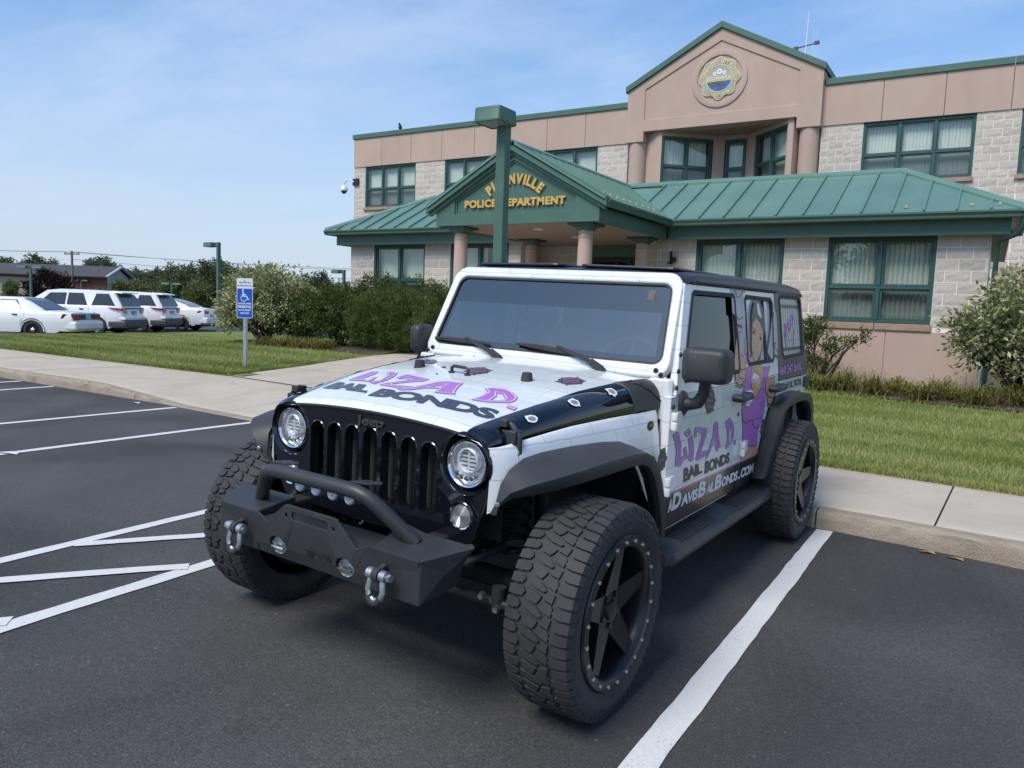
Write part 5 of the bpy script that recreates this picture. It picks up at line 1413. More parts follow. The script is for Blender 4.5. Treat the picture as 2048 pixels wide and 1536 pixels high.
# raised word on the grille
m = MB(); vs, fs_ = text_mesh('Jeep', 0.06, 0.022)
x0, x1 = min(v[0] for v in vs), max(v[0] for v in vs)
m.add([gfn(-0.078 + (v[0] - x0) / (x1 - x0) * 0.152, 1.060 + v[1] * 0.052, -0.004 - v[2] * 0.09) for v in vs], fs_); m.build('raised_lettering', MAT['tex_black'], gr, fix=False)
def headlight(sg):
    cx, cz, y0 = sg * 0.504, 0.978, GYF
    ff = lambda a, b, h: (cx + a, y0 + h + 0.002, cz + b)
    m = MB(); m.lathe([(0.128, 0.003), (0.122, -0.006), (0.116, 0.004), (0.104, 0.035), (0.098, 0.05)], 48, ff); h = m.build('headlight', MAT['gloss_black'], J, smooth=50, fix=False)
    m = MB(); m.lathe([(0.099, 0.045), (0.097, 0.012), (0.092, 0.006), (0.084, 0.010), (0.080, 0.024), (0.083, 0.045)], 48, ff); m.build('chrome_ring', MAT['chrome'], h, smooth=50, fix=False)
    m = MB(); m.lathe([(0.083, 0.046), (0.06, 0.054), (0.0, 0.058)], 32, ff); m.build('reflector', MAT['silver'], h, smooth=50, fix=False)
    m = MB()
    m.lathe([(0.050, 0.048), (0.050, 0.016), (0.046, 0.012), (0.042, 0.018), (0.042, 0.046)], 32, lambda a, b, k: (cx + a, y0 + k, cz + 0.012 + b))
    for k in range(5):
        zz = cz - 0.020 + k * 0.016; w = 0.043 * math.sqrt(max(0.05, 1 - ((zz - cz - 0.012) / 0.046) ** 2)); m.box(cx - w, cx + w, y0 + 0.026, y0 + 0.044, zz - 0.0035, zz + 0.0035)
    m.box(cx - 0.004, cx + 0.004, y0 + 0.024, y0 + 0.04, cz - 0.03, cz + 0.055)
    m.build('projector', MAT['silver'], h, smooth=40)
    m = MB()
    for k in (-0.046, -0.024, 0.0, 0.024, 0.046):
        m.lathe([(0.0115, 0.018), (0.010, 0.012), (0.0, 0.010)], 12, lambda a, b, q: (cx + k + a, y0 + q, cz - 0.058 + 0.35 * k * k / 0.05 + b))
    m.build('light_beads', MAT['chrome'], h, smooth=40)
    m = MB(); m.lathe([(0.086, 0.012), (0.07, 0.002), (0.04, -0.005), (0.0, -0.008)], 40, ff); m.build('lens', MAT['lens'], h, smooth=60, fix=False)
def turn_signal(sg):
    cx, cz = sg * 0.497, 0.773
    ff = lambda a, b, h: gfn(cx + a, cz + b, h)
    m = MB(); m.lathe([(0.056, 0.004), (0.054, -0.006), (0.048, -0.004), (0.045, 0.02)], 32, ff); t = m.build('turn_signal', MAT['chrome'], J, smooth=50, fix=False)
    m = MB()
    pr_ = []
    for k in range(9):
        r = 0.046 * (1 - k / 9.0); pr_ += [(r, 0.004 - 0.0012 * k), (r - 0.0026, 0.0005 - 0.0012 * k)]
    m.lathe(pr_ + [(0.0, -0.012)], 28, ff); m.build('lens', MAT['dim_lens'], t, smooth=25, fix=False)
for sg in (1, -1):
    headlight(sg); turn_signal(sg)

# ---- hood -----------------------------------------------------------------------------------------
ys = [-.291, -.285, -.268, -.23, -.18, -.1, 0, .1, .2, .3, .4, .5, .6, .7, .8, .88, .945]
us = [-1 + 2 * i / 24 for i in range(25)]
m = MB(); m.grid(lambda u, y: (u * hxe(y), y, hz(u * hxe(y), y) - (0.016 if y < -0.29 else 0)), us, ys)
m.add([(u * hxe(.945), .945, hz(u * hxe(.945), .945)) for u in us] + [(u * hxe(.945), .95, 1.235) for u in us], [(i, i + 1, 26 + i, 25 + i) for i in range(24)])
hood = m.build('hood', MAT['wrap_top'], J, smooth=40)
m = MB(); m.tube([(x_, -0.290 + 0.04 * abs(x_) ** 3, 1.1175 - 0.027 * (abs(x_) / 0.5) ** 2) for x_ in [-.56 + i * 1.12 / 24 for i in range(25)]], 0.006, 6); m.build('gasket', MAT['rubber'], hood)
def shoulder(y, t):
    xe, xb, zb = hxe(y), hxb(y), hzb(y)
    ze = hz(xe, y)
    return (xe + (xb - xe) * math.sin(t * PI / 2), zb + (ze - zb) * math.cos(t * PI / 2) ** 0.8)
ts = [i / 8 for i in range(9)]
for sg in (1, -1):
    m = MB(); yy = [-.291, -.275, -.23, -.15, -.05, .1, .25, .4, .55, .66, .715]
    m.grid(lambda t, y: (sg * shoulder(y, t)[0], y + (0.012 * t if y > -.2 else 0.03 * t * 0), shoulder(y, t)[1] - (0.012 if y < -.29 else 0)), ts, yy)
    hs = m.build('hood_side', MAT['gloss_black'], J, smooth=50)
    m = MB(); yy = [.70, .704, .76, .82, .88, .93, .96, .975]
    m.grid(lambda t, y: (sg * (shoulder(y, t)[0] + 0.004 + (0.0 if y > .701 else -0.006)), y + 0.012 * t, shoulder(y, t)[1] + 0.005 - (0.006 if y < .701 else 0) - (0.05 * ((y - .93) / .045) ** 2 if y > .93 else 0)), ts, yy)
    ca = m.build('cowl_armour', MAT['tex_black'], J, smooth=50)
    m = MB()
    for k in range(6):
        c0 = 0.76 + 0.025 * k
        m.tube([(sg * (shoulder(c0 + 0.05 * s_ , 0.15 + 0.11 * k + 0.2 * s_ * (1 if k % 2 else -0.5))[0] + 0.006), c0 + 0.06 * s_, shoulder(c0 + 0.05 * s_, 0.15 + 0.11 * k + 0.2 * s_ * (1 if k % 2 else -0.5))[1] + 0.007) for s_ in (0, .25, .5, .75, 1)], 0.0025, 5)
    m.build('embossed_lines', MAT['tex_black'], ca)
    # three printed bullet holes
    for by, bt in ((-0.02, 0.52), (0.27, 0.42), (0.57, 0.40)):
        m = MB(); n = 26; rr = random.Random(int(by * 100) + 9)
        def sp(r, a, off):
            y = by + r * math.cos(a) * 1.15; t = bt + r * math.sin(a) / 0.17
            p = shoulder(y, max(0, min(1, t))); nx = math.sin(max(0, t) * PI / 2) * 0.8 + 0.3
            return (sg * (p[0] + off * nx), y + 0.012 * t, p[1] + off * 0.8)
        ro = [0.0265 * (1 + rr.choice((-.10, -.06, -.03, .0, .05, .30)) * rr.uniform(0.6, 1.3)) for i in range(n)]
        m.add([sp(0.0165, 2 * PI * i / n, 0.0045) for i in range(n)] + [sp(ro[i], 2 * PI * i / n, 0.0045) for i in range(n)], [(i, (i + 1) % n, n + (i + 1) % n, n + i) for i in range(n)], 0)
        m.add([sp(0.0165, 2 * PI * i / n, 0.0047) for i in range(n)] + [sp(0.0, 0, 0.0047)], [(i, (i + 1) % n, n) for i in range(n)], 1)
        m.build('bullet_hole_print', [MAT['white_print'], MAT['grey_print']], hs, fix=False)
    # hood latch
    m = MB()
    lx, ly = sg * 0.625, -0.16
    m.box(lx - 0.03, lx + 0.035, ly - 0.025, ly + 0.025, 1.06, 1.115); m.tube([(lx + sg * 0.04, ly, 1.02), (lx + sg * 0.04, ly, 1.09), (lx, ly, 1.135), (lx - sg * 0.035, ly, 1.15)], 0.013, 8)
    m.box(lx - 0.045 - (0.0 if sg > 0 else -0.05), lx - 0.005 + (0.0 if sg > 0 else 0.05), ly - 0.03, ly + 0.03, 1.125, 1.155); m.cyl((lx + sg * 0.05, ly, 1.015), (lx + sg * 0.018, ly, 1.015), 0.022, n=12)
    m.build('hood_latch', MAT['tex_black'], J, smooth=40, bevel=0.004)
hcx = lambda a: -0.15 + (a + 0.15) * 0.71 if a < -0.15 else a
hsurf = lambda a, b: (hcx(a), b, hz(hcx(a), b) + 0.0025)
hs2 = lambda o: (lambda a, b: (lambda p: (p[0], p[1], p[2] + o))(hsurf(a, b)))
m = MB()
for k, P in enumerate(DEC['hood_liza']):
    ho = [DEC['hood_liza_holes'][0]] if k == 3 else [DEC['hood_liza_holes'][1]] if k == 4 else []
    m.sheet(P, ho, hs2(0), 0); ring(m, P, 0.007, 0.011, hs2(0.0012), 1)
    for q in ho:
        ring(m, q, -0.010, -0.006, hs2(0.0012), 1)
m.build('lettering', [MAT['purple'], MAT['white_print'], MAT['navy']], hood, fix=False)
m = MB()
text_quad(m, 'BAIL', DEC['hood_bail'], hs2(0), 0.055, 0, 0.95, 2); text_quad(m, 'BONDS', DEC['hood_bonds'], hs2(0), 0.055, 0, 0.95, 2)
m.build('lettering', [MAT['purple'], MAT['white_print'], MAT['navy']], hood, fix=False)
def splat(m, c4, fn, words, mi_dark=0, mi_txt=1, n=40, seed=1):
    l, r, t, b = [Vector(p) for p in c4]
    c = (l + r) / 2; ex_ = (r - l) / 2; ey_ = (t - b) / 2
    rr = random.Random(seed); pts = []
    for i in range(n):
        a = 2 * PI * i / n; k = 0.86 + rr.uniform(-0.06, 0.08) + (0.26 if i % 7 == 0 else 0)
        p = c + ex_ * k * math.cos(a) + ey_ * k * math.sin(a); pts.append((p.x, p.y))
    m.sheet(pts, [], fn(0), mi_dark)
    for i, w in enumerate(words):
        zc2 = 0.42 - i * 0.84 / max(1, len(words) - 1) if len(words) > 1 else 0
        hw, hh = (0.52, 0.13)
        q = [c + ex_ * s * hw + ey_ * (zc2 + u * hh) for s, u in ((-1, -1), (1, -1), (1, 1), (-1, 1))]
        text_quad(m, w, [(p.x, p.y) for p in q], fn(0.0012), 0.004, 0, 1, mi_txt)
for k, q in enumerate(DEC['hood_badges']):
    m = MB(); splat(m, [q[0], q[1], q[2], q[3]], hs2, ['Lowest', 'Fees', 'Allowed'], seed=k); m.build('badge_print', [MAT['badge_grey'], MAT['purple_lt']], hood, fix=False)
for (bx_, by) in ((-0.335, 0.40), (0.325, 0.40)):
    m = MB(); z0 = hz(bx_, by); m.lathe([(0.030, -0.004), (0.028, 0.006), (0.024, 0.034), (0.018, 0.038), (0, 0.038)], 20, lambda a, b, h: (bx_ + a, by + b, z0 + h)); m.build('hood_bumper', MAT['rubber'], hood, smooth=40)
(ha, hb) = DEC['hood_handle']
m = MB(); za, zb_ = hz(*ha), hz(*hb)
P0, P1 = Vector((*ha, za)), Vector((*hb, zb_)); up = Vector((0, 0, 0.034))
m.tube([P0, P0 + up * 0.8, P0.lerp(P1, 0.15) + up, P0.lerp(P1, 0.85) + up, P1 + up * 0.8, P1], 0.0085, 8)
for p in (P0, P1):
    m.cyl(p, p + Vector((0, 0, 0.006)), 0.018, n=12)
m.build('hood_handle', MAT['tex_black'], hood, smooth=50)
m = MB(); m.sphere((-0.20, 0.43, hz(-0.2, 0.43)), (0.012, 0.012, 0.008), 8, 6); m.sphere((-0.12, 0.28, hz(-0.12, 0.28)), (0.007, 0.007, 0.005), 8, 6); m.build('washer_jet', MAT['tex_black'], hood)

# ---- cowl and windshield ----------------------------------------------------------------------------
m = MB()
m.add([(-0.77, .945, 1.225), (0.77, .945, 1.225), (0.775, .99, 1.268), (-0.775, .99, 1.268), (-0.77, .945, 1.10), (0.77, .945, 1.10)], [(0, 1, 2, 3), (4, 5, 1, 0)])
for k in range(9):
    x = -0.02 + k * 0.030
    m.hexa([(x, .953, 1.236), (x + 0.010, .953, 1.236), (x + 0.028, .982, 1.264), (x + 0.018, .982, 1.264), (x, .949, 1.241), (x + 0.010, .949, 1.241), (x + 0.028, .978, 1.269), (x + 0.018, .978, 1.269)])
cw = m.build('cowl', MAT['wrap_front'], J)
m = MB(); m.tube([(-0.16, .972, 1.272), (0.18, .972, 1.272)], 0.013, 10); m.tube([(0.33, .952, 1.262), (0.40, .952, 1.262)], 0.014, 10); m.tube([(-0.47, .952, 1.262), (-0.40, .952, 1.262)], 0.014, 10); m.build('cowl_hinge', MAT['wrap_front'], cw, smooth=40)
tv = Vector((0, 0.19, 0.401)).normalized(); nv = Vector((0, -tv.z, tv.y))      # out of the glass, towards the front
def wfn(a, b, d=0.0):        # a = x, b = height z on the windshield plane, d = inward
    y = 1.0 + (b - 1.328) * 0.19 / 0.401
    return (a, y - nv.y * d, b - nv.z * d)
def wquad(hw0, z0, hw1, z1, r, n=4):
    base = rrect(-1, 1, 0, 1, 0.5, n)
    out = []
    H = z1 - z0
    for u, v in rrect(-0.7, 0.7, z0, z1, r, n):
        k = (v - z0) / H; hw = hw0 + (hw1 - hw0) * k
        out.append((u / 0.7 * hw, v))
    return out
w_out = wquad(0.792, 1.258, 0.742, 1.792, 0.075, 6); w_gl = wquad(0.742, 1.322, 0.694, 1.733, 0.05, 5)
m = MB(); m.plate(w_out, [w_gl], lambda a, b, d: wfn(a, b, d), -0.012, 0.045)
wf = m.build('windshield_frame', MAT['wrap_front'], J, bevel=0.014, seg=3)
clear = wquad(0.692, 1.362, 0.672, 1.585, 0.012, 2)
m = MB(); m.sheet(w_gl, [clear], lambda a, b: wfn(a, b, 0.006)); m.build('tinted_band', MAT['ws_band'], wf, fix=False)
m = MB(); m.sheet(clear, [], lambda a, b: wfn(a, b, 0.006)); m.build('windshield', MAT['ws_glass'], wf, fix=False)
m = MB(); m.plate(inset(w_gl, -0.004), [inset(w_gl, 0.010)], wfn, -0.004, 0.004); m.build('glass_seal', MAT['rubber'], wf)
m = MB(); m.sheet([(0.565, 1.645), (0.605, 1.645), (0.605, 1.70), (0.565, 1.70)], [], lambda a, b: wfn(a, b, 0.004)); m.build('sticker', MAT['trim_grey'], wf, fix=False)
BM2 = bolt_mesh(0.014, 0.012, MAT['black'])
for sg in (1, -1):
    for bx_, bz in ((0.725, 1.292), (0.757, 1.272)):
        b = link('bolt', BM2, wf); b.location = wfn(sg * bx_, bz, -0.013); b.rotation_euler = (0, 0, RAD(-90)); b.scale = (1, 0.9, 0.9)
for (pv, md, ta, tb) in (((-0.217, .948, 1.252), (-0.488, 1.356), (-0.735, 1.346), (-0.318, 1.338)), ((0.433, .948, 1.252), (0.137, 1.357), (-0.143, 1.357), (0.293, 1.326))):
    m = MB(); q = Vector(wfn(*md, -0.035)); p = Vector(pv) + Vector((0, 0, 0.022))
    m.cyl(Vector(pv) - Vector((0, 0, 0.01)), p + Vector((0, 0, 0.008)), 0.026, 0.020, 12); m.tube([p, p.lerp(q, 0.22) + Vector((0, -0.01, 0.012)), p.lerp(q, 0.25) + Vector((0, -0.01, 0.012)), q], [0.021, 0.021, 0.013, 0.009], 6)
    wp = m.build('wiper', MAT['tex_black'], J, smooth=30)
    m = MB(); a, b = Vector(wfn(*ta, -0.014)), Vector(wfn(*tb, -0.014)); mid = (a + b) / 2
    m.tube([a, a.lerp(mid, 0.5) + nv * 0.010, mid + nv * 0.014, b.lerp(mid, 0.5) + nv * 0.010, b], [0.006, 0.013, 0.015, 0.013, 0.007], 6); m.build('wiper_blade', MAT['rubber'], wp, smooth=40)

# ---- fenders and flares ------------------------------------------------------------------------------
for sg in (1, -1):
    yf = [-.288, -.275, -.25, -.22, -.16, -.08, .05, .2, .35, .5, .58, .66, .74, .82, .905]
    zlow = lambda y: lerp(y, [-.29, -.27, -.24, -.20, -.10, .0, .5, .60, .70, .80, .905], [.80, .83, .89, .95, .985, .99, .985, .93, .78, .60, .50])
    m = MB()
    def ff(t, y):
        zt = hzb(y) - 0.004; zl = zlow(y)
        xt = hxb(y) + 0.006 + lerp(y, [-.29, -.26, -.2, 0, .3], [0, .02, .022, .012, 0]); xl = lerp(y, [-.29, -.27, -.24, -.16, 0, .5, .8, .905], [.60, .648, .672, .682, .695, .755, .82, .835])
        z = zt + (zl - zt) * t
        bow = 0.012 * math.sin(min(1, t * 3) * PI / 2)
        return (sg * (xt + (xl - xt) * t + (bow if t > 0 else -0.006)), y, z)
    m.grid(ff, [0, 0.03, .1, .2, .35, .5, .7, .85, 1], yf)
    fe = m.build('fender', MAT['wrap_side'], J, smooth=40)
    for py in (0.06, 0.27, 0.71):     # printed block joints read as slim ribs on the top edge
        pass
    # flare: loft from the body line to the outer edge, rolled lip, underside
    inn = [(.652, -.296, .815), (.660, -.292, .865), (.668, -.28, .928), (.678, -.24, .978), (.688, -.16, 1.012), (.700, -.05, 1.022), (.725, .15, 1.024), (.755, .36, 1.018), (.775, .50, 1.005), (.79, .58, .975), (.805, .645, .91), (.82, .70, .82), (.83, .745, .72), (.838, .785, .60), (.84, .80, .53)]
    out = [(.668, -.305, .815), (.690, -.312, .865), (.735, -.312, .912), (.800, -.290, .946), (.862, -.22, .970), (.905, -.08, .988), (.926, .12, .998), (.934, .32, .996), (.936, .45, .984), (.936, .53, .955), (.935, .60, .893), (.932, .665, .80), (.928, .715, .70), (.922, .76, .59), (.915, .775, .53)]
    sec = []
    for a, b in zip(inn, out):
        A, Bv = Vector(a), Vector(b)
        C0 = Vector((0.6, 0.12, 0.44)); dn = Vector((0, C0.y - Bv.y, C0.z - Bv.z)).normalized()
        k = min(1.0, (Bv - A).length / 0.12)
        sec.append([A, A.lerp(Bv, .5) + Vector((0, 0, .004)), A.lerp(Bv, .9), Bv, Bv + dn * 0.016 * k + Vector((.004, 0, 0)), Bv + dn * 0.055 * k - Vector((.004, 0, 0)), Bv + dn * 0.060 * k - Vector((.03, 0, 0)), A.lerp(Bv, .5) + dn * 0.03 * k, A + dn * 0.02])
    m = MB(); ns = len(sec[0])
    m.add([(sg * v.x, v.y, v.z) for s_ in sec for v in s_], [(i * ns + j, (i + 1) * ns + j, (i + 1) * ns + j + 1, i * ns + j + 1) for i in range(len(sec) - 1) for j in range(ns - 1)])
    fl = m.build('fender_flare', MAT['tex_black'], J, smooth=38)
    b = link('bolt', BM, fl); b.location = (sg * 0.685, -0.318, 0.860); b.rotation_euler = (0, 0, RAD(-80)); b.scale = (1.2, 1.2, 1.2)
    inn = [(.838, 2.40, .52), (.84, 2.46, .60), (.842, 2.56, .76), (.842, 2.66, .93), (.842, 2.74, 1.0), (.842, 2.86, 1.034), (.842, 3.05, 1.044), (.842, 3.25, 1.040), (.842, 3.42, 1.02), (.842, 3.54, .985), (.842, 3.61, .90), (.842, 3.65, .78), (.842, 3.66, .70)]
    out = [(.925, 2.30, .545), (.932, 2.40, .62), (.938, 2.52, .77), (.94, 2.63, .92), (.94, 2.72, .99), (.94, 2.85, 1.025), (.94, 3.04, 1.036), (.94, 3.24, 1.032), (.94, 3.41, 1.012), (.94, 3.51, .965), (.94, 3.57, .89), (.94, 3.60, .78), (.938, 3.60, .70)]
    sec = []
    for a, b in zip(inn, out):
        A, Bv = Vector(a), Vector(b)
        dn = Vector((0, 2.98 - Bv.y, 0.44 - Bv.z)).normalized()
        w = 0.16 if Bv.y < 2.66 else 0.06
        sec.append([A, A.lerp(Bv, .6), Bv, Bv + dn * 0.018 + Vector((.004, 0, 0)), Bv + dn * w - Vector((.004, 0, 0)), Bv + dn * (w + .004) - Vector((.03, 0, 0)), A + dn * (w * .6) - Vector((.03, 0, 0))])
    m = MB(); ns = len(sec[0])
    m.add([(sg * v.x, v.y, v.z) for s_ in sec for v in s_], [(i * ns + j, (i + 1) * ns + j, (i + 1) * ns + j + 1, i * ns + j + 1) for i in range(len(sec) - 1) for j in range(ns - 1)])
    m.build('fender_flare', MAT['tex_black'], J, smooth=38)

# ---- body sides ------------------------------------------------------------------------------------------
for sg in (1, -1):
    S0 = sfn(sg)
    def side_plate(name, outer, holes, mat, d0=0.0, d1=0.04, bev=0.005, parent=J):
        m = MB()
        def sub(P):
            q = []
            for i in range(len(P)):
                a, b = P[i], P[(i + 1) % len(P)]; q.append(a)
                if (a[1] - 1.18) * (b[1] - 1.18) < 0:
                    k = (1.18 - a[1]) / (b[1] - a[1]); q.append((a[0] + (b[0] - a[0]) * k, 1.18))
            return q
        m.plate(sub(outer), holes, lambda a, b, d: S0(a, b, d), d0, d1)
        return m.build(name, mat, parent, bevel=bev)
    # front door: lower skin and window frame
    fd = side_plate('front_door', [(.918, .505), (2.090, .505), (2.094, 1.179), (.912, 1.179)], [], MAT['wrap_side'])
    fw = [(1.105, 1.248), (1.975, 1.248), (1.995, 1.27), (1.985, 1.68), (1.965, 1.70), (1.325, 1.70), (1.295, 1.685), (1.095, 1.275)]
    side_plate('window_frame', [(.975, 1.181), (2.094, 1.181), (2.094, 1.742), (1.20, 1.742)], [fw], MAT['wrap_side'], parent=fd)
    m = MB(); m.sheet(fw, [], lambda a, b: S0(a, b, 0.018)); m.build('window', MAT['side_glass'], fd, fix=False)
    m = MB(); m.plate(inset(fw, -0.012), [inset(fw, 0.012)], lambda a, b, d: S0(a, b, d), -0.004, 0.012); m.build('window_seal', MAT['rubber'], fd)
    rd = side_plate('rear_door', [(2.102, .505), (2.42, .505), (2.46, .60), (2.56, .80), (2.66, .96), (2.80, 1.045), (2.835, 1.09), (2.85, 1.179), (2.102, 1.179)], [], MAT['wrap_side'])
    rw = [(2.19, 1.282), (2.72, 1.282), (2.752, 1.31), (2.795, 1.66), (2.77, 1.695), (2.225, 1.70), (2.195, 1.68), (2.165, 1.31)]
    side_plate('window_frame', [(2.102, 1.181), (2.85, 1.181), (2.868, 1.742), (2.102, 1.742)], [rw], MAT['wrap_side'], parent=rd)
    m = MB(); m.sheet(rw, [], lambda a, b: S0(a, b, 0.014)); m.build('window', MAT['wrap_side'] if sg > 0 else MAT['side_glass'], rd, fix=False)
    m = MB(); m.plate(inset(rw, -0.012), [inset(rw, 0.012)], lambda a, b, d: S0(a, b, d), -0.004, 0.012); m.plate([(2.575, 1.285), (2.60, 1.285), (2.605, 1.70), (2.58, 1.70)], [], lambda a, b, d: S0(a, b, d), 0.0, 0.012); m.build('window_seal', MAT['rubber'], rd)
    side_plate('rear_quarter', [(2.845, 1.02), (3.675, 1.02), (3.68, 1.132), (2.859, 1.132)], [], MAT['wrap_side'])
    qw = [(3.03, 1.292), (3.53, 1.300), (3.585, 1.325), (3.60, 1.69), (3.56, 1.725), (3.03, 1.722), (2.995, 1.70), (2.985, 1.32)]
    ht = side_plate('hardtop_side', [(2.862, 1.136), (3.68, 1.136), (3.675, 1.18), (3.625, 1.755), (2.880, 1.755), (2.862, 1.18)], [qw], MAT['hardtop'])
    m = MB(); m.sheet(qw, [], lambda a, b: S0(a, b, 0.014)); m.build('window', MAT['wrap_side'] if sg > 0 else MAT['side_glass'], ht, fix=False)
    m = MB(); m.plate(inset(qw, -0.014), [inset(qw, 0.010)], lambda a, b, d: S0(a, b, d), -0.004, 0.012); m.build('window_seal', MAT['rubber'], ht)
    side_plate('rocker', [(.86, .44), (2.46, .44), (2.46, .497), (.86, .497)], [], MAT['gloss_black'], 0.012, 0.10)
    m = MB()
    for a, b in ((0.98, 1.18), (1.24, 1.34), (1.40, 2.05), (2.13, 2.36)):
        m.box(min(sg * .80, sg * .822), max(sg * .80, sg * .822), a, b, .425, .438)
    m.build('pinch_weld', MAT['bolt'], J)
    m = MB(); m.hexa([(sg * .70, .925, .50), (sg * .836, .905, .50), (sg * .836, .93, .50), (sg * .70, .99, .50), (sg * .70, .945, 1.262), (sg * .800, .950, 1.262), (sg * .826, .975, 1.262), (sg * .72, 1.02, 1.262)]); m.build('cowl_pillar', MAT['wrap_side'], J, bevel=0.01)
    # door hinges
    for par, hy, hz_ in ((fd, 0.985, 1.06), (fd, 0.955, 0.735), (rd, 2.165, 1.075), (rd, 2.145, 0.76)):
        m = MB()
        m.tube([S0(hy - 0.06, hz_ - 0.045, -0.022), S0(hy - 0.06, hz_ - 0.003, -0.022)], 0.016, 10); m.tube([S0(hy - 0.06, hz_ + 0.003, -0.022), S0(hy - 0.06, hz_ + 0.045, -0.022)], 0.016, 10)
        m.plate([(hy - 0.06, hz_ - 0.042), (hy + 0.05, hz_ - 0.030), (hy + 0.06, hz_ - 0.018), (hy + 0.06, hz_ + 0.03), (hy + 0.05, hz_ + 0.042), (hy - 0.06, hz_ + 0.042)], [], lambda a, b, d: S0(a, b, d), -0.016, 0.0)
        m.build('hinge', MAT['car_white'], par, bevel=0.003, smooth=35)
    for par, hy in ((fd, 1.90), (rd, 2.66)):
        m = MB(); z0 = 1.095
        m.tube([S0(hy - 0.02, z0, -0.004), S0(hy - 0.02, z0, -0.045), S0(hy + 0.03, z0, -0.052), S0(hy + 0.13, z0 + .004, -0.050), S0(hy + 0.17, z0 + .004, -0.035), S0(hy + 0.17, z0 + .004, -0.004)], [0.022, 0.024, 0.022, 0.022, 0.024, 0.022], 8)
        m.sphere(S0(hy + 0.155, z0 + .004, -0.045), (0.026, 0.03, 0.026), 12, 8); m.build('handle', MAT['tex_black'], par, smooth=50)
    m = MB(); m.lathe([(0.0, 0.006), (0.012, 0.006), (0.014, 0.0)], 14, lambda a, b, h: S0(2.0 + a, 0.985 + b, -h)); m.build('lock', MAT['trim_grey'], fd, fix=False)
    # exposed body bolts on the pillar
    for by, bz in ((1.01, 1.38), (0.985, 1.30), (0.965, 1.22), (0.95, 1.13)):
        b = link('bolt', BM2, fd); b.location = S0(by + (bz - 1.2) * 0.25, bz, -0.002); b.rotation_euler = (0, 0, 0 if sg > 0 else PI); b.scale = (0.9, 0.9, 0.9)
    # mirror
    m = MB()
    m.tube([S0(1.06, 1.135, 0.0), S0(1.055, 1.14, -0.05), S0(1.05, 1.15, -0.085 if sg > 0 else -0.045), (sg * (0.955 if sg > 0 else 0.87), 1.04, 1.20), (sg * (0.965 if sg > 0 else 0.86), 1.03, 1.27)], [0.042, 0.030, 0.032, 0.030, 0.028], 10); m.lathe([(0.055, -0.004), (0.052, 0.012), (0.035, 0.025), (0, 0.026)], 18, lambda a, b, h: S0(1.06 + a, 1.135 + b * 1.25, -h))
    mi = m.build('mirror', MAT['tex_black'], fd, smooth=45)
    m = MB()
    pts = rrect(0.862, 1.090, 1.258, 1.428, 0.035, 5) if sg > 0 else rrect(0.800, 0.882, 1.258, 1.428, 0.030, 5)
    pc = (0.976, 1.343) if sg > 0 else (0.841, 1.343); n = len(pts)
    rings = [(0.70, 0.925), (0.90, 0.935), (0.98, 0.955), (1.0, 0.985), (1.0, 1.045), (0.96, 1.06)]
    m.add([(sg * (pc[0] + (a - pc[0]) * k), y, pc[1] + (b - pc[1]) * k) for k, y in rings for a, b in pts], [(j * n + i, j * n + (i + 1) % n, (j + 1) * n + (i + 1) % n, (j + 1) * n + i) for j in range(len(rings) - 1) for i in range(n)] + [tuple(range(n))])
    m.build('mirror_housing', MAT['tex_black'], mi, smooth=45)
    m = MB(); m.add([(sg * (pc[0] + (a - pc[0]) * .95), 1.055, pc[1] + (b - pc[1]) * .95) for a, b in pts], [tuple(range(n))]); m.build('mirror_glass', MAT['chrome'], mi, fix=False)
    # side step with tread pads
    m = MB()
    P = [(0.79, 0.435), (0.80, 0.452), (0.90, 0.448), (0.945, 0.430), (0.958, 0.40), (0.945, 0.372), (0.90, 0.362), (0.80, 0.37)]
    yst = [0.80, 0.84, 0.95, 1.0, 1.55, 1.60, 1.80, 1.85, 2.40, 2.46, 2.62, 2.68]
    def stz(y): return lerp(y, [.80, .84, .95, 1.0, 1.55, 1.60, 1.80, 1.85, 2.40, 2.46, 2.62, 2.68], [.8, 1, 1.35, 1.0, 1.0, 1.35, 1.35, 1.0, 1.0, 1.35, 1.3, .8])
    n = len(P)
    m.add([(sg * (x if x < .86 else .86 + (x - .86) * (1 if .82 < y < 2.66 else .6)), y, 0.40 + (z - 0.40) * (stz(y) if z > .40 else 1)) for y in yst for x, z in P], [(j * n + i, j * n + (i + 1) % n, (j + 1) * n + (i + 1) % n, (j + 1) * n + i) for j in range(len(yst) - 1) for i in range(n)] + [tuple(range(n)), tuple((len(yst) - 1) * n + i for i in range(n - 1, -1, -1))])
    st = m.build('side_step', MAT['tex_black'], J, smooth=35)
    m = MB()
    for ya, yb in ((1.03, 1.53), (1.88, 2.38)):
        k = 0
        y = ya
        while y < yb:
            for j in range(5):
                x = 0.812 + j * 0.024
                z = 0.4525 - (0.004 if j == 4 else 0)
                s_ = 1 if (j + k) % 2 else -1
                m.hexa([(sg * (x - 0.011), y - 0.008 * s_, z - .004), (sg * (x + 0.011), y + 0.004 * s_, z - .004), (sg * (x + 0.011), y + 0.012 * s_, z - .004), (sg * (x - 0.011), y, z - .004), (sg * (x - 0.011), y - 0.008 * s_, z + .003), (sg * (x + 0.011), y + 0.004 * s_, z + .003), (sg * (x + 0.011), y + 0.012 * s_, z + .003), (sg * (x - 0.011), y, z + .003)])
            y += 0.024; k += 1
    stuff(m.build('step_tread', MAT['tex_black'], st))
    for ya in (1.0, 1.7, 2.45):
        m = MB(); m.box(min(sg * .5, sg * .86), max(sg * .5, sg * .86), ya, ya + .06, .39, .43); m.build('step_bracket', MAT['dark'], st)
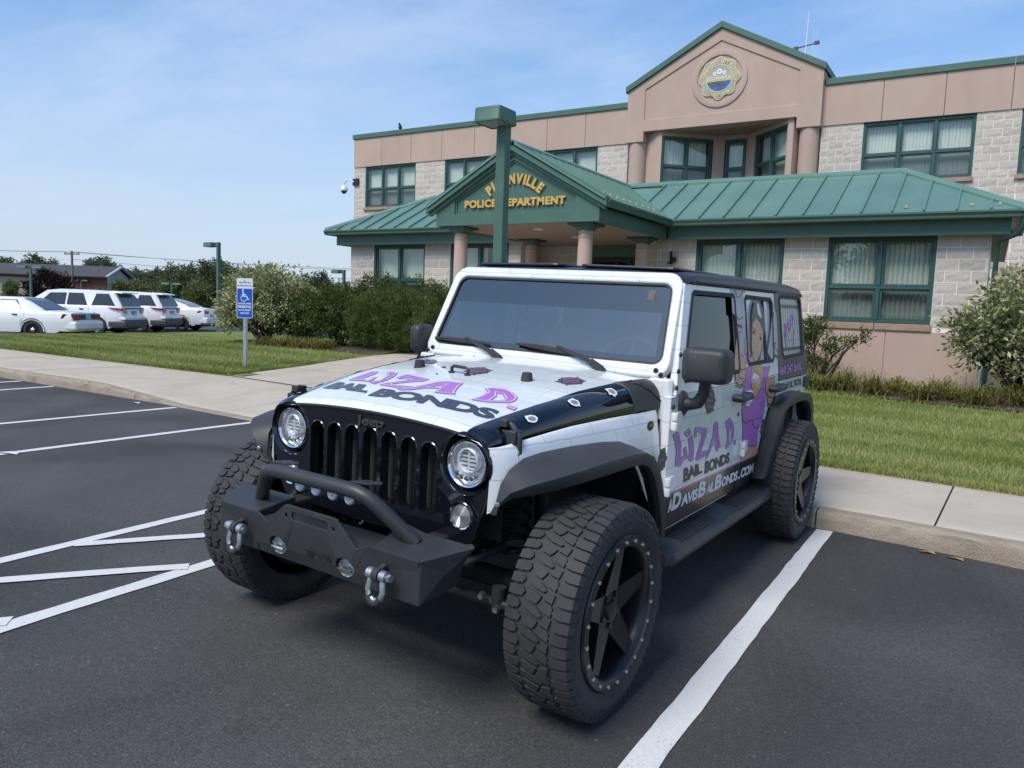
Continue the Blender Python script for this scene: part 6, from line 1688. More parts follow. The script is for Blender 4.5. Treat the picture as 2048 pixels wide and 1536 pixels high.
# driver side prints
S1 = lambda o: (lambda a, b: (sx(b) + 0.002 + o, a, b))
fdoor = [c for c in J.children if c.name.startswith('front_door')][0]; rdoor = [c for c in J.children if c.name.startswith('rear_door')][0]
htop = [c for c in J.children if c.name.startswith('hardtop_side')][0]; rq = [c for c in J.children if c.name.startswith('rear_quarter')][0]; fen = [c for c in J.children if c.name.startswith('fender')][0]
m = MB()
for k, P in enumerate(DEC['door_liza']):
    ho = [DEC['door_liza_holes'][0]] if k == 4 else [DEC['door_liza_holes'][1]] if k == 5 else []
    m.sheet(P, ho, S1(0), 0)
    ring(m, P, 0.0, 0.0035, S1(0.0005), 2)
    if k < 6:
        ring(m, P, 0.0055, 0.008, S1(0.0006), 1)
    for q in ho:
        ring(m, q, -0.006, -0.003, S1(0.0006), 1)
LM = [MAT['purple'], MAT['white_print'], MAT['purple_dk'], MAT['char']]
m.build('lettering', LM, fdoor, fix=False); m = MB()
text_quad(m, 'BAIL', DEC['door_bail'], S1(0), 0.05, 0, 0.95, 3); text_quad(m, 'BONDS', DEC['door_bonds'], S1(0), 0.05, 0, 0.95, 3)
m.build('lettering', LM, fdoor, fix=False); m = MB()
for t_, q in DEC['web']:
    text_quad(m, t_, q, S1(0), 0.05, 0.12, 0.92, 1)
m.build('lettering', [MAT['purple'], MAT['white_print'], MAT['purple_dk'], MAT['char']], fdoor, fix=False)
m = MB(); splat(m, DEC['badge1'], S1, ['Lowest', 'Fees', 'Allowed'], seed=5); m.build('badge_print', [MAT['badge_grey'], MAT['purple_lt']], fdoor, fix=False)
m = MB(); splat(m, DEC['badge2'], S1, ['24/7'], seed=6); m.build('badge_print', [MAT['badge_grey'], MAT['purple_lt']], rdoor, fix=False)
m = MB()
fs2 = lambda o: (lambda a, b: (0.806 + 0.16 * (a - 0.72) + o, a, b))
cx_, cz_ = 0.72, 1.058
m.sheet(ellipse(cx_, cz_, 0.030, 0.026, 24), [], fs2(0.018), 0); m.sheet(ellipse(cx_, cz_, 0.024, 0.020, 24), [], fs2(0.0195), 1); text_quad(m, 'TRAIL', [(cx_ - .016, cz_ + .004), (cx_ + .016, cz_ + .004), (cx_ + .016, cz_ + .011), (cx_ - .016, cz_ + .011)], fs2(0.0205), 0.03, mi=0); text_quad(m, 'RATED', [(cx_ - .016, cz_ - .006), (cx_ + .016, cz_ - .006), (cx_ + .016, cz_ + .001), (cx_ - .016, cz_ + .001)], fs2(0.0205), 0.03, mi=0)
m.build('round_badge', [MAT['bolt'], MAT['black']], fen, fix=False)
m = MB(); splat(m, [(0.80, 0.88), (0.895, 0.88), (0.848, 0.945), (0.848, 0.815)], lambda o: (lambda a, b: (0.84 + 0.003 + o + (a - 0.85) * 0.12, a, b)), ['Free'], seed=8); m.build('badge_print', [MAT['badge_grey'], MAT['purple_lt']], fen, fix=False)
m = MB()       # woman in a purple dress pulling the bars apart
PL = [(DEC['bars'][0], 0, 0), (DEC['bars'][1], 0, 0), (DEC['arm1'], 1, .0004), (DEC['hand1'], 1, .0006), (DEC['arm2'], 1, .0004), (DEC['legs'], 1, .0002), (DEC['dress'], 2, .0004), (DEC['shoulder'], 2, .0004), (DEC['chest'], 1, .0008), (DEC['neck'], 1, .0003), (DEC['hair'], 3, .0010), (DEC['face'], 1, .0014), (DEC['hairlight'], 4, .0014), (DEC['lips'], 2, .0020), (DEC['cuff1'], 5, .0010), (DEC['cuff2'], 5, .0010)]
for P, mi_, o in PL:
    m.sheet(P, [], S1(o), mi_)
for P in DEC['barlines']:
    m.sheet(P, [], S1(.0007), 3)
for P in DEC['dresslines'] + DEC['arm1lines'] + DEC['arm2lines']:
    m.sheet(P, [], S1(.0016), 3)
for P in DEC['eyes']:
    m.sheet(P, [], S1(.0021), 3)
for P in (DEC['face'], DEC['arm2'], DEC['hand1']):
    ring(m, P, -0.0015, 0.0015, S1(.0018), 3)
ring(m, DEC['dress'], -0.001, 0.002, S1(.0012), 6)
m.build('figure_print', [MAT['ltgrey_print'], MAT['skin_print'], MAT['purple'], MAT['char'], MAT['white_print'], MAT['grey_print'], MAT['purple_dk']], rdoor, fix=False)
m = MB(); text_quad(m, '860.347.BAIL', [(2.875, 1.170), (3.50, 1.180), (3.50, 1.240), (2.88, 1.234)], S1(0), 0.03, 0, 1.0, 0); m.build('lettering', MAT['purple'], htop, fix=False)
m = MB(); text_quad(m, '860.818.7078', [(2.872, 1.056), (3.53, 1.060), (3.51, 1.116), (2.872, 1.112)], S1(0), 0.028, 0, 1.0, 0); m.build('lettering', MAT['char'], rq, fix=False)
S2 = lambda o: (lambda a, b: (sx(b) - 0.011 + o, a, b))
m = MB()
for k in range(9):
    y = 3.06 + k * 0.062; m.sheet([(y, 1.31), (y + .009, 1.31), (y + .009, 1.715), (y, 1.715)], [], S2(0), 1)
for z in (1.335, 1.645):
    m.sheet([(2.99, z), (3.59, z), (3.59, z + .022), (2.99, z + .022)], [], S2(.0006), 1)
m.sheet([(2.99, 1.33), (3.03, 1.34), (3.05, 1.5), (3.02, 1.60), (3.06, 1.72), (3.0, 1.72)], [], S2(.0009), 2)
for P in ([(3.14, 1.36), (3.15, 1.36), (3.14, 1.42), (3.10, 1.47), (3.095, 1.465), (3.13, 1.42)], [(3.34, 1.37), (3.35, 1.37), (3.37, 1.44), (3.41, 1.48), (3.40, 1.485), (3.36, 1.45)]):
    m.sheet(P, [], S2(.0012), 1)
for ch, q in (('2', [(3.12, 1.425), (3.20, 1.435), (3.20, 1.535), (3.12, 1.525)]), ('4', [(3.21, 1.465), (3.28, 1.472), (3.28, 1.565), (3.21, 1.558)]), ('/', [(3.29, 1.475), (3.33, 1.48), (3.33, 1.575), (3.29, 1.57)]), ('7', [(3.34, 1.50), (3.42, 1.505), (3.42, 1.60), (3.34, 1.595)])):
    text_quad(m, ch, q, S2(.0015), 0.03, 0, 1, 0)
m.build('window_print', [MAT['purple'], MAT['char'], MAT['grey_print']], htop, fix=False)

# ---- roof, rear, interior ------------------------------------------------------------------------------
m = MB()
secs = []
for y, top, drop in ((1.222, 1.790, .03), (1.26, 1.804, .025), (1.40, 1.816, .02), (1.9, 1.826, .02), (2.10, 1.828, .02), (2.8, 1.830, .02), (3.4, 1.826, .02), (3.60, 1.815, .02), (3.655, 1.79, .02)):
    secs.append([(0.755, y, 1.745), (0.757, y, top - .055), (0.742, y, top - .028), (0.70, y, top - .010), (0.5, y, top - .004), (0.25, y, top), (0, y, top)])
n = len(secs[0])
full = [s_ + [(-x, y, z) for x, y, z in reversed(s_[:-1])] for s_ in secs]; n = len(full[0])
m.add([p for s_ in full for p in s_], [(j * n + i, (j + 1) * n + i, (j + 1) * n + i + 1, j * n + i + 1) for j in range(len(full) - 1) for i in range(n - 1)] + [tuple(range(n)), tuple((len(full) - 1) * n + i for i in range(n - 1, -1, -1))])
rf = m.build('roof', MAT['roof_black'], J, smooth=35)
for y0, y1, hw in ((1.30, 2.04, .30), (2.12, 2.80, .30), (2.9, 3.5, .3)):
    for cx_ in (-0.36, 0.36):
        m = MB(); m.prism(rrect(cx_ - hw, cx_ + hw, y0, y1, 0.05, 3), lambda a, b, d: (a, b, 1.806 + d + 0.010 * (1 - (abs(a) / .74) ** 2)), 0.0, 0.018); m.build('roof_rib', MAT['roof_black'], rf, bevel=0.008)
for sg in (1, -1):
    m = MB(); m.tube([(sg * .762, 1.30, 1.752), (sg * .764, 2.86, 1.752)], 0.010, 6); m.build('drip_rail', MAT['rubber'], rf)
m = MB(); m.box(-0.74, 0.74, 3.60, 3.66, 1.2, 1.76); m.build('rear_glass', MAT['side_glass'], J)
m = MB(); m.box(-0.83, 0.83, 3.60, 3.68, 0.55, 1.13); tg = m.build('tailgate', MAT['car_white'], J, bevel=0.01)
m = MB(); m.box(-0.80, 0.80, 3.66, 3.86, 0.52, 0.70); m.build('rear_bumper', MAT['steel_black'], J, bevel=0.02)
for sg in (1, -1):
    m = MB(); m.box(sg * .76 - .06, sg * .76 + .06, 3.68, 3.74, .86, 1.10); m.build('tail_light', MAT['red_lens'], J, bevel=0.015)
    m = MB(); m.box(min(sg * .842, sg * .862), max(sg * .842, sg * .862), 3.58, 3.70, 1.04, 1.125); m.build('rear_corner_guard', MAT['tex_black'], J, bevel=0.008)
m = MB(); m.lathe([(0.15, 0.0), (0.20, -0.02), (0.40, -0.03), (0.43, 0.02), (0.435, 0.12), (0.43, 0.22), (0.40, 0.27), (0.25, 0.28), (0.0, 0.26)], 48, lambda a, b, h: (a, 3.72 + h, 1.05 + b)); m.build('spare_wheel', MAT['rubber'], J, smooth=40)
m = MB(); m.box(-0.74, 0.74, 1.02, 1.30, 1.06, 1.235); m.tube([(0.22, 1.12, 1.235), (0.38, 1.12, 1.27), (0.56, 1.12, 1.235)], 0.06, 10); m.build('dashboard', MAT['seat'], J, bevel=0.03)
m = MB(); cc = Vector((0.38, 1.36, 1.27)); ax = Vector((0, 0.42, -0.30)).normalized(); e1 = Vector((1, 0, 0)); e2 = ax.cross(e1)
m.tube([cc + (e1 * math.cos(t) + e2 * math.sin(t)) * 0.19 for t in [2 * PI * k / 32 for k in range(32)]], 0.016, 8, closed=True); m.tube([cc - e1 * .18, cc + e1 * .18], 0.018, 8); m.tube([cc, cc - e2 * .18], 0.016, 8); m.sphere(cc, (.07, .05, .06), 12, 8); m.build('steering_wheel', MAT['seat'], J, smooth=50)
for sx0 in (-0.37, 0.37):
    m = MB(); m.prism(rrect(sx0 - .24, sx0 + .24, 1.06, 1.50, .09, 5), lambda a, b, d: (a, 1.98 + d + (b - 1.06) * 0.30, b), 0.0, 0.14); m.prism(rrect(sx0 - .13, sx0 + .13, 1.53, 1.70, .06, 4), lambda a, b, d: (a, 2.12 + d, b), 0.0, 0.10); m.build('seat', MAT['seat'], J, bevel=0.03)
m = MB(); m.box(-0.62, 0.62, 2.75, 2.9, 1.06, 1.55); m.build('seat', MAT['seat'], J, bevel=0.03)
m = MB(); m.prism(rrect(-0.11, 0.11, 1.60, 1.665, .02, 3), lambda a, b, d: (a, 1.24 + d, b), 0.0, 0.03); m.build('interior_mirror', MAT['tex_black'], J)
m = MB()
for k in range(3):
    m.tube([(0.01 * k - .01, 1.235, 1.60), (0.012 * k - .012, 1.235, 1.52), (0.01 * k - .008, 1.233, 1.47 + .012 * k)], 0.0022, 5)
m.build('hanging_beads', MAT['white_plastic'], J)

# ---- bumper ------------------------------------------------------------------------------------------------
BF = -0.612
bo = [(-.565, .690), (-.315, .690), (-.255, .664), (-.150, .752), (-.135, .757), (.135, .757), (.150, .752), (.255, .664), (.315, .690), (.565, .690), (.530, .515), (-.530, .515)]
bfn = lambda a, b, d: (a, BF + d + (0.03 * (0.60 - b) / 0.09 if b < 0.60 else 0), b)
bholes = [rrect(-.105, .105, .700, .735, .0174, 4)] + [ellipse(s * .193, .572, .050, .040, 24) for s in (-1, 1)] + [ellipse(s * .135, .712, .008, .010, 10) for s in (-1, 1)]
m = MB(); m.plate(bo, bholes, bfn, 0.0, 0.012); bp = m.build('front_bumper', MAT['steel_black'], J, bevel=0.004)
for s in (-1, 1):
    m = MB()
    def q(x, y, z): return (s * x, y, z)
    # sloping top ledge, notch side, swept wing, bottom
    m.hexa([q(.330, BF + .013, .52), q(.565, BF + .006, .52), q(.600, -.42, .56), q(.330, -.42, .56), q(.330, BF + .013, .689), q(.565, BF + .006, .689), q(.640, -.42, .722), q(.300, -.42, .722)])
    m.build('bumper_block', MAT['steel_black'], bp, bevel=0.006)
    m = MB()
    m.hexa([q(.532, BF + .026, .516), q(.600, -.44, .60), q(.585, -.40, .62), q(.52, -.45, .56), q(.566, BF + .002, .690), q(.672, -.425, .718), q(.642, -.40, .722), q(.54, -.45, .705)])
    m.build('bumper_wing', MAT['steel_black'], bp, bevel=0.005)
    m = MB(); m.hexa([q(.0, BF + .045, .516), q(.33, BF + .045, .516), q(.33, -.43, .54), q(.0, -.43, .54), q(.0, BF + .0135, .662), q(.329, BF + .0135, .662), q(.300, -.43, .668), q(.0, -.43, .668)]); m.build('bumper_block', MAT['steel_black'], bp)
    # fog light
    m = MB(); m.lathe([(.040, .004), (.036, -.002), (.033, .002), (.0, .006)], 24, lambda a, b, h: (s * .193 + a * 1.1, BF + .008 + h + 0.01, .572 + b)); fo = m.build('fog_light', MAT['dim_lens'], bp, smooth=40, fix=False)
    m = MB(); m.box(s * .193 - .036, s * .193 + .036, BF + .004, BF + .012, .562, .570); m.box(s * .193 - .030, s * .193 + .030, BF + .004, BF + .012, .580, .587); m.build('fog_louvre', MAT['chrome'], fo)
    # shackle
    sx0, sz0 = s * .404, .612
    m = MB(); m.prism([(BF + .0, sz0 - .03), (BF - .045, sz0 - .012), (BF - .050, sz0 + .012), (BF + .0, sz0 + .035)], lambda a, b, d: (sx0 + d, a, b), -.011, .011); mt = m.build('shackle_mount', MAT['steel_black'], bp, bevel=0.004)
    m = MB(); yy = BF - .034
    m.tube([(sx0 - .030, yy, sz0), (sx0 - .030, yy - .006, sz0 - .025), (sx0 - .036, yy - .010, sz0 - .055), (sx0 - .028, yy - .012, sz0 - .082), (sx0, yy - .013, sz0 - .095), (sx0 + .028, yy - .012, sz0 - .082), (sx0 + .036, yy - .010, sz0 - .055), (sx0 + .030, yy - .006, sz0 - .025), (sx0 + .030, yy, sz0)], [.012, .012, .0115, .0115, .0115, .0115, .0115, .012, .012], 10)
    m.cyl((sx0 - .050, yy, sz0), (sx0 + .052, yy, sz0), .010, n=12); m.cyl((sx0 - .044, yy, sz0), (sx0 - .018, yy, sz0), .021, n=14); m.cyl((sx0 + .018, yy, sz0), (sx0 + .044, yy, sz0), .021, n=14); m.cyl((sx0 + s * .052, yy, sz0), (sx0 + s * .064, yy, sz0), .015, n=6)
    m.build('shackle', MAT['zinc'], bp, smooth=45)
    m = MB(); m.tube([(sx0 - .030, yy - .014, sz0 - .078), (sx0 - .018, yy - .015, sz0 - .096), (sx0, yy - .015, sz0 - .102), (sx0 + .018, yy - .015, sz0 - .096), (sx0 + .030, yy - .014, sz0 - .078)], .0155, 10); m.cyl((sx0 - .014, yy, sz0), (sx0 + .014, yy, sz0), .026, n=16); m.build('shackle_isolator', MAT['rubber'], bp, smooth=45)
    # triangular gusset behind the hoop leg
    m = MB(); m.hexa([q(.43, -.50, .705), q(.50, -.44, .712), q(.50, -.43, .712), q(.425, -.49, .705), q(.33, -.555, .80), q(.335, -.550, .803), q(.335, -.540, .803), q(.33, -.545, .80)]); m.build('gusset', MAT['steel_black'], bp)
# flat dark logo shapes laid on the face for the shade inside its cuts
m = MB()
for P in ([(-.03, .600), (.035, .600), (.03, .594), (-.02, .594)], [(-.022, .589), (.028, .589), (.024, .583), (-.012, .583)], [(-.014, .578), (.022, .578), (.018, .572), (-.006, .572)], [(.040, .600), (.050, .600), (.066, .578), (.060, .570)], [(.066, .592), (.074, .602), (.120, .602), (.120, .595), (.080, .595), (.074, .590)], [(.120, .590), (.120, .576), (.085, .576), (.085, .583), (.112, .583), (.112, .590)]):
    m.sheet(P, [], lambda a, b: bfn(a, b, -0.0015))
m.build('logo_cut_shade', MAT['dark'], bp, fix=False)
hp = [(-.445, -.490, .700), (-.405, -.515, .742), (-.345, -.552, .805), (-.315, -.572, .838), (-.285, -.588, .862), (-.245, -.598, .876), (-.19, -.60, .880), (0, -.60, .880), (.19, -.60, .880), (.245, -.598, .876), (.285, -.588, .862), (.315, -.572, .838), (.345, -.552, .805), (.405, -.515, .742), (.445, -.490, .700)]
m = MB(); m.tube(hp, .029, 18); hoop = m.build('bumper_hoop', MAT['steel_black'], J, smooth=50)
for s in (-1, 1):
    m = MB(); m.prism([(s * .23 - .03, -.60), (s * .23 + .05, -.585), (s * .23 + .085, -.545), (s * .23 + .07, -.525), (s * .23 + .0, -.545)], lambda a, b, d: (a, b, d), .906, .913); m.build('light_tab', MAT['steel_black'], hoop, bevel=0.002)
m = MB(); m.box(-.20, .20, -.535, -.475, .806, .842); lb = m.build('light_bar', MAT['steel_black'], J, bevel=0.006)
for k in range(4):
    cx_ = -.142 + .0947 * k
    m = MB(); m.lathe([(.026, .010), (.026, -.006), (.021, -.010), (.010, -.004), (.0, -.006)], 20, lambda a, b, h: (cx_ + a, -.537 + h, .822 + b)); m.build('light_lens', MAT['silver'], lb, smooth=40, fix=False)
# ================================================================== lamps, sign, cars, plants
def lamp_post(name, label, loc, rz, heads, H=4.05, group=None, detail=True):
    t = thing(name, label, 'lamp post', loc, rz, group)
    m = MB(); m.box(-0.075, 0.075, -0.075, 0.075, 0.02, H); m.build('pole', MAT['green_pole'], t, bevel=0.012)
    m = MB(); m.box(-0.15, 0.15, -0.15, 0.15, -0.08, 0.025); m.build('base_plate', MAT['green_pole'], t, bevel=0.01)
    for hx, hy, sx_, sy_, arm in heads:
        if arm:
            m = MB(); m.box(min(hx + math.copysign(sx_, -hx) * 0, 0) if False else (hx if hx < 0 else 0.05), (-0.05 if hx < 0 else hx), -0.035, 0.035, H - 0.16, H - 0.07); m.build('arm', MAT['green_pole'], t)
        z0 = H if not arm else H - 0.2
        m = MB()
        P = rrect(hx - sx_, hx + sx_, hy - sy_, hy + sy_, 0.035, 3); n = len(P)
        prof = [(0.93, 0.0), (1.0, 0.012), (1.0, 0.05), (0.985, 0.055), (0.965, 0.18), (0.94, 0.2), (0.0, 0.2)]
        m.add([(hx + (x - hx) * k, hy + (y - hy) * k, z0 + h) for k, h in prof for x, y in P], [(j * n + i, j * n + (i + 1) % n, (j + 1) * n + (i + 1) % n, (j + 1) * n + i) for j in range(len(prof) - 1) for i in range(n)])
        hd = m.build('lamp_head', MAT['green_pole'], t, smooth=35)
        m = MB(); Q = rrect(hx - sx_ * .93, hx + sx_ * .93, hy - sy_ * .93, hy + sy_ * .93, 0.03, 3); m.add([(x, y, z0 + 0.006) for x, y in Q], [tuple(range(len(Q)))]); m.build('lens', MAT['pane'], hd, fix=False)
        m = MB(); m.add([(x, y, z0 + 0.12) for x, y in Q], [tuple(range(len(Q)))]); m.add([(x, y, z0 + 0.02) for x, y in Q] + [(x, y, z0 + 0.12) for x, y in Q], [(i, (i + 1) % len(Q), len(Q) + (i + 1) % len(Q), len(Q) + i) for i in range(len(Q))]); m.build('reflector', MAT['silver'], hd, fix=False)
    return t
lamp_post('lamp_post', 'green square lamp post with box head in front of the entrance portico', (-3.745, 6.42, 0.16), 0, [(-0.06, -0.13, 0.215, 0.225, False)], 3.90)
lamp_post('lamp_post', 'green lamp post with single head beside the parked white sedan at right', (-27.95, 20.05, -0.1), RAD(-6), [(-0.62, 0, 0.33, 0.22, True)], 4.15)
lamp_post('lamp_post', 'green lamp post with single head near the building corner above the hedge', (-30.3, 30.45, -0.3), RAD(-6), [(-0.62, 0, 0.33, 0.22, True)], 3.72)
lamp_post('lamp_post', 'green twin head lamp post beside the purple leaved tree', (-59.8, 27.4, -0.3), RAD(28), [(-0.62, 0, 0.40, 0.22, True), (0.62, 0, 0.40, 0.22, True)], 3.72)
lamp_post('lamp_post', 'small green twin head lamp post far off before the brick building', (-94.0, 49.9, -0.6), RAD(28), [(-0.55, 0, 0.36, 0.22, True), (0.55, 0, 0.36, 0.22, True)], 3.7)
lamp_post('lamp_post', 'green twin head lamp post far off above the second white utility car', (-63.5, 41.7, -0.6), RAD(28), [(-0.55, 0, 0.40, 0.22, True), (0.55, 0, 0.40, 0.22, True)], 3.35)

# ------------------------------------------------------------------ parking sign
t = thing('parking_sign', 'blue and white handicapped parking sign on a steel post in the lawn', 'sign', (-10.36, 7.39, 0.16), RAD(33))
m = MB()
prof = [(-0.045, 0.03), (-0.030, 0.03), (-0.024, 0.0), (0.024, 0.0), (0.030, 0.03), (0.045, 0.03), (0.045, 0.034), (0.027, 0.034), (0.021, 0.004), (-0.021, 0.004), (-0.027, 0.034), (-0.045, 0.034)]
m.prism(prof, lambda a, b, d: (a, b, d), -0.05, 1.72); m.build('post', MAT['zinc'], t)
m = MB(); SW = 0.158; m.prism(rrect(-SW, SW, 1.015, 1.80, 0.03, 4), lambda a, b, d: (a, -0.004 - d, b), 0.0, 0.004); pl_ = m.build('plate', MAT['sign_white'], t)
sf = lambda o: (lambda a, b: (a, -0.0095 - o, b))
m = MB(); m.sheet(rrect(-SW + .010, SW - .010, 1.026, 1.595, 0.022, 4), [], sf(0)); m.build('blue_field', MAT['sign_blue'], pl_, fix=False)
m = MB()
for txt, z, h, w in (('HANDICAPPED', 1.285, .032, .128), ('PARKING', 1.213, .052, .128), ('STATE PERMIT', 1.155, .032, .122), ('REQUIRED', 1.095, .032, .09)):
    text_quad(m, txt, [(-w, z), (w, z), (w, z + h), (-w, z + h)], sf(.001), 0.03)
# wheelchair symbol
arc = [(-0.02 + 0.060 * math.cos(RAD(a)), 1.408 + 0.068 * math.sin(RAD(a))) for a in range(118, 352, 9)]
m.add([sf(.001)(*p) for p in arc] + [sf(.001)(-0.02 + (p[0] + .02) * .82, 1.408 + (p[1] - 1.408) * .82) for p in arc], [(i, i + 1, len(arc) + i + 1, len(arc) + i) for i in range(len(arc) - 1)])
m.sheet(ellipse(-0.034, 1.563, .017, .019, 16), [], sf(.001)); m.sheet([(-.046, 1.54), (-.026, 1.54), (-.022, 1.49), (.025, 1.49), (.025, 1.476), (-.02, 1.476), (-.018, 1.458), (.042, 1.456), (.066, 1.392), (.09, 1.402), (.094, 1.39), (.056, 1.372), (.030, 1.438), (-.040, 1.438)], [], sf(.001))
m.build('white_lettering', MAT['white_print'], pl_, fix=False)
m = MB()
for txt, z, h, w in (('VIOLATORS WILL', 1.70, .030, .118), ('BE FINED MIN. $150', 1.635, .030, .138)):
    text_quad(m, txt, [(-w, z), (w, z), (w, z + h), (-w, z + h)], sf(.0), 0.03)
m.build('blue_lettering', MAT['sign_blue'], pl_, fix=False)
for z in (1.755, 1.06):
    m = MB(); m.lathe([(0.009, 0.0), (0.007, -0.006), (0, -0.007)], 10, lambda a, b, h: (a, -0.009 + h, z + b)); m.build('bolt', MAT['black'], pl_)

# ------------------------------------------------------------------ parked police cars
def car(label, loc, head, kind, group='white cars parked beyond the lawn'):
    """local x runs from the tail (0) to the nose, y to the left"""
    suv = kind == 'suv'
    t = thing('parked_car', label, 'car', loc, head, group)
    if suv:
        L, hw, rw, fw_, wr = 5.0, 1.0, 1.08, 3.94, 0.38
        top = ([0, .03, .10, .25, .42, .60, 1.5, 2.6, 3.1, 3.95, 4.1, 4.8, 4.95, 5.0], [.62, .95, 1.18, 1.50, 1.73, 1.765, 1.80, 1.80, 1.74, 1.20, 1.16, 1.04, .85, .6])
        belt = 1.14; rx = ([0, .3, .7, 2.8, 3.6, 5], [.80, .76, .76, .76, .80, .8]); arch = 0.45
    elif kind == 'sedan':
        L, hw, rw, fw_, wr = 5.38, .98, 1.36, 4.28, 0.345
        top = ([0, .04, .10, .9, 1.05, 1.30, 1.62, 1.92, 2.2, 2.9, 3.15, 3.85, 4.0, 5.1, 5.3, 5.38], [.55, .80, .98, 1.02, 1.03, 1.16, 1.33, 1.43, 1.455, 1.455, 1.42, 1.02, 1.0, .86, .72, .5])
        belt = .97; rx = ([0, .8, 1.3, 2.8, 3.6, 5.4], [.84, .80, .66, .66, .76, .8]); arch = 0.42
    else:
        L, hw, rw, fw_, wr = 5.15, .97, 1.16, 4.03, 0.37
        top = ([0, .04, .10, .55, .75, 1.1, 1.6, 2.0, 2.4, 2.9, 3.2, 3.95, 4.1, 4.9, 5.08, 5.15], [.6, .9, 1.10, 1.13, 1.16, 1.31, 1.47, 1.53, 1.545, 1.53, 1.48, 1.12, 1.08, .92, .75, .55])
        belt = 1.08; rx = ([0, .6, 1.2, 2.8, 3.6, 5.2], [.84, .78, .66, .66, .76, .8]); arch = 0.45
    tz = lambda x: lerp(x, *top)
    hwx = lambda x: hw * lerp(x, [0, .05, .25, .8, L - .8, L - .2, L], [.86, .92, .965, 1, 1, .93, .8])
    def zb(x):
        z = 0.27 if 0.5 < x < L - .4 else 0.34
        for c in (rw, fw_):
            d = abs(x - c)
            if d < arch:
                z = max(z, 0.30 + math.sqrt(arch ** 2 - d ** 2) * 1.02)
        return z
    xs = sorted(set([round(v, 3) for v in frange(0, L, .12) + [q for c in (rw, fw_) for q in frange(c - arch, c + arch, .05)] + list(top[0])]))
    def sec(x):
        T, w, b = tz(x), hwx(x), min(belt, tz(x) - .03)
        r = min(w * .96, lerp(x, *rx)); z0 = zb(x)
        mid = min(b - .08, max(z0 + .03, .62)); cab = T > belt + .12
        rw_ = r if cab else w * .86
        return [(w * .96, z0), (w, max(z0 + .01, mid)), (w * .985, b - .05), (w * .955, b), (rw_ + (.03 if cab else 0), T - (.06 if cab else .02)), (rw_ * .88, T - .005), (0, T)]
    m = MB(); S = [sec(x) for x in xs]; full = []
    for x, s_ in zip(xs, S):
        full.append([(x, y, z) for y, z in s_] + [(x, -y, z) for y, z in reversed(s_[:-1])])
    n = len(full[0])
    m.add([p for s_ in full for p in s_], [(j * n + i, j * n + i + 1, (j + 1) * n + i + 1, (j + 1) * n + i) for j in range(len(full) - 1) for i in range(n - 1)] + [tuple(range(n)), tuple((len(full) - 1) * n + i for i in range(n - 1, -1, -1))])
    body = m.build('body', MAT['car_white'], t, smooth=38)
    m = MB(); m.box(.15, L - .2, -hw * .84, hw * .84, .24, .60); m.build('underbody', MAT['dark'], t)
    def sp(x, z, o=.022):        # point on the cabin side
        b = min(belt, tz(x)); T = tz(x) - .06; w = hwx(x) * .955; r = min(hwx(x) * .96, lerp(x, *rx)) + .03
        k = (z - b) / max(.05, T - b)
        return w + (r - w) * min(1, max(0, k)) + o
    if suv:
        wins = [[(.34, 1.20), (1.25, 1.20), (1.10, 1.66), (.62, 1.66)], [(1.42, 1.20), (2.22, 1.20), (2.18, 1.66), (1.62, 1.66)], [(2.30, 1.20), (3.35, 1.20), (2.90, 1.64), (2.28, 1.66)]]
    elif kind == 'sedan':
        wins = [[(1.72, 1.02), (2.55, 1.02), (2.52, 1.36), (1.98, 1.36)], [(2.66, 1.02), (3.55, 1.02), (3.12, 1.35), (2.66, 1.36)]]
    else:
        wins = [[(1.35, 1.14), (2.15, 1.13), (2.15, 1.44), (1.70, 1.40)], [(2.25, 1.13), (3.35, 1.13), (2.95, 1.42), (2.25, 1.44)]]
    for sg in (1, -1):
        for P in wins:
            m = MB(); m.plate(P, [], lambda a, b, d: (a, sg * (sp(a, b) - d), b), 0.0, 0.02, 0, 0.12); m.build('side_window', MAT['car_window'], t, smooth=60)
        for dx_ in ([1.36, 2.26, 3.3] if suv else [1.62, 2.6, 3.62] if kind == 'sedan' else [1.28, 2.2, 3.35]):
            m = MB(); m.add([(dx_ + e, sg * (hwx(dx_) * k + .002), z) for e in (-.006, .006) for k, z in ((.99, .36), (1.0, .62), (.985, belt - .05), (.957, belt))], [(0, 1, 5, 4), (1, 2, 6, 5), (2, 3, 7, 6)]); m.build('door_seam', MAT['trim_grey'], t, fix=False)
        for dx_ in ([1.55, 2.45] if suv else [1.85, 2.8] if kind == 'sedan' else [1.5, 2.4]):
            m = MB(); m.box(dx_, dx_ + .17, min(sg * hwx(dx_) * .985, sg * (hwx(dx_) + .02)), max(sg * hwx(dx_) * .985, sg * (hwx(dx_) + .02)), belt - .12, belt - .085); m.build('door_handle', MAT['black'], t, bevel=0.01)
        m = MB(); m.box(3.3, 3.42, sg * (hw + .08) - .09, sg * (hw + .08) + .09, belt, belt + .15); m.build('door_mirror', MAT['black'], t, bevel=0.03)
        for c in (rw, fw_):
            m = MB(); ff = lambda a, b, h: (c + a, sg * (hw - .045 + h), wr + b)
            m.lathe([(wr * .62, -.16), (wr * .9, -.17), (wr, -.14), (wr, -.04), (wr * .93, .0), (wr * .66, .005), (wr * .64, -.02)], 32, ff); w_ = m.build('wheel', MAT['rubber'], t, smooth=40, fix=False)
            m = MB(); m.lathe([(wr * .66, -.01), (wr * .60, -.03), (wr * .36, -.035), (wr * .32, -.01), (wr * .26, .01), (0, .012)], 24, ff); m.build('rim', MAT['rim'], w_, smooth=40, fix=False)
            m = MB(); m.lathe([(wr * .25, .0), (wr * .22, .02), (wr * .12, .035), (0, .04)], 18, ff); m.build('hub_cap', MAT['chrome'], w_, smooth=50, fix=False)
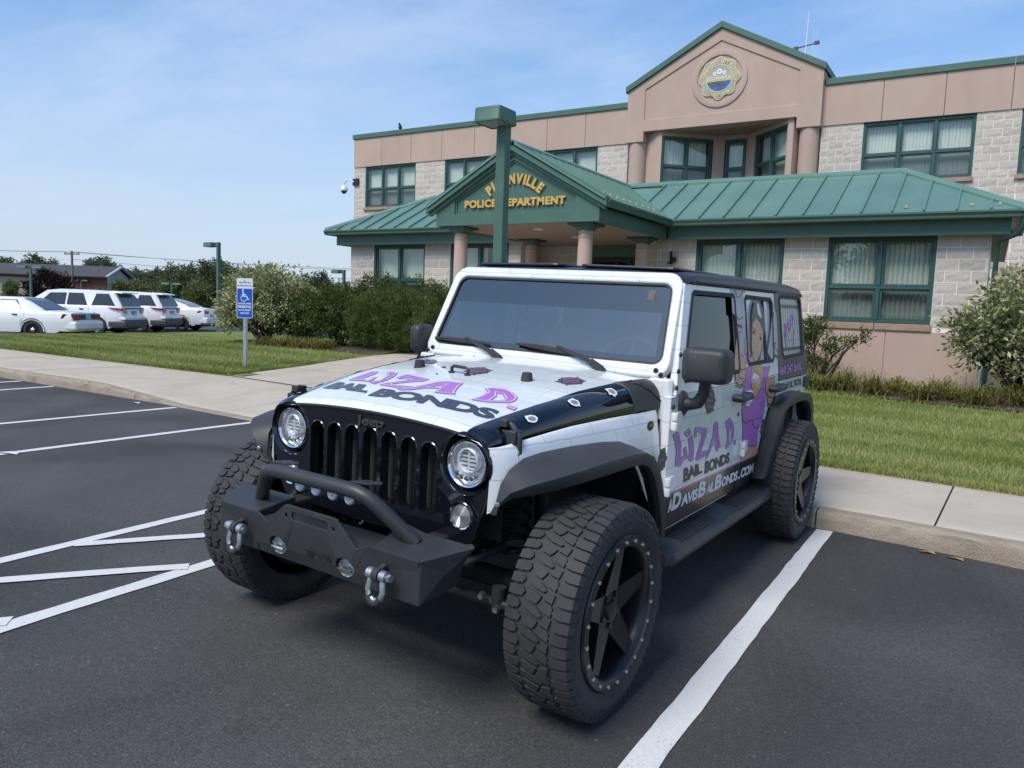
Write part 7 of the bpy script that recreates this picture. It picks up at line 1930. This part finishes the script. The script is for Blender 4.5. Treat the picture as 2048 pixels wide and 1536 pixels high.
            m = MB(); arc_ = [(c + arch * math.cos(RAD(a)), .30 + arch * 1.02 * math.sin(RAD(a))) for a in range(0, 181, 15)]; arc2 = [(c + (arch - .045) * math.cos(RAD(a)), .30 + (arch - .045) * 1.02 * math.sin(RAD(a))) for a in range(0, 181, 15)]
            m.add([(a, sg * (hwx(a) + .004), b) for a, b in arc_] + [(a, sg * (hwx(a) - .01), b) for a, b in arc2], [(i, i + 1, 13 + i + 1, 13 + i) for i in range(12)]); m.build('wheel_arch', MAT['trim_grey'] if suv else MAT['car_white'], t, fix=False)
    if suv:
        rg = [(.20, 1.19), (.44, 1.66)]
        m = MB(); xz = [(.085, 1.20), (.15, 1.34), (.25, 1.52), (.36, 1.66)]
        m.add([(x - .012, s * (hwx(x) * (.93 - .18 * (z - 1.2) / .46)), z) for x, z in xz for s in (1, -1)], [(2 * i, 2 * i + 1, 2 * i + 3, 2 * i + 2) for i in range(3)]); m.build('rear_window', MAT['car_window'], t, fix=False)
        m = MB(); m.hexa([(.16, -.72, 1.69), (.16, .72, 1.69), (.62, .70, 1.74), (.62, -.70, 1.74), (.14, -.70, 1.725), (.14, .70, 1.725), (.62, .68, 1.785), (.62, -.68, 1.785)]); m.build('spoiler', MAT['car_white'], t, bevel=0.015)
        for sg in (1, -1):
            m = MB(); P = [(sg * .60, .88), (sg * .62, 1.10), (sg * .97, 1.10), (sg * .955, 1.02), (sg * .80, .90)]
            m.add([(lerp(z, [.88, 1.10], [.005, .035]) - .012 + .10 * max(0, abs(y) - .80), y, z) for y, z in P], [tuple(range(5))]); m.add([(.10, sg * .985, 1.10), (.62, sg * 1.008, 1.13), (.42, sg * 1.008, 1.05), (.09, sg * .985, 1.0)], [(0, 1, 2, 3)]); m.add([(-.008 + .035, sg * .62, 1.10), (.09, sg * .985, 1.10), (.09, sg * .985, 1.0), (.0, sg * .62, .96)], [(0, 1, 2, 3)]); m.build('tail_light', MAT['red_lens'], t, fix=False)
        m = MB(); m.box(-.03, .02, -.80, .80, 1.09, 1.125); m.build('tailgate_trim', MAT['trim_grey'], t, bevel=0.008)
        m = MB(); m.box(-.10, .30, -.93, .93, .36, .62); m.box(-.10, .6, .90, .985, .36, .58); m.box(-.10, .6, -.985, -.90, .36, .58); m.build('rear_bumper', MAT['trim_grey'], t, bevel=0.04)
        m = MB(); m.box(-.08, .25, -.95, .95, .625, .74); m.build('bumper_top', MAT['car_white'], t, bevel=0.03)
        pz = .93
    else:
        xz = [(1.06, 1.045), (1.30, 1.17), (1.62, 1.335), (1.88, 1.425)] if kind == 'sedan' else [(.80, 1.18), (1.1, 1.315), (1.6, 1.475), (1.9, 1.52)]
        m = MB(); m.add([(x - .012, s * (.72 if i < 1 else .68 - .05 * i), z + .012) for i, (x, z) in enumerate(xz) for s in (1, -1)], [(2 * i, 2 * i + 1, 2 * i + 3, 2 * i + 2) for i in range(3)]); m.build('rear_window', MAT['car_window'], t, fix=False)
        m = MB(); m.box(-.10, .35, -.93, .93, .38, .68); m.build('rear_bumper', MAT['car_white'], t, bevel=0.07, seg=3)
        if kind != 'sedan':
            m = MB(); m.box(-.11, .30, -.90, .90, .30, .42); m.build('bumper_trim', MAT['trim_grey'], t, bevel=0.03)
        for sg in (1, -1):
            m = MB(); za, zb_ = (.72, .93) if kind == 'sedan' else (.86, 1.0)
            m.box(-.012, .10, min(sg * .50, sg * .86), max(sg * .50, sg * .86), za, zb_); m.hexa([(.0, sg * .855, za), (.42, sg * .962, za + .05), (.40, sg * .93, za + .05), (.0, sg * .83, za), (.02, sg * .855, zb_), (.34, sg * .962, zb_), (.34, sg * .93, zb_), (.02, sg * .83, zb_)])
            m.build('tail_light', MAT['dark_red'] if kind == 'sedan' else MAT['red_lens'], t, bevel=0.01)
        if kind == 'sedan':
            m = MB(); m.box(-.008, .05, -.50, .50, .74, .92); m.build('tail_panel', MAT['black'], t)
        pz = .83 if kind == 'sedan' else .75
    m = MB(); m.box(-.03, .0, -.155, .155, pz - .075, pz + .075); m.build('number_plate', MAT['plate_blue'], t)
    m = MB(); x0, x1 = (3.15, 3.9) if suv else (3.2, 3.82) if kind == 'sedan' else (3.25, 3.9)
    m.add([(x, s * (.62 + .1 * i), tz(x) + .012) for i, x in enumerate((x0, x1)) for s in (1, -1)], [(0, 1, 3, 2)]); m.build('windshield', MAT['gloss_black'], t, fix=False)
    return t
HD = RAD(213.7)
hv = Vector((math.cos(HD), math.sin(HD), 0)); lv = Vector((-math.sin(HD), math.cos(HD), 0))
def at_wheel(px, py, rw, hw):       # place a car by the ground point under its left rear wheel
    p = Vector((px, py, -0.12)) - hv * rw - lv * (hw - .08)
    return tuple(p)
car('white four door patrol sedan with dark red tail lights, leftmost in the parked row', at_wheel(-25.4, 10.75, 1.36, .98), HD, 'sedan')
car('white utility patrol car parked next to the leftmost sedan', at_wheel(-28.1, 14.45, 1.08, 1.0), HD, 'suv')
car('white utility patrol car between the other utility car and the right hand sedan', at_wheel(-29.9, 17.4, 1.08, 1.0), HD, 'suv')
car('white sedan with red tail lights, rightmost of the parked row behind the lamp post', at_wheel(-30.8, 20.1, 1.16, .97), HD, 'taurus')
for i, (x, y) in enumerate(((-25.6, 13.0), (-26.9, 16.4), (-27.0, 18.0))):
    tag((lambda m: m.build('wheel_stop', MAT['concrete'], bevel=0.03))((lambda m: m.hexa([(x, y, -.12), (x + .5, y + .75, -.12), (x + .37, y + .84, -.12), (x - .13, y + .09, -.12), (x, y, .02), (x + .5, y + .75, .02), (x + .40, y + .82, .02), (x - .10, y + .07, .02)]))(MB())), ['grey concrete wheel stop behind the leftmost parked sedan', 'grey concrete wheel stop behind the first white utility car', 'grey concrete wheel stop behind the second white utility car'][i], 'wheel stop', 'wheel stops at the lawn edge')

# ------------------------------------------------------------------ shrubs and trees
def blob_leaves(blobs, n, size, aspect=.5, shell=.62, up=.35, lump=.16, seed=1, droop=0.0, cl=.055, per=22):
    r = np.random.default_rng(seed)
    vol = np.array([b[3] * b[4] * b[5] for b in blobs]) ** .75
    pick = r.choice(len(blobs), n, p=vol / vol.sum())
    Bq = np.array(blobs)[pick]
    d = unit(r.normal(size=(n, 3)))
    k = shell + (1 - shell) * r.random(n) ** .6
    a = 5 * d + Bq[:, :3]
    k = k * (1 + lump * np.sin(a[:, 0] * 2.1 + 3 * np.sin(a[:, 1] * 1.7)) * np.cos(a[:, 2] * 2.3 + a[:, 0]) + r.normal(0, .035, n))
    C = Bq[:, :3] + d * Bq[:, 3:6] * k[:, None]
    nc = max(12, n // per)
    ci = r.integers(0, nc, n)                     # leaves gather round shoot tips
    O = r.normal(0, 1, (n, 3)) * cl
    T = C[:nc][ci]
    C = T + O + np.array([0, 0, -.35]) * np.abs(O[:, 2:3])
    D = unit(O + 1e-6) * .9 + d[:nc][ci] * .8 + r.normal(0, .5, (n, 3)) + np.array([0, 0, up - droop])
    s = size * r.uniform(.55, 1.35, n)
    V = leaf_quads(C, D, s, aspect)
    ct = r.normal(.5, .19, nc)
    clump = ct[ci] + .10 * np.sin(C[:, 0] * 2.1 + C[:, 1] * 1.7) + r.normal(0, .13, n)
    return V, clump, C
def keep_above(V, t, z):
    ok = V[:, :, 2].min(1) > z
    return V[ok], t[ok]
def shrub(name, label, loc, blobs, n, size, mat, aspect=.5, stems=10, seed=1, group=None, smat='bark', spread=.5, zmin=.0, **k):
    t = thing(name, label, 'shrub', loc, 0, group)
    V, c, C = blob_leaves(blobs, n, size, aspect, seed=seed, **k)
    V, c = keep_above(V, c, zmin)
    link('foliage', quads_mesh('foliage', V, MAT[mat], c), t)
    if stems:
        r = random.Random(seed); m = MB()
        for i in range(stems):
            b = r.choice(blobs); a = r.uniform(0, 2 * PI); e = Vector((b[0] + b[3] * .75 * math.cos(a), b[1] + b[4] * .75 * math.sin(a), b[2] + b[5] * r.uniform(-.2, .7)))
            s0 = Vector((r.uniform(-.18, .18) * spread * 2, r.uniform(-.18, .18) * spread * 2, -.05)); mid = s0.lerp(e, .5) + Vector((r.uniform(-.1, .1), r.uniform(-.1, .1), .12))
            m.tube([s0, mid, e], [.022, .014, .005], 5)
        m.build('stems', MAT[smat], t)
    return t
gz = lambda x, y: lawn_z(x, y) + .04
shrub('variegated_shrub', 'pale green and cream variegated dogwood shrub behind the parking sign', (-14.9, 11.75, gz(-14.9, 11.75)),
      [(0, 0, 1.25, 1.25, 1.0, .85), (-.85, -.1, .95, .85, .8, .62), (.75, .1, 1.2, .85, .8, .72), (.1, -.2, 1.55, .8, .7, .58), (-.4, 0, 1.5, .8, .7, .6), (-1.15, -.2, .62, .5, .5, .36)], 15000, .10, 'leaf_varieg', .52, 46, 3, smat='twig_dark', zmin=.12, lump=.22, shell=.30, droop=.4, cl=.085, per=14)
shrub('evergreen_shrub', 'rounded dark green shrub between the variegated shrub and the hedge', (-13.65, 12.0, gz(-13.65, 12.0)),
      [(0, 0, .80, 1.0, .8, .66), (-.55, -.1, .72, .6, .6, .55), (.35, -.1, 1.0, .7, .6, .48)], 17000, .062, 'leaf_dark', .5, 20, 5, smat='twig_dark', lump=.26, shell=.45)
shrub('evergreen_shrub', 'taller mid green shrub left of the dense pine shrub', (-12.25, 11.95, gz(-12.25, 11.95)),
      [(0, 0, .85, .85, .75, .75), (.1, -.1, 1.2, .62, .6, .48), (-.35, -.2, .9, .6, .5, .5)], 17000, .058, 'leaf_dark', .5, 22, 6, smat='twig_dark', lump=.26, shell=.45)
shrub('pine_shrub', 'broad dense mugo pine shrub just left of the off-road vehicle', (-10.25, 11.95, gz(-10.25, 11.95)),
      [(0, 0, .72, 1.5, .95, .76), (-.7, -.15, .80, .8, .7, .66), (.5, -.2, .85, .9, .7, .66), (-.1, -.1, 1.05, .95, .7, .52)], 42000, .075, 'leaf_pine', .20, 0, 7, lump=.24, shell=.70, up=.9, cl=.05, per=30)
shrub('evergreen_shrub', 'clipped green shrub under the left ground floor window', (-11.45, 12.42, gz(-11.4, 12.4)),
      [(0, 0, 1.15, .85, .36, .78), (-.5, 0, 1.05, .6, .36, .7)], 13000, .055, 'leaf_dark', .5, 8, 8, smat='twig_dark', lump=.16)
shrub('evergreen_shrub', 'clipped green shrub behind the pine shrub near the portico column', (-9.85, 12.42, gz(-9.8, 12.4)),
      [(0, 0, 1.05, .85, .36, .82), (.45, 0, 1.0, .6, .36, .75)], 13000, .055, 'leaf_dark', .5, 8, 9, smat='twig_dark', lump=.16)
shrub('variegated_shrub', 'large pale variegated shrub at the right corner of the building', (2.82, 11.55, gz(2.8, 11.6)),
      [(0, 0, 1.30, 1.0, .8, .80), (-.55, -.1, 1.05, .65, .6, .55), (.6, 0, 1.45, .8, .7, .75), (-.25, -.1, 1.62, .65, .6, .45), (-.95, -.2, .95, .38, .35, .28), (.2, -.2, .70, .8, .6, .45), (-1.05, -.1, 1.22, .34, .3, .16)], 10500, .092, 'leaf_varieg', .5, 40, 13, smat='twig_dark', lump=.25, shell=.28, droop=.35, zmin=.25, cl=.08, per=14)
t = shrub('small_shrub', 'airy light green shrub with bare crooked branches behind the vehicle', (-.42, 12.0, gz(-.4, 12.0)),
      [(-.28, 0, .88, .30, .3, .26), (-.1, 0, 1.05, .30, .3, .22), (.22, 0, .72, .20, .2, .16), (.52, 0, .80, .16, .16, .13), (.0, -.1, .38, .3, .25, .14), (-.4, 0, .6, .25, .25, .2), (.72, 0, .92, .12, .12, .10)], 5200, .050, 'leaf_bright', .45, 22, 15, shell=.1, lump=.3, cl=.05, per=26)

def blade_clump(name, label, loc, n, h, spread, mat, seed, group, dry=.3):
    r = np.random.default_rng(seed)
    t = thing(name, label, 'ornamental grass', loc, 0, group)
    for part, m_, cnt in (('leaves', mat, int(n * (1 - dry))), ('dry_leaves', 'blade_dry', int(n * dry))):
        a = r.uniform(0, 2 * PI, cnt); ln = h * r.uniform(.6, 1.25, cnt); out = spread * r.uniform(.25, 1.1, cnt) * (1.25 if part == 'dry_leaves' else 1)
        hh = ln * (r.uniform(.55, 1.0, cnt) if part == 'leaves' else r.uniform(.2, .75, cnt))
        base = np.column_stack([r.normal(0, .09, cnt), r.normal(0, .09, cnt), np.zeros(cnt)])
        dr = np.column_stack([np.cos(a), np.sin(a), np.zeros(cnt)]); sd_ = np.column_stack([-np.sin(a), np.cos(a), np.zeros(cnt)])
        w = r.uniform(.005, .010, cnt)[:, None]
        q = []
        ks = [0, .3, .6, .85, 1.0]
        P = []
        for k in ks:
            z = hh * (1.9 * k - 1.0 * k * k * (1 + .35 * (out / spread)))
            P.append(base + dr * (out * k ** 1.3)[:, None] + np.column_stack([np.zeros(cnt), np.zeros(cnt), np.maximum(z, .0)]))
        for i in range(4):
            w0, w1 = w * (1 - .15 * i), w * (1 - .15 * (i + 1)) * (.2 if i == 3 else 1)
            q.append(np.stack([P[i] - sd_ * w0, P[i] + sd_ * w0, P[i + 1] + sd_ * w1, P[i + 1] - sd_ * w1], 1))
        V = np.concatenate(q); tt = np.tile(r.normal(.5, .25, cnt), 4)
        link(part, quads_mesh(part, V, MAT[m_], tt), t)
    return t
rr = random.Random(4)
k = 0
for x, y in [(-.75, 11.25), (-.25, 11.15), (.2, 11.25), (.6, 10.95), (1.0, 11.2), (1.35, 10.75), (1.75, 10.95), (2.15, 10.7), (2.55, 10.95), (2.95, 10.65), (3.3, 10.95), (0.1, 11.6), (.9, 11.6), (1.6, 11.45), (-.5, 11.65)]:
    k += 1
    blade_clump('daylily_clump', 'arching yellow green daylily clump in the bed below the right window', (x + rr.uniform(-.06, .06), y, gz(x, y)), 230, rr.uniform(.34, .46), .36, 'blade_lily', k, 'daylily clumps below the right window', .34)
for x, y in [(-14.1, 11.0), (-13.7, 11.05), (-13.35, 10.95), (-13.0, 11.05), (-12.65, 10.95), (-12.3, 11.05), (-11.95, 10.95), (-13.5, 11.35), (-12.8, 11.35), (-12.1, 11.3)]:
    k += 1
    blade_clump('daylily_clump', 'low dry daylily clump at the foot of the left hedge', (x, y, gz(x, y)), 170, rr.uniform(.26, .36), .34, 'blade_lily', k, 'daylily clumps below the left hedge', .5)
for i, (x, y, z) in enumerate(((-13.15, 10.95, .42), (-12.75, 11.0, .58), (-13.05, 11.1, .62))):
    t = thing('daylily_flower', 'small orange yellow daylily bloom at the foot of the left hedge', 'flower', (x, y, gz(x, y)), 0, 'daylily blooms')
    m = MB(); m.tube([(0, .1, 0), (0, .03, z * .6), (0, 0, z - .02)], .004, 5); m.build('stalk', MAT['leaf_bright'], t)
    m = MB()
    for j in range(6):
        a = j * PI / 3; c, s_ = math.cos(a), math.sin(a)
        m.add([(0, 0, z - .02), (.03 * c - .016 * s_, .03 * s_ + .016 * c, z + .02), (.055 * c, .055 * s_, z + .012), (.03 * c + .016 * s_, .03 * s_ - .016 * c, z + .02)], [(0, 1, 2, 3)])
    m.build('petals', MAT['yellow'], t, fix=False)

def tree_proto(seed, mat, n, H, R, size, trunk=.22, base=.2):
    """crown and trunk meshes of a tree about H tall"""
    r = random.Random(seed)
    blobs = []
    for i in range(11):
        a = r.uniform(0, 2 * PI); q = r.uniform(0, .62) * R; z = H * r.uniform(base + .18, .86)
        f = 1 - .55 * abs((z / H - .55) / .45) ** 1.6
        blobs.append((q * math.cos(a) * f, q * math.sin(a) * f, z, R * r.uniform(.34, .56) * f, R * r.uniform(.34, .56) * f, H * r.uniform(.10, .17)))
    blobs.append((0, 0, H * .88, R * .32, R * .32, H * .12))
    V, c, _ = blob_leaves(blobs, n, size, .62, .45, .2, .25, seed, 0.0, H * .045, 26)
    crown = quads_mesh('crown', V, MAT[mat], c)
    m = MB(); m.tube([(0, 0, -.6), (.05, 0, H * .3), (.1, .05, H * .6), (.05, 0, H * .82)], [trunk, trunk * .8, trunk * .5, trunk * .15], 8)
    for b in blobs[:7]:
        m.tube([(.05, 0, H * r.uniform(.25, .5)), (b[0] * .5, b[1] * .5, b[2] - H * .08), (b[0], b[1], b[2])], [trunk * .4, trunk * .25, trunk * .08], 5)
    return crown, m.mesh('trunk', MAT['bark'])
PR = [tree_proto(20 + i, 'leaf_far_hazed', 6500, 10.0, 4.2, .42) for i in range(4)]
PL2 = [tree_proto(40 + i, 'leaf_far_light', 4200, 5.0, 1.9, .22, .10, .02) for i in range(3)]
def plant_tree(protos, i, label, loc, s, group):
    t = thing('tree', label, 'tree', loc, rr.uniform(0, 6.28), group)
    t.scale = s
    cr_, tr_ = protos[i % len(protos)]
    link('crown', cr_, t); link('trunk', tr_, t)
    return t
CAM = Vector((2.1892, -2.682, 1.5725))
def ray_to(x, y, k):          # push a measured far point further out along its own bearing
    return CAM.x + (x - CAM.x) * k, CAM.y + (y - CAM.y) * k
far = [(-141, 62.8, 7.2), (-139, 66.5, 6.6), (-138.9, 70, 6.5), (-133.4, 73.5, 7.3), (-130, 73.2, 6.9), (-126, 72, 6.3), (-104.2, 61.8, 4.9), (-108, 66, 4.7), (-111.8, 68.9, 4.7), (-109.8, 70.1, 5.0), (-98.4, 65.4, 5.2), (-96.3, 66.8, 5.7), (-98.9, 71.1, 6.1), (-97.3, 72.5, 6.2), (-99.9, 76.4, 5.7), (-98.5, 77.3, 5.4), (-97.2, 78, 5.5), (-95, 79.5, 5.2), (-93, 81.5, 5.0), (-90, 83, 4.9), (-87, 84.5, 4.7), (-84, 85.5, 4.6), (-150, 60, 6.8), (-101, 64.5, 5.0), (-112, 66, 5.0), (-94.5, 68.5, 5.7)]
far += [(-118, 64, 4.6), (-115, 65.5, 4.5), (-106, 63.5, 4.4), (-103, 67, 4.9), (-101, 69, 5.0), (-100, 73.5, 5.3), (-103, 76, 5.0), (-96, 76, 4.8), (-92, 77.5, 4.6), (-89, 80, 4.5), (-86, 82, 4.4), (-110, 64, 4.2), (-95.5, 71, 5.2), (-120, 70, 5.4), (-122, 68, 4.9)]
for i, (x, y, zt) in enumerate(far):
    kk = 1.45 + .25 * ((i * 7) % 5) / 5
    X, Y = ray_to(x, y, kk); Z = 1.57 + (zt - 1.57) * kk
    s = (Z + 2.0) / 10.0 * (1.0 + .07 * ((i * 5) % 3))
    plant_tree(PR, i, 'dark green broadleaf tree in the tree line beyond the far parking lot', (X, Y, -2.0), (s * 1.05, s * 1.05, s), 'trees in the far tree line')
for i, (x, y, zt) in enumerate([(-70.7, 40.9, 2.9), (-69.6, 41.6, 3.2), (-68.2, 42.5, 2.75), (-66.7, 43.4, 2.9), (-64.6, 44.7, 3.2), (-63.6, 45.4, 3.0), (-74.4, 32.7, 2.4), (-72.5, 40.0, 2.2), (-62, 46.5, 2.7)]):
    s = (zt + 1.0) / 5.0
    plant_tree(PL2, i, 'young light green tree standing before the far tree line', (x, y, -1.0), (s * 1.15, s * 1.15, s), 'young trees beyond the parked cars')
for i, (x, y, zt, s2) in enumerate([(-42.8, 40.6, 3.77, .9), (-48, 44.0, 3.3, .9), (-50.5, 43.0, 2.9, .8), (-53, 42.5, 2.7, .8)]):
    s = (zt + .8) / 10.0
    plant_tree(PR, i + 1, 'mid green tree behind the shrubs at the left corner of the building', (x, y, -.8), (s * s2, s * s2, s), 'trees behind the left building corner')
for i, (x, y, s) in enumerate([(-22, -34, .95), (-13, -38, 1.1), (-4.5, -33, .9), (5, -37, 1.05), (14, -35, 1.0), (-31, -40, 1.1)]):
    plant_tree(PR, i, 'tall tree across the lot, seen only as a reflection in the windows', (x, y, -.5), (s, s, s), 'trees reflected in the windows')
t = thing('purple_tree', 'dark purple leaved tree in front of the far brick building', 'tree', (-63.1, 30.3, -.6))
V, c, _ = blob_leaves([(0, 0, 2.6, 1.9, 1.7, 1.0), (.9, .4, 2.9, 1.1, 1.1, .7), (-1.0, -.4, 2.4, 1.1, 1.0, .8), (.1, 0, 3.4, 1.1, 1.1, .6), (0, 0, 1.6, 1.7, 1.5, .8)], 6500, .19, .6, .4, .2, .3, 91, 0.0, .18, 24)
link('crown', quads_mesh('crown', V, MAT['leaf_purple'], c), t)
m = MB(); m.tube([(0, 0, 0), (.05, 0, 1.2), (.1, 0, 2.4)], [.12, .10, .05], 8); m.build('trunk', MAT['bark'], t)

# ------------------------------------------------------------------ far building, pole, wires
t = thing('brick_building', 'long low brick and beige building with dark shingle roof at far left', 'building', (-93.0, 51.0, 0))
t.rotation_euler = (0, 0, math.atan2(51.0 - 44.8, -92.6 + 102.9))
def loc_box(name, x0, x1, y0, y1, z0, z1, mat):
    m = MB(); m.box(x0, x1, y0, y1, z0, z1); return m.build(name, mat, t)
loc_box('brick_wall', -30, 1.5, 0, 5, -2, 1.9, MAT['far_brick'])
loc_box('beige_band', -30, -6.0, -.06, -.001, 1.0, 3.2, MAT['far_beige']); loc_box('brick_band', -30, 1.5, -.09, -.061, 3.2, 3.65, MAT['far_brick'])
loc_box('upper_wall', -30, 1.5, .01, 5, 1.9, 3.6, MAT['far_brick'])
m = MB(); m.add([(-30, -.9, 3.6), (2.2, -.9, 3.6), (2.2, 2.5, 4.95), (-30, 2.5, 4.95), (2.2, 5.9, 3.6), (-30, 5.9, 3.6), (-30, -.9, 3.45), (2.2, -.9, 3.45)], [(0, 1, 2, 3), (3, 2, 4, 5), (6, 7, 1, 0)]); m.build('roof', MAT['far_roof'], t, fix=False)
m = MB(); m.add([(1.6, .0, 1.9), (1.6, 5, 1.9), (1.6, 5, 3.6), (1.6, 2.5, 4.8), (1.6, 0, 3.6)], [(0, 1, 2, 3, 4)]); m.build('gable_boards', MAT['far_grey'], t, fix=False)
for a in (0, 1):
    m = MB(); m.hexa([(1.9, -.9, 3.45), (2.25, -.9, 3.45), (2.25, 2.5, 4.80), (1.9, 2.5, 4.80), (1.9, -.9, 3.66), (2.25, -.9, 3.66), (2.25, 2.5, 4.98), (1.9, 2.5, 4.98)]) if a == 0 else m.hexa([(1.9, 5.9, 3.45), (2.25, 5.9, 3.45), (2.25, 2.5, 4.80), (1.9, 2.5, 4.80), (1.9, 5.9, 3.60), (2.25, 5.9, 3.60), (2.25, 2.5, 4.98), (1.9, 2.5, 4.98)])
    m.build('barge_board', MAT['far_grey'], t)
t = thing('utility_pole', 'weathered wooden utility pole with crossarm before the far building', 'utility pole', (-84.6, 43.8, -1.6))
m = MB(); m.tube([(0, 0, 0), (0, 0, 7.65)], [.17, .12], 10); m.build('pole', MAT['wood_pole'], t, smooth=40)
m = MB(); m.box(-.95, .95, -.06, .06, 7.25, 7.40); cx0 = m.build('crossarm', MAT['wood_pole'], t); cx0.rotation_euler = (0, 0, RAD(20))
for s_ in (-.85, 0, .85):
    m = MB(); m.lathe([(.03, 0), (.06, .05), (.05, .1), (.06, .14), (0, .2)], 8, lambda a, b, h: (s_ + a, b, 7.4 + h)); o = m.build('insulator', MAT['black'], t); o.rotation_euler = (0, 0, RAD(20))
p0 = Vector((-84.6, 43.8, 5.75))
for i, (off, e, sag) in enumerate(((Vector((-.8, -.28, .2)), Vector((-20, 112, 9.0)), 1.6), (Vector((.8, .3, .2)), Vector((-18, 112, 8.6)), 1.7), (Vector((0, 0, -.6)), Vector((-22, 112, 7.0)), 1.6), (Vector((-.8, -.28, .2)), Vector((-150, 2, 8.8)), 1.2), (Vector((.8, .3, .2)), Vector((-149, 2, 8.6)), 1.2))):
    a = p0 + off; m = MB()
    m.tube([a.lerp(e, q) - Vector((0, 0, sag * 4 * q * (1 - q))) for q in [j / 24 for j in range(25)]], .022, 5)
    tag(m.build('power_line', MAT['wire']), ['upper power line running right from the utility pole', 'second power line running right from the utility pole', 'lowest power line running right from the utility pole', 'upper power line running left from the utility pole', 'lower power line running left from the utility pole'][i], 'power line', 'power lines')

# ------------------------------------------------------------------ litter
def scrap(name, label, x, y, w, h, rz, mat, z=None):
    m = MB(); c, s_ = math.cos(rz), math.sin(rz); zz = hgt(x, y) + .012 if z is None else z
    pts = [(-w, -h), (0, -h * 1.2), (w, -h * .7), (w * .8, h), (-w * .2, h * .8), (-w, h * .9)]
    m.add([(x + a * c - b * s_, y + a * s_ + b * c, zz + .008 * math.sin(i * 2.3)) for i, (a, b) in enumerate(pts)], [(0, 1, 4, 5), (1, 2, 3, 4)])
    tag(m.build(name, mat, fix=False), label, 'litter')
scrap('paper_scrap', 'torn white paper lying across the parking line at far left', -5.72, .93, .10, .05, .4, MAT['paper'])
scrap('fallen_leaf', 'dry yellow leaf at the foot of the right kerb', 1.95, 3.13, .05, .018, .1, MAT['leaf_fallen'])
scrap('fallen_leaf', 'second dry leaf further right along the kerb foot', 2.12, 3.10, .05, .015, -.2, MAT['leaf_fallen'])
scrap('paper_scrap', 'small white scrap beside the kerb near the dropped ramp', -8.2, 3.75, .07, .03, .2, MAT['paper'])
